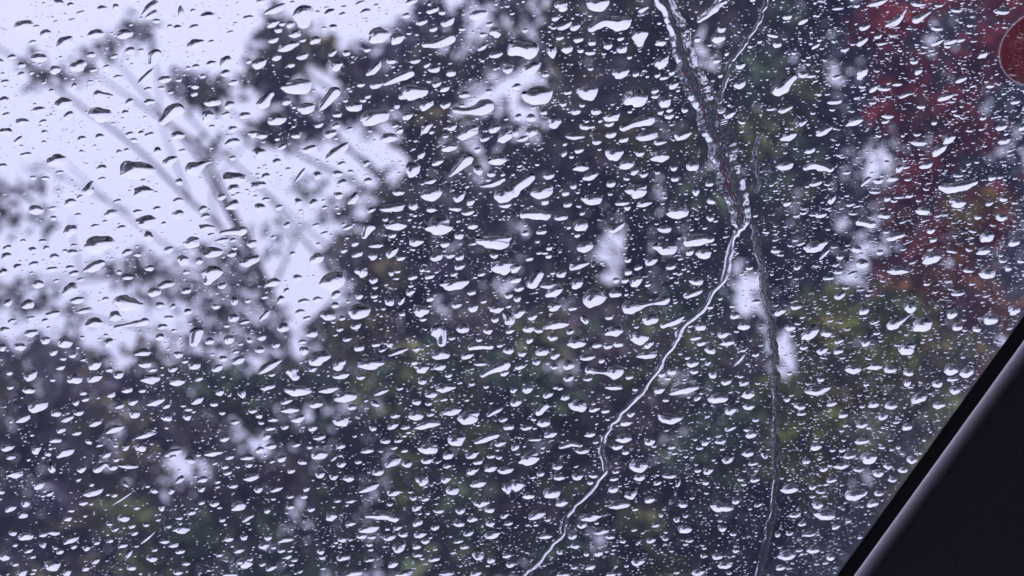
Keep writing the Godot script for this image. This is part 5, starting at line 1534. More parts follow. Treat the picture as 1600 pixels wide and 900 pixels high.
	plant("evergreen_tree", "dark blue green evergreen between the wide water trail and the red leaves", "tree", "", Vector3(1.58, 0, -23.64), [Vector3(0, -0.1, 0), Vector3(0, 4.59, -0.15), Vector3(0.02, 5.91, 0.09), Vector3(0, 7, 0.28)], 0.15, mats.bark, [Vector4(1.84, 7.51, -22.44, 0.11), Vector4(1.66, 7.81, -23.75, 0.12), Vector4(1.85, 7.91, -24.16, 0.12), Vector4(1.96, 7.9, -24.09, 0.12), Vector4(2.02, 7.78, -23.53, 0.12), Vector4(1.24, 7.55, -23.26, 0.12), Vector4(1.44, 7.47, -23, 0.12), Vector4(1.61, 7.77, -24.08, 0.12), Vector4(1.66, 7.43, -22.76, 0.12), Vector4(1.93, 7.42, -22.97, 0.12), Vector4(2.15, 7.72, -24.05, 0.12), Vector4(2.16, 7.55, -23.56, 0.12), Vector4(1.13, 7.58, -24.11, 0.12), Vector4(1.33, 7.23, -22.81, 0.12), Vector4(1.38, 7.23, -22.71, 0.12), Vector4(1.7, 7.6, -24.25, 0.12), Vector4(1.76, 7.55, -24, 0.12), Vector4(1.99, 7.57, -23.91, 0.12), Vector4(2.08, 7.59, -24.05, 0.12), Vector4(2.13, 7.32, -23.2, 0.12), Vector4(1.05, 7.38, -24.07, 0.12), Vector4(1.11, 7.05, -22.7, 0.11), Vector4(1.3, 6.94, -22.4, 0.11), Vector4(1.45, 7.38, -24.12, 0.12), Vector4(1.51, 7.04, -22.68, 0.11), Vector4(1.83, 7.5, -24.12, 0.12), Vector4(1.85, 6.96, -22.41, 0.11), Vector4(1.93, 6.97, -22.42, 0.11), Vector4(2.12, 7.08, -22.54, 0.11), Vector4(1.13, 7.05, -23.32, 0.12), Vector4(1.27, 7.21, -23.7, 0.12), Vector4(1.36, 6.89, -22.59, 0.11), Vector4(1.56, 7.04, -23.04, 0.12), Vector4(1.74, 7.16, -23.8, 0.12), Vector4(1.8, 6.94, -22.49, 0.11), Vector4(1.99, 7.14, -23.45, 0.12), Vector4(2.2, 7.25, -23.62, 0.12), Vector4(1.2, 7.02, -23.8, 0.12), Vector4(1.34, 7.23, -24.28, 0.12), Vector4(1.39, 6.82, -22.66, 0.11), Vector4(1.72, 7.25, -24.18, 0.12), Vector4(1.68, 6.84, -22.86, 0.12), Vector4(1.9, 7.17, -23.9, 0.12), Vector4(1.24, 6.82, -23.41, 0.12), Vector4(1.48, 6.84, -23.65, 0.12), Vector4(1.62, 6.81, -23.17, 0.12), Vector4(1.72, 6.75, -23.04, 0.12), Vector4(1.93, 6.89, -23.6, 0.12), Vector4(1.36, 6.73, -23.46, 0.12), Vector4(1.53, 6.9, -24.03, 0.12), Vector4(1.64, 6.88, -24.18, 0.12), Vector4(1.84, 6.93, -24.04, 0.12), Vector4(1.89, 6.65, -22.91, 0.12), Vector4(1.99, 6.75, -23.44, 0.12), Vector4(1.21, 6.73, -24.01, 0.12), Vector4(1.32, 6.57, -23.16, 0.12), Vector4(1.43, 6.55, -23.11, 0.12), Vector4(1.59, 6.68, -23.56, 0.12), Vector4(1.65, 6.53, -22.98, 0.12), Vector4(1.81, 6.44, -22.63, 0.11), Vector4(1.27, 6.38, -23.05, 0.12), Vector4(1.42, 6.37, -23.17, 0.12), Vector4(1.54, 6.31, -22.85, 0.12), Vector4(1.83, 6.5, -23.78, 0.12), Vector4(1.85, 6.46, -23.21, 0.12), Vector4(1.39, 6.5, -24.24, 0.12), Vector4(1.48, 6.46, -24.11, 0.12), Vector4(1.56, 6.1, -22.58, 0.11), Vector4(1.81, 6.43, -24, 0.12), Vector4(1.89, 6.5, -24.09, 0.12), Vector4(1.48, 6.31, -24.12, 0.12), Vector4(1.65, 6.25, -23.53, 0.12), Vector4(1.65, 6.03, -23.04, 0.12), Vector4(1.88, 6.25, -23.6, 0.12), Vector4(1.25, 6.07, -23.26, 0.12), Vector4(1.43, 6.01, -23.26, 0.12), Vector4(1.64, 6.12, -23.62, 0.12), Vector4(1.67, 6.05, -23.34, 0.12), Vector4(1.29, 5.86, -23.42, 0.12), Vector4(1.42, 5.82, -22.69, 0.11), Vector4(1.62, 6, -23.66, 0.12), Vector4(1.81, 6, -23.89, 0.12), Vector4(1.21, 5.8, -23.89, 0.12), Vector4(1.23, 5.62, -22.9, 0.11), Vector4(1.43, 5.9, -24.23, 0.12), Vector4(1.55, 5.77, -23.21, 0.12), Vector4(1.73, 5.78, -23.22, 0.12), Vector4(1.24, 5.65, -23.45, 0.12), Vector4(1.43, 5.58, -22.84, 0.11), Vector4(1.66, 5.61, -23.65, 0.12), Vector4(1.72, 5.69, -23.58, 0.12), Vector4(1.3, 5.41, -22.69, 0.11), Vector4(1.52, 5.63, -24.5, 0.12), Vector4(1.61, 5.58, -23.5, 0.12), Vector4(1.41, 5.42, -23.79, 0.12), Vector4(1.53, 5.31, -22.97, 0.11), Vector4(1.75, 5.47, -24.32, 0.12), Vector4(1.88, 5.27, -22.84, 0.11), Vector4(1.37, 5.16, -22.92, 0.11), Vector4(1.61, 5.36, -24.44, 0.12), Vector4(1.72, 5.32, -24.24, 0.12), Vector4(1.94, 5.34, -24.16, 0.12), Vector4(1.98, 5.27, -23.44, 0.12), Vector4(1.19, 5.27, -24.24, 0.12), Vector4(1.69, 5.27, -24.05, 0.12), Vector4(1.87, 5.06, -23.52, 0.12), Vector4(1.11, 4.97, -23.14, 0.12), Vector4(1.31, 5.04, -24.29, 0.12), Vector4(1.18, 4.75, -23.01, 0.11), Vector4(1.37, 4.9, -24.22, 0.12), Vector4(1.49, 4.83, -23.61, 0.12)], 54, 0.09, [Color(0.039, 0.055, 0.059), Color(0.05, 0.066, 0.073), Color(0.053, 0.053, 0.073)])
	plant("evergreen_tree", "dark evergreen standing behind the red and rust leaves", "tree", "", Vector3(2.65, 0, -25.61), [Vector3(0, -0.1, 0), Vector3(0, 4.87, -0.16), Vector3(-0.04, 6.3, 0.09), Vector3(-0.07, 7.48, 0.3)], 0.16, mats.bark, [Vector4(2.27, 8.22, -25.15, 0.13), Vector4(2.28, 8.17, -25.55, 0.14), Vector4(2.28, 7.95, -24.75, 0.13), Vector4(2.71, 8.35, -25.94, 0.14), Vector4(2.74, 8.06, -25.2, 0.13), Vector4(2.89, 7.96, -24.59, 0.13), Vector4(2.03, 7.85, -24.94, 0.13), Vector4(2.17, 7.97, -25.24, 0.13), Vector4(2.4, 8, -25.55, 0.14), Vector4(2.58, 8.19, -26.11, 0.14), Vector4(2.68, 7.89, -24.98, 0.13), Vector4(2.9, 7.95, -25.22, 0.13), Vector4(3.12, 8.08, -25.88, 0.14), Vector4(3.32, 8.1, -25.7, 0.14), Vector4(2.04, 7.71, -24.52, 0.13), Vector4(2.31, 7.81, -25.42, 0.13), Vector4(2.45, 8.02, -25.71, 0.14), Vector4(2.54, 7.75, -24.83, 0.13), Vector4(2.76, 7.91, -25.53, 0.14), Vector4(3.04, 8.03, -26.15, 0.14), Vector4(3.01, 7.63, -24.59, 0.13), Vector4(3.2, 7.7, -24.95, 0.13), Vector4(2.06, 7.56, -24.62, 0.13), Vector4(2.18, 7.69, -25.03, 0.13), Vector4(2.43, 7.52, -24.91, 0.13), Vector4(2.61, 7.69, -25.14, 0.13), Vector4(2.64, 7.66, -25.04, 0.13), Vector4(3.06, 7.92, -26.06, 0.14), Vector4(3.12, 7.76, -25.82, 0.14), Vector4(3.19, 7.71, -25.2, 0.13), Vector4(2.16, 7.77, -26.1, 0.14), Vector4(2.19, 7.44, -24.82, 0.13), Vector4(2.45, 7.63, -25.41, 0.13), Vector4(2.49, 7.34, -24.81, 0.13), Vector4(2.7, 7.61, -25.64, 0.14), Vector4(2.84, 7.39, -24.93, 0.13), Vector4(3.13, 7.55, -25.68, 0.14), Vector4(3.33, 7.66, -25.76, 0.14), Vector4(2.16, 7.58, -26.04, 0.14), Vector4(2.3, 7.57, -26.1, 0.14), Vector4(2.32, 7.36, -25.15, 0.13), Vector4(2.57, 7.37, -25.48, 0.13), Vector4(2.78, 7.53, -25.99, 0.14), Vector4(2.98, 7.41, -25.66, 0.14), Vector4(3.19, 7.57, -26.1, 0.14), Vector4(3.36, 7.51, -26.07, 0.14), Vector4(2.02, 7.02, -24.51, 0.13), Vector4(2.19, 7.05, -24.79, 0.13), Vector4(2.44, 7.51, -26.26, 0.14), Vector4(2.52, 7.06, -24.51, 0.13), Vector4(2.8, 7.32, -25.59, 0.14), Vector4(2.83, 7.24, -25.23, 0.13), Vector4(3.15, 7.34, -25.99, 0.14), Vector4(3.13, 7.2, -25.03, 0.13), Vector4(2.19, 7.05, -25.45, 0.13), Vector4(2.32, 7.05, -25.39, 0.13), Vector4(2.59, 7.25, -25.8, 0.14), Vector4(2.76, 7.14, -25.54, 0.13), Vector4(2.92, 7.17, -25.98, 0.14), Vector4(3.03, 6.92, -24.53, 0.13), Vector4(2.04, 6.81, -24.79, 0.13), Vector4(2.25, 7.07, -25.85, 0.14), Vector4(2.43, 7.04, -25.79, 0.14), Vector4(2.55, 7.06, -25.79, 0.14), Vector4(2.89, 7.08, -26.23, 0.14), Vector4(2.86, 6.78, -24.83, 0.13), Vector4(3.02, 6.94, -25.66, 0.14), Vector4(2.08, 6.68, -24.78, 0.13), Vector4(2.2, 6.71, -25.35, 0.13), Vector4(2.38, 6.97, -25.96, 0.14), Vector4(2.61, 6.84, -26.01, 0.14), Vector4(2.64, 6.58, -24.67, 0.13), Vector4(2.85, 6.68, -24.94, 0.13), Vector4(3.09, 6.92, -26.31, 0.14), Vector4(2.18, 6.75, -25.6, 0.13), Vector4(2.43, 6.83, -26, 0.14), Vector4(2.56, 6.72, -25.51, 0.13), Vector4(2.74, 6.83, -26.2, 0.14), Vector4(2.83, 6.51, -24.95, 0.13), Vector4(3.14, 6.7, -25.63, 0.13), Vector4(3.19, 6.72, -25.61, 0.13), Vector4(2.43, 6.59, -25.89, 0.14), Vector4(2.51, 6.46, -25.43, 0.13), Vector4(2.58, 6.26, -24.63, 0.13), Vector4(2.83, 6.38, -25.28, 0.13), Vector4(3.16, 6.54, -25.96, 0.14), Vector4(3.23, 6.68, -26.06, 0.14), Vector4(2.21, 6.37, -25.78, 0.14), Vector4(2.36, 6.19, -24.55, 0.13), Vector4(2.64, 6.49, -25.9, 0.14), Vector4(2.68, 6.3, -25.53, 0.13), Vector4(2.92, 6.46, -26.33, 0.14), Vector4(3.06, 6.42, -26.14, 0.14), Vector4(2.15, 6.04, -24.56, 0.13), Vector4(2.49, 6.39, -26.13, 0.14), Vector4(2.5, 6.14, -24.94, 0.13), Vector4(2.73, 6.27, -25.61, 0.13), Vector4(2.95, 6.39, -26.2, 0.14), Vector4(3.07, 6.18, -25.13, 0.13), Vector4(2.04, 5.98, -24.78, 0.13), Vector4(2.25, 6.02, -25.47, 0.13), Vector4(2.45, 6.18, -26.38, 0.14), Vector4(2.66, 6.13, -26.23, 0.14), Vector4(2.83, 6.25, -26.23, 0.14), Vector4(2.98, 6.15, -26.44, 0.14), Vector4(3.01, 5.94, -25.17, 0.13), Vector4(2.17, 5.97, -26.1, 0.14), Vector4(2.24, 5.75, -25.15, 0.13), Vector4(2.31, 5.82, -25.05, 0.13), Vector4(2.67, 5.93, -26.12, 0.14), Vector4(2.77, 5.85, -25.65, 0.13), Vector4(2.86, 5.9, -25.84, 0.14), Vector4(2.96, 5.77, -24.92, 0.13), Vector4(1.96, 5.83, -26.43, 0.14), Vector4(2.04, 5.58, -25.05, 0.13), Vector4(2.15, 5.61, -25.15, 0.13), Vector4(2.41, 5.66, -25.5, 0.13), Vector4(2.64, 5.81, -26.11, 0.14), Vector4(2.73, 5.85, -25.98, 0.14), Vector4(2.88, 5.84, -25.88, 0.14), Vector4(3.12, 5.8, -26, 0.14), Vector4(2.04, 5.65, -25.61, 0.13), Vector4(2.34, 5.66, -26.17, 0.14), Vector4(2.33, 5.63, -25.44, 0.13), Vector4(2.51, 5.48, -24.83, 0.13), Vector4(2.69, 5.47, -24.7, 0.13), Vector4(3.01, 5.75, -26.22, 0.14), Vector4(3.01, 5.53, -25.02, 0.13), Vector4(2.02, 5.37, -24.86, 0.13), Vector4(2.31, 5.49, -25.79, 0.13), Vector4(2.41, 5.64, -26.34, 0.14), Vector4(2.55, 5.46, -26.11, 0.14), Vector4(2.64, 5.37, -25.4, 0.13), Vector4(2.96, 5.61, -26.23, 0.14), Vector4(2.96, 5.38, -25.11, 0.13), Vector4(3.15, 5.45, -25.39, 0.13), Vector4(2.17, 5.48, -26.34, 0.14), Vector4(2.12, 5.25, -24.91, 0.13), Vector4(2.32, 5.16, -24.94, 0.13), Vector4(2.54, 5.34, -25.56, 0.13), Vector4(2.66, 5.36, -25.61, 0.13), Vector4(2.9, 5.21, -25.14, 0.13), Vector4(3.21, 5.44, -26.6, 0.14), Vector4(3.29, 5.37, -25.72, 0.13), Vector4(2.38, 5.04, -24.87, 0.13), Vector4(2.58, 5.23, -26.03, 0.14), Vector4(2.7, 5.21, -25.67, 0.13), Vector4(2.85, 5.24, -25.73, 0.13), Vector4(3, 5.17, -25.78, 0.13), Vector4(3.22, 5.2, -26.01, 0.14), Vector4(2.22, 4.94, -25.1, 0.13), Vector4(2.28, 4.88, -24.91, 0.13), Vector4(2.45, 4.97, -25.01, 0.13), Vector4(2.77, 5.1, -26.61, 0.14), Vector4(2.98, 5.11, -26.63, 0.14), Vector4(3.12, 5.14, -26.63, 0.14), Vector4(2.38, 5, -26.68, 0.14), Vector4(2.4, 4.92, -26.1, 0.14), Vector4(2.55, 4.97, -26.41, 0.14), Vector4(2.64, 4.83, -25.68, 0.13), Vector4(2.84, 4.76, -25.26, 0.13), Vector4(2.92, 4.69, -25.06, 0.13), Vector4(2.54, 4.6, -25.34, 0.13), Vector4(2.88, 4.84, -26.61, 0.14), Vector4(2.79, 4.73, -25.36, 0.13)], 54, 0.095, [Color(0.039, 0.055, 0.059), Color(0.05, 0.066, 0.073), Color(0.053, 0.053, 0.073)])
	plant("red_leaved_tree", "small tree with hanging dark red leaves, upper right", "tree", "", Vector3(1.71, 0, -18.22), [Vector3(0, -0.1, 0), Vector3(0.01, 3.57, -0.16), Vector3(-0.03, 4.54, 0.01), Vector3(0.01, 5.1, 0.11), Vector3(0.05, 5.56, 0.19)], 0.05, mats.bark, [Vector4(1.89, 5.7, -18.2, 0.06), Vector4(1.52, 5.64, -18.22, 0.06), Vector4(1.75, 5.72, -18.46, 0.06), Vector4(1.95, 5.55, -17.79, 0.06), Vector4(2.04, 5.6, -17.94, 0.06), Vector4(1.5, 5.56, -18.23, 0.06), Vector4(1.49, 5.43, -17.56, 0.06), Vector4(1.66, 5.65, -18.48, 0.06), Vector4(2.09, 5.55, -18.06, 0.06), Vector4(1.44, 5.53, -18.23, 0.06), Vector4(1.52, 5.52, -18.25, 0.06), Vector4(1.87, 5.35, -17.61, 0.06), Vector4(1.98, 5.5, -18.16, 0.06), Vector4(1.53, 5.3, -17.72, 0.06), Vector4(1.76, 5.43, -18.26, 0.06), Vector4(1.82, 5.27, -17.66, 0.06), Vector4(1.9, 5.31, -17.76, 0.06), Vector4(1.98, 5.35, -17.8, 0.06), Vector4(2.09, 5.44, -18.27, 0.06), Vector4(1.58, 5.39, -18.46, 0.06), Vector4(1.57, 5.28, -17.83, 0.06), Vector4(1.89, 5.38, -18.28, 0.06), Vector4(1.84, 5.21, -17.63, 0.06), Vector4(1.55, 5.29, -18.35, 0.06), Vector4(1.58, 5.27, -18.06, 0.06), Vector4(1.77, 5.31, -18.29, 0.06), Vector4(1.49, 5.14, -18.06, 0.06), Vector4(1.56, 5.25, -18.34, 0.06), Vector4(1.62, 5.16, -17.99, 0.06), Vector4(1.64, 5.1, -17.89, 0.06), Vector4(1.74, 5.11, -17.67, 0.06), Vector4(1.59, 5.03, -17.9, 0.06), Vector4(1.79, 5.04, -17.86, 0.06), Vector4(1.81, 5.02, -17.97, 0.06), Vector4(1.96, 5.15, -18.51, 0.06), Vector4(1.62, 4.96, -18.01, 0.06), Vector4(1.7, 4.96, -17.96, 0.06), Vector4(1.62, 4.85, -17.99, 0.06), Vector4(1.63, 4.84, -17.67, 0.06), Vector4(1.59, 4.89, -18.52, 0.06), Vector4(1.65, 4.93, -18.47, 0.06), Vector4(1.73, 4.91, -18.53, 0.06), Vector4(1.55, 4.55, -18.29, 0.06), Vector4(1.52, 4.45, -17.88, 0.06), Vector4(1.58, 4.42, -17.88, 0.06), Vector4(1.59, 4.16, -17.79, 0.06)], 60, 0.062, [Color(0.3, 0.05, 0.06), Color(0.24, 0.05, 0.06), Color(0.15, 0.05, 0.055)])
	plant("rust_leaved_shrub", "rust and ochre leaved shrub hanging below the red leaves", "shrub", "", Vector3(1.76, 0, -17.73), [Vector3(0, -0.1, 0), Vector3(0, 3.26, -0.2), Vector3(-0.03, 4, -0.07), Vector3(0, 4.55, 0.03)], 0.035, mats.bark, [Vector4(1.94, 4.83, -18.06, 0.07), Vector4(1.77, 4.73, -17.9, 0.07), Vector4(1.87, 4.77, -17.88, 0.07), Vector4(1.88, 4.67, -17.54, 0.06), Vector4(1.58, 4.69, -17.98, 0.07), Vector4(1.63, 4.53, -17.31, 0.06), Vector4(1.73, 4.57, -17.24, 0.06), Vector4(1.86, 4.57, -17.44, 0.06), Vector4(1.62, 4.52, -17.66, 0.06), Vector4(1.71, 4.46, -17.34, 0.06), Vector4(1.86, 4.59, -17.69, 0.06), Vector4(1.65, 4.36, -17.36, 0.06), Vector4(1.74, 4.39, -17.59, 0.06), Vector4(1.81, 4.34, -17.39, 0.06), Vector4(1.51, 4.45, -18.19, 0.07), Vector4(1.47, 4.26, -17.27, 0.06), Vector4(1.59, 4.39, -17.85, 0.06), Vector4(1.67, 4.29, -17.6, 0.06), Vector4(1.83, 4.29, -17.6, 0.06), Vector4(1.46, 4.26, -17.45, 0.06), Vector4(1.85, 4.3, -17.67, 0.06), Vector4(1.9, 4.2, -17.26, 0.06), Vector4(1.59, 4.28, -18.08, 0.07), Vector4(1.72, 4.15, -17.59, 0.06), Vector4(1.81, 4.12, -17.93, 0.06), Vector4(1.8, 4.09, -17.63, 0.06), Vector4(1.67, 4.04, -17.7, 0.06), Vector4(1.75, 4.08, -17.7, 0.06), Vector4(1.85, 4.09, -18.11, 0.07)], 50, 0.06, [Color(0.25, 0.11, 0.057), Color(0.2, 0.075, 0.052), Color(0.23, 0.16, 0.052), Color(0.23, 0.052, 0.052)])
	plant("light_green_bush", "light yellow green bush under the rust leaves, beside the window pillar", "shrub", "", Vector3(1.42, 0, -17.23), [Vector3(0, -0.1, 0), Vector3(0.01, 3.2, -0.19), Vector3(-0.02, 3.69, -0.11), Vector3(-0.01, 4.12, -0.03)], 0.04, mats.bark, [Vector4(1.15, 4.24, -17.41, 0.07), Vector4(1.23, 4.27, -17.65, 0.07), Vector4(1.23, 4.18, -16.95, 0.07), Vector4(1.42, 4.19, -16.97, 0.07), Vector4(1.5, 4.14, -16.91, 0.07), Vector4(1.23, 4.14, -17.24, 0.07), Vector4(1.26, 4.14, -17.34, 0.07), Vector4(1.43, 4.23, -17.55, 0.07), Vector4(1.43, 4.17, -17.34, 0.07), Vector4(1.54, 4.13, -17.13, 0.07), Vector4(1.15, 4.12, -17.44, 0.07), Vector4(1.19, 4.16, -17.64, 0.07), Vector4(1.43, 4.12, -17.74, 0.07), Vector4(1.44, 3.99, -16.98, 0.07), Vector4(1.53, 4.05, -17.15, 0.07), Vector4(1.6, 4.03, -17.05, 0.07), Vector4(1.72, 4.09, -17.44, 0.07), Vector4(1.22, 3.96, -17.08, 0.07), Vector4(1.28, 3.98, -17.27, 0.07), Vector4(1.38, 3.99, -17.14, 0.07), Vector4(1.46, 4.04, -17.51, 0.07), Vector4(1.53, 4.04, -17.44, 0.07), Vector4(1.61, 3.95, -17.06, 0.07), Vector4(1.71, 4.08, -17.74, 0.07), Vector4(0.98, 3.87, -17.14, 0.07), Vector4(1.01, 3.9, -17.29, 0.07), Vector4(1.12, 3.97, -17.51, 0.07), Vector4(1.23, 3.89, -17.24, 0.07), Vector4(1.38, 4.01, -17.71, 0.07), Vector4(1.51, 3.99, -17.68, 0.07), Vector4(1.52, 3.92, -17.17, 0.07), Vector4(1.58, 3.88, -17.2, 0.07), Vector4(1.04, 3.85, -17.49, 0.07), Vector4(1.14, 3.9, -17.48, 0.07), Vector4(1.24, 3.91, -17.66, 0.07), Vector4(1.32, 3.88, -17.38, 0.07), Vector4(1.37, 3.9, -17.45, 0.07), Vector4(1.44, 3.8, -17.03, 0.07), Vector4(1.56, 3.91, -17.71, 0.07), Vector4(1.62, 3.86, -17.67, 0.07), Vector4(1.64, 3.77, -16.86, 0.06), Vector4(1.03, 3.72, -17.21, 0.07), Vector4(1.12, 3.81, -17.67, 0.07), Vector4(1.18, 3.72, -16.93, 0.07), Vector4(1.3, 3.82, -17.82, 0.07), Vector4(1.3, 3.7, -16.83, 0.06), Vector4(1.42, 3.79, -17.25, 0.07), Vector4(1.54, 3.79, -17.34, 0.07), Vector4(1.66, 3.8, -17.31, 0.07), Vector4(1.73, 3.8, -17.7, 0.07), Vector4(1.78, 3.79, -17.39, 0.07), Vector4(1.08, 3.73, -17.49, 0.07), Vector4(1.15, 3.76, -17.68, 0.07), Vector4(1.29, 3.73, -17.5, 0.07), Vector4(1.36, 3.67, -17.07, 0.07), Vector4(1.46, 3.68, -17.21, 0.07), Vector4(1.59, 3.8, -17.79, 0.07), Vector4(1.63, 3.68, -17.31, 0.07), Vector4(1.7, 3.75, -17.53, 0.07), Vector4(1.78, 3.7, -17.45, 0.07), Vector4(1.02, 3.62, -17.34, 0.07), Vector4(1.14, 3.68, -17.52, 0.07), Vector4(1.21, 3.63, -17.42, 0.07), Vector4(1.27, 3.64, -17.42, 0.07), Vector4(1.43, 3.7, -17.82, 0.07), Vector4(1.49, 3.63, -17.46, 0.07), Vector4(1.61, 3.6, -17.03, 0.07), Vector4(1.77, 3.68, -17.74, 0.07), Vector4(1.08, 3.53, -16.93, 0.06), Vector4(1.15, 3.5, -17.03, 0.07), Vector4(1.48, 3.59, -17.79, 0.07), Vector4(1.52, 3.48, -16.96, 0.06), Vector4(1.69, 3.6, -17.72, 0.07), Vector4(1.7, 3.57, -17.65, 0.07), Vector4(1.23, 3.56, -17.82, 0.07), Vector4(1.39, 3.54, -17.61, 0.07), Vector4(1.47, 3.47, -17.22, 0.07), Vector4(1.56, 3.47, -17.4, 0.07), Vector4(1.59, 3.45, -17.39, 0.07)], 56, 0.058, [Color(0.18, 0.21, 0.062), Color(0.11, 0.15, 0.062), Color(0.22, 0.2, 0.062), Color(0.1, 0.12, 0.075)])
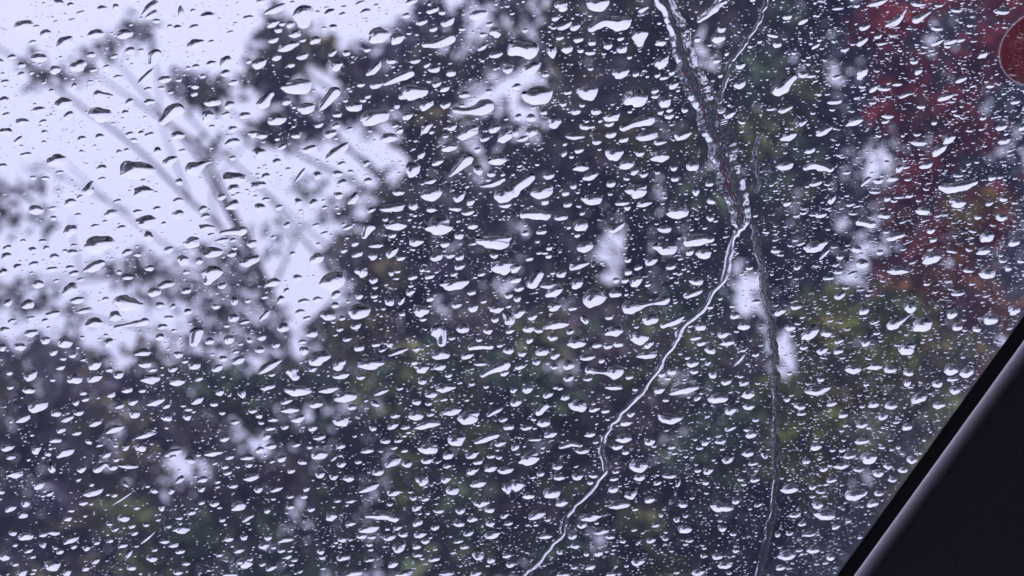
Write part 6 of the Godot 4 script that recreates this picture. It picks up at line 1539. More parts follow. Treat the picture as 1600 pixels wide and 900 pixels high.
	plant("dark_hedge", "dark purple blue hedge filling the lower left under the sky", "hedge", "", Vector3(-2.34, 0, -24.62), [Vector3(0, -0.1, 0), Vector3(0, 4.04, -0.27), Vector3(0, 4.73, -0.15)], 0.04, mats.bark, [Vector4(-3.71, 5.21, -24.76, 0.11), Vector4(-3.6, 5.26, -25.09, 0.11), Vector4(-3.37, 5.18, -24.46, 0.11), Vector4(-3.28, 5.34, -25.01, 0.11), Vector4(-3.05, 5.11, -23.98, 0.11), Vector4(-2.87, 5.11, -24.24, 0.11), Vector4(-2.7, 5.17, -24.33, 0.11), Vector4(-2.6, 5.31, -25.08, 0.11), Vector4(-2.44, 5.21, -24.37, 0.11), Vector4(-2.41, 5.35, -25.57, 0.11), Vector4(-1.96, 5.21, -24.49, 0.11), Vector4(-3.98, 5.11, -25, 0.11), Vector4(-3.71, 5.04, -24.25, 0.11), Vector4(-3.6, 5.03, -24.48, 0.11), Vector4(-3.49, 5.09, -24.94, 0.11), Vector4(-3.27, 4.97, -24.06, 0.11), Vector4(-3.19, 5, -24.18, 0.11), Vector4(-2.98, 4.96, -23.86, 0.11), Vector4(-2.94, 5.08, -24.41, 0.11), Vector4(-2.93, 5.17, -25.23, 0.11), Vector4(-2.64, 5, -24.02, 0.11), Vector4(-2.44, 5.03, -23.85, 0.11), Vector4(-2.37, 5.1, -24.52, 0.11), Vector4(-2.29, 5.13, -24.74, 0.11), Vector4(-2.16, 5.03, -24.6, 0.11), Vector4(-2.06, 5.09, -24.98, 0.11), Vector4(-1.8, 5.06, -24.31, 0.11), Vector4(-1.83, 5.27, -25.36, 0.11), Vector4(-1.61, 5.05, -24.31, 0.11), Vector4(-3.85, 5, -24.57, 0.11), Vector4(-3.78, 4.94, -24.37, 0.11), Vector4(-3.75, 5.08, -25.49, 0.11), Vector4(-3.43, 4.88, -23.87, 0.11), Vector4(-3.27, 4.9, -23.86, 0.11), Vector4(-3.18, 4.91, -23.99, 0.11), Vector4(-3.21, 5.07, -25.3, 0.11), Vector4(-3.05, 5.11, -25.33, 0.11), Vector4(-2.98, 5.08, -25.52, 0.11), Vector4(-2.62, 4.87, -24.02, 0.11), Vector4(-2.65, 5.02, -25.12, 0.11), Vector4(-2.43, 4.97, -24.61, 0.11), Vector4(-2.27, 4.92, -24.33, 0.11), Vector4(-2.13, 5.04, -24.71, 0.11), Vector4(-2.04, 5.04, -24.73, 0.11), Vector4(-1.9, 5.11, -25.42, 0.11), Vector4(-1.83, 5.06, -25.61, 0.11), Vector4(-1.56, 5.05, -24.92, 0.11), Vector4(-3.91, 4.72, -24.01, 0.11), Vector4(-3.91, 4.94, -24.95, 0.11), Vector4(-3.71, 4.77, -24.03, 0.11), Vector4(-3.66, 4.95, -25.01, 0.11), Vector4(-3.6, 5.04, -25.56, 0.11), Vector4(-3.43, 4.93, -25.1, 0.11), Vector4(-3.22, 4.87, -24.88, 0.11), Vector4(-3.2, 5.03, -25.57, 0.11), Vector4(-3, 4.89, -25.36, 0.11), Vector4(-2.95, 4.95, -25.53, 0.11), Vector4(-2.71, 4.9, -25.27, 0.11), Vector4(-2.61, 4.97, -25.28, 0.11), Vector4(-2.32, 4.74, -24.17, 0.11), Vector4(-2.3, 4.82, -24.46, 0.11), Vector4(-2.15, 4.84, -24.25, 0.11), Vector4(-1.94, 4.84, -24.39, 0.11), Vector4(-1.89, 4.86, -24.63, 0.11), Vector4(-1.74, 4.89, -24.52, 0.11), Vector4(-1.63, 4.75, -24.32, 0.11), Vector4(-3.96, 4.67, -24.32, 0.11), Vector4(-4.08, 4.81, -25.65, 0.11), Vector4(-3.61, 4.67, -23.91, 0.11), Vector4(-3.63, 4.72, -24.86, 0.11), Vector4(-3.41, 4.73, -24.34, 0.11), Vector4(-3.4, 4.8, -24.89, 0.11), Vector4(-3.3, 4.84, -25.52, 0.11), Vector4(-3.16, 4.85, -25.53, 0.11), Vector4(-3.02, 4.85, -25.13, 0.11), Vector4(-2.86, 4.84, -25.55, 0.11), Vector4(-2.71, 4.82, -25.23, 0.11), Vector4(-2.63, 4.87, -25.31, 0.11), Vector4(-2.38, 4.63, -24.11, 0.11), Vector4(-2.4, 4.86, -25.57, 0.11), Vector4(-2.1, 4.79, -25, 0.11), Vector4(-1.99, 4.58, -24.02, 0.11), Vector4(-1.87, 4.78, -24.6, 0.11), Vector4(-1.72, 4.83, -25.27, 0.11), Vector4(-4.06, 4.77, -25.67, 0.11), Vector4(-3.71, 4.55, -24.06, 0.11), Vector4(-3.75, 4.68, -25.14, 0.11), Vector4(-3.47, 4.6, -24.94, 0.11), Vector4(-3.46, 4.67, -25, 0.11), Vector4(-3.29, 4.62, -24.78, 0.11), Vector4(-3.18, 4.75, -25.32, 0.11), Vector4(-3.03, 4.76, -25.44, 0.11), Vector4(-2.84, 4.69, -25.47, 0.11), Vector4(-2.73, 4.73, -25.37, 0.11), Vector4(-2.48, 4.63, -24.57, 0.11), Vector4(-2.41, 4.55, -24.5, 0.11), Vector4(-2.34, 4.67, -25.54, 0.11), Vector4(-2.13, 4.56, -24.73, 0.11), Vector4(-2.02, 4.63, -25.02, 0.11), Vector4(-1.59, 4.78, -25.45, 0.11), Vector4(-1.53, 4.63, -25.06, 0.11), Vector4(-3.94, 4.47, -24.32, 0.11), Vector4(-3.84, 4.46, -24.5, 0.11), Vector4(-3.89, 4.55, -25.63, 0.11), Vector4(-3.64, 4.47, -24.54, 0.11), Vector4(-3.54, 4.61, -25.29, 0.11), Vector4(-3.32, 4.56, -24.79, 0.11), Vector4(-3.16, 4.52, -24.62, 0.11), Vector4(-3.06, 4.41, -24.52, 0.11), Vector4(-3.05, 4.6, -25.16, 0.11), Vector4(-2.82, 4.55, -24.82, 0.11), Vector4(-2.68, 4.4, -24.31, 0.11), Vector4(-2.41, 4.35, -23.93, 0.11), Vector4(-2.42, 4.53, -25.29, 0.11), Vector4(-2.33, 4.6, -25.68, 0.11), Vector4(-2.14, 4.42, -24.49, 0.11), Vector4(-2, 4.5, -24.94, 0.11), Vector4(-1.58, 4.5, -25.17, 0.11), Vector4(-1.47, 4.61, -25.28, 0.11), Vector4(-3.68, 4.26, -24.14, 0.11), Vector4(-3.55, 4.24, -24.08, 0.11), Vector4(-3.37, 4.34, -24.08, 0.11), Vector4(-3.38, 4.34, -24.67, 0.11), Vector4(-3.18, 4.38, -24.36, 0.11), Vector4(-3.07, 4.36, -24.89, 0.11), Vector4(-2.9, 4.38, -24.46, 0.11), Vector4(-2.82, 4.32, -24.53, 0.11), Vector4(-2.71, 4.34, -24.81, 0.11), Vector4(-2.56, 4.32, -24.75, 0.11), Vector4(-2.37, 4.29, -24.41, 0.11), Vector4(-2.27, 4.31, -24.22, 0.11), Vector4(-2.14, 4.3, -24.63, 0.11), Vector4(-1.91, 4.25, -24.17, 0.11), Vector4(-1.88, 4.39, -25.12, 0.11), Vector4(-1.75, 4.37, -24.74, 0.11), Vector4(-1.65, 4.43, -25.6, 0.11), Vector4(-1.51, 4.42, -25.6, 0.11), Vector4(-3.53, 4.22, -24.34, 0.11), Vector4(-3.4, 4.2, -24.31, 0.11), Vector4(-3.45, 4.34, -25.71, 0.11), Vector4(-3.29, 4.29, -24.99, 0.11), Vector4(-3.02, 4.18, -24.62, 0.11), Vector4(-3.03, 4.33, -24.99, 0.11), Vector4(-2.8, 4.17, -24.6, 0.11), Vector4(-2.72, 4.32, -25.01, 0.11), Vector4(-2.52, 4.23, -24.52, 0.11), Vector4(-2.43, 4.28, -24.97, 0.11), Vector4(-2.29, 4.28, -24.57, 0.11), Vector4(-2.15, 4.28, -25.36, 0.11), Vector4(-1.95, 4.16, -24.04, 0.11), Vector4(-1.91, 4.22, -24.64, 0.11), Vector4(-1.63, 4.13, -24.09, 0.11), Vector4(-1.54, 4.15, -24.04, 0.11), Vector4(-1.48, 4.35, -25.07, 0.11), Vector4(-3.38, 4.14, -24.99, 0.11), Vector4(-3.28, 4.09, -24.94, 0.11), Vector4(-3.02, 4.13, -24.38, 0.11), Vector4(-3, 4.28, -25.53, 0.11), Vector4(-2.74, 4.06, -24.4, 0.11), Vector4(-2.64, 4.13, -24.6, 0.11), Vector4(-2.61, 4.23, -25.75, 0.11), Vector4(-2.5, 4.16, -25.56, 0.11), Vector4(-2.39, 4.19, -25.36, 0.11), Vector4(-2.18, 4.19, -24.96, 0.11), Vector4(-2.02, 4.2, -25.36, 0.11), Vector4(-1.87, 4.1, -24.44, 0.11), Vector4(-3.13, 4, -24.26, 0.11), Vector4(-3.1, 4, -24.48, 0.11), Vector4(-2.97, 4.02, -25.35, 0.11), Vector4(-2.89, 4.1, -25.7, 0.11), Vector4(-2.6, 4.04, -24.57, 0.11), Vector4(-2.5, 3.93, -24.04, 0.11), Vector4(-2.45, 4.12, -25.61, 0.11), Vector4(-2.29, 4.03, -24.65, 0.11), Vector4(-2.21, 4.08, -25.03, 0.11), Vector4(-2.06, 4.1, -25.38, 0.11), Vector4(-3.2, 3.92, -24.78, 0.11), Vector4(-2.94, 3.85, -24.09, 0.11), Vector4(-3, 3.95, -24.96, 0.11), Vector4(-2.89, 3.89, -25.15, 0.11), Vector4(-2.7, 4, -25.39, 0.11), Vector4(-2.54, 3.83, -24.74, 0.11), Vector4(-2.43, 3.99, -25.62, 0.11), Vector4(-2.26, 3.82, -24.23, 0.11)], 60, 0.09, [Color(0.13, 0.11, 0.15), Color(0.15, 0.14, 0.16), Color(0.13, 0.13, 0.11), Color(0.16, 0.14, 0.082)])
	plant("green_bush", "dull green bush in the lower middle, right of the dark hedge", "shrub", "", Vector3(-0.75, 0, -20.19), [Vector3(0, -0.1, 0), Vector3(0.01, 3.54, -0.22), Vector3(0.06, 4.1, -0.12)], 0.04, mats.bark, [Vector4(-0.84, 4.74, -20.81, 0.1), Vector4(-0.86, 4.65, -20.99, 0.1), Vector4(-0.75, 4.65, -20.58, 0.1), Vector4(-0.55, 4.55, -20.26, 0.1), Vector4(-0.45, 4.56, -20.49, 0.1), Vector4(-0.32, 4.58, -20.35, 0.1), Vector4(-0.25, 4.55, -20.12, 0.1), Vector4(-1.21, 4.36, -19.92, 0.09), Vector4(-0.96, 4.35, -19.85, 0.09), Vector4(-0.84, 4.43, -20.21, 0.1), Vector4(-0.73, 4.58, -20.82, 0.1), Vector4(-0.55, 4.62, -21.01, 0.1), Vector4(-0.41, 4.35, -19.56, 0.09), Vector4(-0.31, 4.54, -20.5, 0.1), Vector4(-0.22, 4.44, -20.44, 0.1), Vector4(-0.13, 4.38, -19.86, 0.09), Vector4(-1.36, 4.34, -20, 0.1), Vector4(-1.26, 4.33, -20.45, 0.1), Vector4(-1.23, 4.39, -20.49, 0.1), Vector4(-1.08, 4.41, -20.36, 0.1), Vector4(-1, 4.47, -20.9, 0.1), Vector4(-0.8, 4.32, -19.91, 0.09), Vector4(-0.66, 4.37, -20.17, 0.1), Vector4(-0.51, 4.29, -19.68, 0.09), Vector4(-0.49, 4.43, -20.68, 0.1), Vector4(-0.35, 4.42, -20.7, 0.1), Vector4(-0.17, 4.3, -19.87, 0.09), Vector4(-1.15, 4.22, -20.18, 0.1), Vector4(-1.11, 4.28, -20.36, 0.1), Vector4(-0.72, 4.26, -20.61, 0.1), Vector4(-0.51, 4.12, -19.57, 0.09), Vector4(-0.5, 4.34, -20.79, 0.1), Vector4(-0.34, 4.36, -21.05, 0.1), Vector4(-0.19, 4.37, -21.05, 0.1), Vector4(-0.12, 4.24, -20.54, 0.1), Vector4(-1.35, 4.06, -19.65, 0.09), Vector4(-1.02, 4.2, -20.55, 0.1), Vector4(-0.86, 4.17, -20.32, 0.1), Vector4(-0.72, 4.22, -20.93, 0.1), Vector4(-0.55, 4.07, -19.54, 0.09), Vector4(-0.48, 4.24, -20.75, 0.1), Vector4(-0.38, 4.2, -20.6, 0.1), Vector4(-0.25, 4.09, -20.17, 0.1), Vector4(-0.13, 4.04, -19.73, 0.09), Vector4(-1.27, 4.05, -20.75, 0.1), Vector4(-1.14, 3.92, -19.72, 0.09), Vector4(-0.92, 3.95, -19.69, 0.09), Vector4(-0.82, 4.08, -20.94, 0.1), Vector4(-0.72, 4.11, -20.63, 0.1), Vector4(-0.6, 4.12, -20.85, 0.1), Vector4(-0.45, 3.96, -20.05, 0.09), Vector4(-0.33, 3.97, -20.1, 0.1), Vector4(-0.2, 4.1, -20.74, 0.1), Vector4(-0.09, 4.13, -20.93, 0.1), Vector4(-1.42, 3.93, -20.44, 0.1), Vector4(-1.3, 3.8, -19.78, 0.09), Vector4(-1.17, 3.95, -20.65, 0.1), Vector4(-0.99, 3.91, -19.92, 0.09), Vector4(-0.92, 4.02, -20.77, 0.1), Vector4(-0.87, 3.97, -20.74, 0.1), Vector4(-0.73, 4.02, -21.08, 0.1), Vector4(-0.55, 3.95, -20.72, 0.1), Vector4(-0.47, 3.97, -20.96, 0.1), Vector4(-0.32, 3.99, -20.83, 0.1), Vector4(-0.22, 3.95, -20.98, 0.1), Vector4(-0.07, 3.85, -19.79, 0.09), Vector4(0.01, 3.87, -20.15, 0.1), Vector4(-1.67, 3.72, -19.77, 0.09), Vector4(-1.67, 3.76, -19.99, 0.09), Vector4(-1.37, 3.77, -20.28, 0.1), Vector4(-1.37, 3.9, -21.12, 0.1), Vector4(-1.09, 3.71, -19.69, 0.09), Vector4(-1.09, 3.82, -20.24, 0.1), Vector4(-0.83, 3.8, -20, 0.09), Vector4(-0.75, 3.85, -20.64, 0.1), Vector4(-0.58, 3.85, -20.74, 0.1), Vector4(-0.43, 3.79, -20.31, 0.1), Vector4(-0.36, 3.89, -20.54, 0.1), Vector4(-0.25, 3.85, -20.93, 0.1), Vector4(-0.06, 3.77, -20, 0.09), Vector4(0.05, 3.67, -19.59, 0.09), Vector4(-1.63, 3.72, -20.12, 0.1), Vector4(-1.45, 3.66, -19.86, 0.09), Vector4(-1.32, 3.62, -19.69, 0.09), Vector4(-1.17, 3.85, -21.17, 0.1), Vector4(-1.01, 3.57, -19.64, 0.09), Vector4(-0.88, 3.71, -20.16, 0.1), Vector4(-0.83, 3.73, -20.99, 0.1), Vector4(-0.72, 3.66, -20.26, 0.1), Vector4(-0.53, 3.75, -20.51, 0.1), Vector4(-0.47, 3.61, -19.74, 0.09), Vector4(-0.28, 3.72, -20.13, 0.1), Vector4(-0.06, 3.8, -21.13, 0.1), Vector4(-1.65, 3.64, -20.95, 0.1), Vector4(-1.51, 3.54, -19.92, 0.09), Vector4(-1.39, 3.67, -20.51, 0.1), Vector4(-1.3, 3.5, -19.91, 0.09), Vector4(-1.14, 3.5, -19.61, 0.09), Vector4(-1.08, 3.53, -20.02, 0.09), Vector4(-0.88, 3.5, -19.89, 0.09), Vector4(-0.86, 3.55, -20.19, 0.1), Vector4(-0.75, 3.63, -20.54, 0.1), Vector4(-0.53, 3.67, -20.71, 0.1), Vector4(-0.51, 3.72, -21.17, 0.1), Vector4(-0.34, 3.56, -19.86, 0.09), Vector4(-0.23, 3.63, -20.88, 0.1), Vector4(-0.13, 3.64, -20.32, 0.1), Vector4(-1.7, 3.58, -20.82, 0.1), Vector4(-1.55, 3.52, -20.59, 0.1), Vector4(-1.43, 3.54, -20.49, 0.1), Vector4(-0.43, 3.61, -21.19, 0.1), Vector4(-0.39, 3.56, -20.81, 0.1)], 62, 0.08, [Color(0.085, 0.13, 0.08), Color(0.11, 0.16, 0.09), Color(0.12, 0.1, 0.1), Color(0.19, 0.2, 0.085)])
	plant("green_bush", "mottled green bush behind the thin winding water trail", "shrub", "", Vector3(0.49, 0, -19.2), [Vector3(0, -0.1, 0), Vector3(0.01, 3.43, -0.21), Vector3(-0.03, 4.1, -0.09)], 0.04, mats.bark, [Vector4(-0.14, 4.64, -19.95, 0.09), Vector4(-0.2, 4.39, -18.87, 0.09), Vector4(-0.07, 4.41, -18.98, 0.09), Vector4(-0.02, 4.61, -19.86, 0.09), Vector4(0.36, 4.51, -19.7, 0.09), Vector4(0.41, 4.6, -19.77, 0.09), Vector4(0.59, 4.55, -19.8, 0.09), Vector4(0.64, 4.6, -19.99, 0.09), Vector4(0.76, 4.45, -19.37, 0.09), Vector4(0.96, 4.55, -19.97, 0.09), Vector4(0.93, 4.39, -18.96, 0.09), Vector4(-0.21, 4.31, -19.12, 0.09), Vector4(-0.08, 4.29, -18.95, 0.09), Vector4(0.03, 4.32, -19.11, 0.09), Vector4(0.11, 4.35, -18.95, 0.09), Vector4(0.18, 4.47, -19.61, 0.09), Vector4(0.35, 4.47, -19.76, 0.09), Vector4(0.44, 4.36, -19.08, 0.09), Vector4(0.53, 4.43, -19.45, 0.09), Vector4(0.7, 4.4, -19.26, 0.09), Vector4(0.72, 4.38, -19.22, 0.09), Vector4(0.92, 4.38, -19.39, 0.09), Vector4(1.05, 4.5, -20.01, 0.09), Vector4(-0.26, 4.22, -18.8, 0.09), Vector4(-0.16, 4.24, -18.99, 0.09), Vector4(-0.01, 4.16, -18.51, 0.08), Vector4(0.14, 4.12, -18.49, 0.08), Vector4(0.19, 4.15, -18.81, 0.09), Vector4(0.36, 4.23, -19.28, 0.09), Vector4(0.45, 4.33, -19.45, 0.09), Vector4(0.56, 4.22, -19.08, 0.09), Vector4(0.63, 4.4, -19.84, 0.09), Vector4(0.78, 4.22, -18.74, 0.08), Vector4(0.88, 4.37, -19.77, 0.09), Vector4(0.99, 4.22, -18.89, 0.09), Vector4(-0.24, 4.16, -19.33, 0.09), Vector4(-0.07, 4.15, -19.35, 0.09), Vector4(-0.03, 4.09, -18.61, 0.08), Vector4(0.09, 4.03, -18.64, 0.08), Vector4(0.18, 4.05, -18.54, 0.08), Vector4(0.28, 4.06, -18.62, 0.08), Vector4(0.46, 4.2, -19.33, 0.09), Vector4(0.53, 4.11, -19.17, 0.09), Vector4(0.67, 4.2, -19.72, 0.09), Vector4(0.8, 4.26, -20.02, 0.09), Vector4(0.92, 4.16, -19.4, 0.09), Vector4(0.95, 4.13, -18.84, 0.09), Vector4(-0.25, 4.16, -20, 0.09), Vector4(-0.11, 4.08, -19.25, 0.09), Vector4(0, 4.09, -19.27, 0.09), Vector4(0.07, 4.07, -19.06, 0.09), Vector4(0.21, 3.98, -18.72, 0.08), Vector4(0.27, 4.02, -18.96, 0.09), Vector4(0.42, 4.09, -19.29, 0.09), Vector4(0.56, 4.05, -18.83, 0.09), Vector4(0.67, 4.19, -20.04, 0.09), Vector4(0.77, 4.1, -19.53, 0.09), Vector4(0.85, 3.93, -18.57, 0.08), Vector4(0.99, 3.97, -18.62, 0.08), Vector4(1.09, 4.03, -18.96, 0.09), Vector4(-0.14, 3.91, -18.64, 0.08), Vector4(-0.01, 4.01, -19.79, 0.09), Vector4(0.07, 4.01, -19.83, 0.09), Vector4(0.21, 3.88, -18.94, 0.09), Vector4(0.28, 3.9, -18.79, 0.08), Vector4(0.46, 3.89, -18.77, 0.08), Vector4(0.53, 3.93, -18.94, 0.09), Vector4(0.7, 3.98, -19.5, 0.09), Vector4(0.77, 3.83, -18.61, 0.08), Vector4(0.88, 3.93, -18.74, 0.08), Vector4(0.98, 3.96, -19.27, 0.09), Vector4(1.04, 3.91, -19.02, 0.09), Vector4(-0.09, 3.84, -19.35, 0.09), Vector4(0.04, 3.76, -18.72, 0.08), Vector4(0.1, 3.81, -18.84, 0.08), Vector4(0.2, 3.86, -19.52, 0.09), Vector4(0.3, 3.95, -20.02, 0.09), Vector4(0.39, 3.75, -18.63, 0.08), Vector4(0.52, 4.02, -20.08, 0.09), Vector4(0.64, 3.86, -19.37, 0.09), Vector4(0.76, 3.91, -19.24, 0.09), Vector4(0.83, 3.77, -18.74, 0.08), Vector4(0.95, 3.95, -19.55, 0.09), Vector4(1.1, 3.75, -18.75, 0.08), Vector4(1.28, 3.96, -20.13, 0.09), Vector4(-0.2, 3.67, -18.58, 0.08), Vector4(-0.15, 3.69, -18.99, 0.09), Vector4(0.04, 3.9, -19.98, 0.09), Vector4(0.12, 3.79, -19.53, 0.09), Vector4(0.22, 3.68, -18.75, 0.08), Vector4(0.29, 3.69, -18.73, 0.08), Vector4(0.41, 3.72, -19.13, 0.09), Vector4(0.59, 3.79, -19.46, 0.09), Vector4(0.69, 3.81, -19.47, 0.09), Vector4(0.82, 3.79, -19.49, 0.09), Vector4(0.82, 3.69, -18.59, 0.08), Vector4(1.01, 3.87, -19.86, 0.09), Vector4(1.07, 3.72, -18.97, 0.09), Vector4(1.23, 3.83, -19.78, 0.09), Vector4(-0.17, 3.56, -18.7, 0.08), Vector4(-0.1, 3.77, -19.65, 0.09), Vector4(-0.02, 3.62, -18.83, 0.08), Vector4(0.1, 3.67, -19.51, 0.09), Vector4(0.17, 3.62, -18.62, 0.08), Vector4(0.34, 3.69, -19.46, 0.09), Vector4(0.47, 3.64, -19.02, 0.09), Vector4(0.52, 3.55, -18.59, 0.08), Vector4(0.64, 3.72, -19.38, 0.09), Vector4(0.74, 3.56, -18.72, 0.08), Vector4(0.84, 3.7, -19.62, 0.09), Vector4(1.01, 3.8, -19.9, 0.09), Vector4(1.14, 3.81, -20.01, 0.09), Vector4(1.25, 3.8, -20.04, 0.09), Vector4(-0.13, 3.66, -19.71, 0.09), Vector4(-0.05, 3.72, -20.1, 0.09), Vector4(0.12, 3.57, -19.52, 0.09), Vector4(0.19, 3.6, -19.33, 0.09), Vector4(0.29, 3.65, -20.04, 0.09), Vector4(0.46, 3.64, -19.45, 0.09), Vector4(0.6, 3.63, -19.71, 0.09), Vector4(0.64, 3.62, -20.04, 0.09), Vector4(0.78, 3.65, -19.72, 0.09), Vector4(0.88, 3.65, -19.73, 0.09), Vector4(0.97, 3.65, -19.63, 0.09), Vector4(1.03, 3.57, -19.01, 0.09), Vector4(1.22, 3.61, -19.36, 0.09), Vector4(-0.09, 3.53, -19.72, 0.09), Vector4(-0.04, 3.52, -19.51, 0.09), Vector4(0.11, 3.45, -19.22, 0.09), Vector4(0.21, 3.45, -18.66, 0.08), Vector4(0.37, 3.39, -18.87, 0.08), Vector4(0.48, 3.54, -19.64, 0.09), Vector4(0.57, 3.53, -19.94, 0.09), Vector4(0.65, 3.42, -19.02, 0.09), Vector4(0.78, 3.58, -20, 0.09), Vector4(0.92, 3.56, -20.01, 0.09), Vector4(0.94, 3.51, -19.46, 0.09), Vector4(1.11, 3.55, -19.67, 0.09), Vector4(1.23, 3.53, -20.16, 0.09), Vector4(0.16, 3.5, -19.98, 0.09), Vector4(0.34, 3.43, -19.59, 0.09), Vector4(0.6, 3.46, -19.86, 0.09), Vector4(0.65, 3.31, -18.75, 0.08), Vector4(0.83, 3.49, -20.17, 0.09), Vector4(0.91, 3.33, -18.88, 0.08)], 66, 0.08, [Color(0.085, 0.13, 0.08), Color(0.11, 0.16, 0.09), Color(0.12, 0.1, 0.1), Color(0.19, 0.2, 0.085)])
	plant("dark_green_shrub", "dark green shrub along the bottom edge beside the window pillar", "shrub", "", Vector3(1.31, 0, -18.51), [Vector3(0, -0.1, 0), Vector3(0, 3.09, -0.25), Vector3(0, 3.51, -0.18)], 0.035, mats.bark, [Vector4(1.36, 3.95, -19.22, 0.09), Vector4(1.04, 3.74, -18.22, 0.09), Vector4(1.14, 3.7, -18.12, 0.09), Vector4(1.29, 3.76, -18.09, 0.09), Vector4(1.06, 3.7, -18.87, 0.09), Vector4(1.15, 3.65, -18.59, 0.09), Vector4(1.28, 3.72, -18.86, 0.09), Vector4(1.38, 3.67, -18.61, 0.09), Vector4(1.5, 3.67, -18.58, 0.09), Vector4(0.9, 3.57, -18.25, 0.09), Vector4(1.1, 3.64, -19.05, 0.09), Vector4(1.2, 3.63, -18.86, 0.09), Vector4(1.31, 3.71, -19.2, 0.09), Vector4(1.4, 3.63, -19, 0.09), Vector4(1.54, 3.61, -18.69, 0.09), Vector4(1.61, 3.66, -18.89, 0.09), Vector4(1.77, 3.61, -19.13, 0.09), Vector4(1.01, 3.48, -18.84, 0.09), Vector4(1.06, 3.52, -18.75, 0.09), Vector4(1.16, 3.55, -18.78, 0.09), Vector4(1.3, 3.49, -18.42, 0.09), Vector4(1.43, 3.54, -18.75, 0.09), Vector4(1.49, 3.55, -18.71, 0.09), Vector4(1.63, 3.5, -18.46, 0.09), Vector4(1.7, 3.46, -18.13, 0.09), Vector4(1.75, 3.43, -18.23, 0.09), Vector4(0.94, 3.4, -18.72, 0.09), Vector4(1.01, 3.35, -18.53, 0.09), Vector4(1.18, 3.48, -19.11, 0.09), Vector4(1.25, 3.35, -18.35, 0.09), Vector4(1.35, 3.39, -18.79, 0.09), Vector4(1.47, 3.47, -18.89, 0.09), Vector4(1.63, 3.36, -18.75, 0.09), Vector4(1.71, 3.41, -19.15, 0.09), Vector4(1.76, 3.33, -18.38, 0.09), Vector4(0.94, 3.29, -18.33, 0.09), Vector4(1.11, 3.35, -19.27, 0.09), Vector4(1.18, 3.34, -19.2, 0.09), Vector4(1.29, 3.25, -18.45, 0.09), Vector4(1.42, 3.24, -18.54, 0.09), Vector4(1.57, 3.33, -19.09, 0.09), Vector4(1.63, 3.34, -18.91, 0.09), Vector4(1.74, 3.3, -18.24, 0.09), Vector4(0.86, 3.21, -18.41, 0.09), Vector4(0.91, 3.17, -18.64, 0.09), Vector4(1.07, 3.2, -18.75, 0.09), Vector4(1.19, 3.24, -18.97, 0.09), Vector4(1.26, 3.22, -19.06, 0.09), Vector4(1.36, 3.17, -18.25, 0.09), Vector4(0.94, 3.07, -18.53, 0.09), Vector4(1.08, 3.09, -18.43, 0.09), Vector4(1.18, 3.11, -18.96, 0.09), Vector4(1.26, 3.13, -18.5, 0.09)], 44, 0.08, [Color(0.039, 0.055, 0.059), Color(0.05, 0.066, 0.073), Color(0.053, 0.053, 0.073)])
	plant("low_bush", "low wet bush at the foot of the dark hedge", "shrub", "", Vector3(-2.3, 0, -23.14), [Vector3(0, -0.1, 0), Vector3(0, 3.23, -0.37), Vector3(0, 3.55, -0.31)], 0.04, mats.bark, [Vector4(-3.43, 4.37, -23.43, 0.27), Vector4(-4.33, 4.16, -23.42, 0.27), Vector4(-3.86, 4.11, -22.53, 0.26), Vector4(-3.73, 3.98, -23.06, 0.26), Vector4(-3.19, 4.15, -22.62, 0.26), Vector4(-3.32, 4.12, -23.97, 0.27), Vector4(-4.45, 3.95, -23.66, 0.27), Vector4(-4.23, 3.85, -24.2, 0.27), Vector4(-3.9, 3.78, -23.74, 0.27), Vector4(-3.57, 3.84, -23.95, 0.27), Vector4(-3.16, 4.01, -23.99, 0.27), Vector4(-2.99, 3.86, -23.93, 0.27), Vector4(-2.59, 3.91, -24, 0.27), Vector4(-2.31, 3.86, -23.62, 0.27), Vector4(-1.68, 3.83, -24.33, 0.28), Vector4(-4.55, 3.53, -23.51, 0.27), Vector4(-4.54, 3.61, -24.45, 0.28), Vector4(-4.16, 3.78, -24.35, 0.28), Vector4(-3.93, 3.59, -24.38, 0.28), Vector4(-3.65, 3.54, -24.19, 0.27), Vector4(-3.15, 3.64, -24.18, 0.27), Vector4(-2.72, 3.49, -24.04, 0.27), Vector4(-2.43, 3.59, -23.47, 0.27), Vector4(-2.33, 3.71, -24.27, 0.27), Vector4(-1.81, 3.53, -23.64, 0.27), Vector4(-1.57, 3.82, -24.55, 0.28), Vector4(-1.28, 3.51, -22.87, 0.26), Vector4(-4.19, 3.33, -23.18, 0.26), Vector4(-4.13, 3.2, -23.96, 0.27), Vector4(-3.68, 3.34, -22.53, 0.25), Vector4(-3.39, 3.39, -23.92, 0.27), Vector4(-3.2, 3.23, -23.58, 0.27), Vector4(-2.94, 3.21, -23.71, 0.27), Vector4(-2.38, 3.29, -23.08, 0.26), Vector4(-2.05, 3.21, -22.88, 0.26), Vector4(-1.85, 3.41, -23.36, 0.26), Vector4(-1.69, 3.23, -24.12, 0.27), Vector4(-1.21, 3.44, -24.68, 0.28), Vector4(-4.15, 3.03, -23.1, 0.26), Vector4(-3.87, 2.85, -22.81, 0.26), Vector4(-3.72, 3.01, -24.4, 0.27), Vector4(-3.63, 3.03, -24.22, 0.27), Vector4(-2.98, 3.09, -22.98, 0.26), Vector4(-2.77, 3.04, -23.64, 0.27), Vector4(-2.4, 2.86, -23.03, 0.26), Vector4(-2.35, 3.2, -24.54, 0.28), Vector4(-2.03, 3.11, -24.42, 0.28), Vector4(-1.35, 2.8, -22.53, 0.25), Vector4(-1.27, 2.96, -22.96, 0.26), Vector4(-4.31, 2.9, -24.49, 0.28), Vector4(-2.83, 2.81, -22.91, 0.26), Vector4(-2.21, 2.79, -22.73, 0.26)], 46, 0.16, [Color(0.13, 0.11, 0.15), Color(0.15, 0.14, 0.16), Color(0.13, 0.13, 0.11), Color(0.16, 0.14, 0.082)])
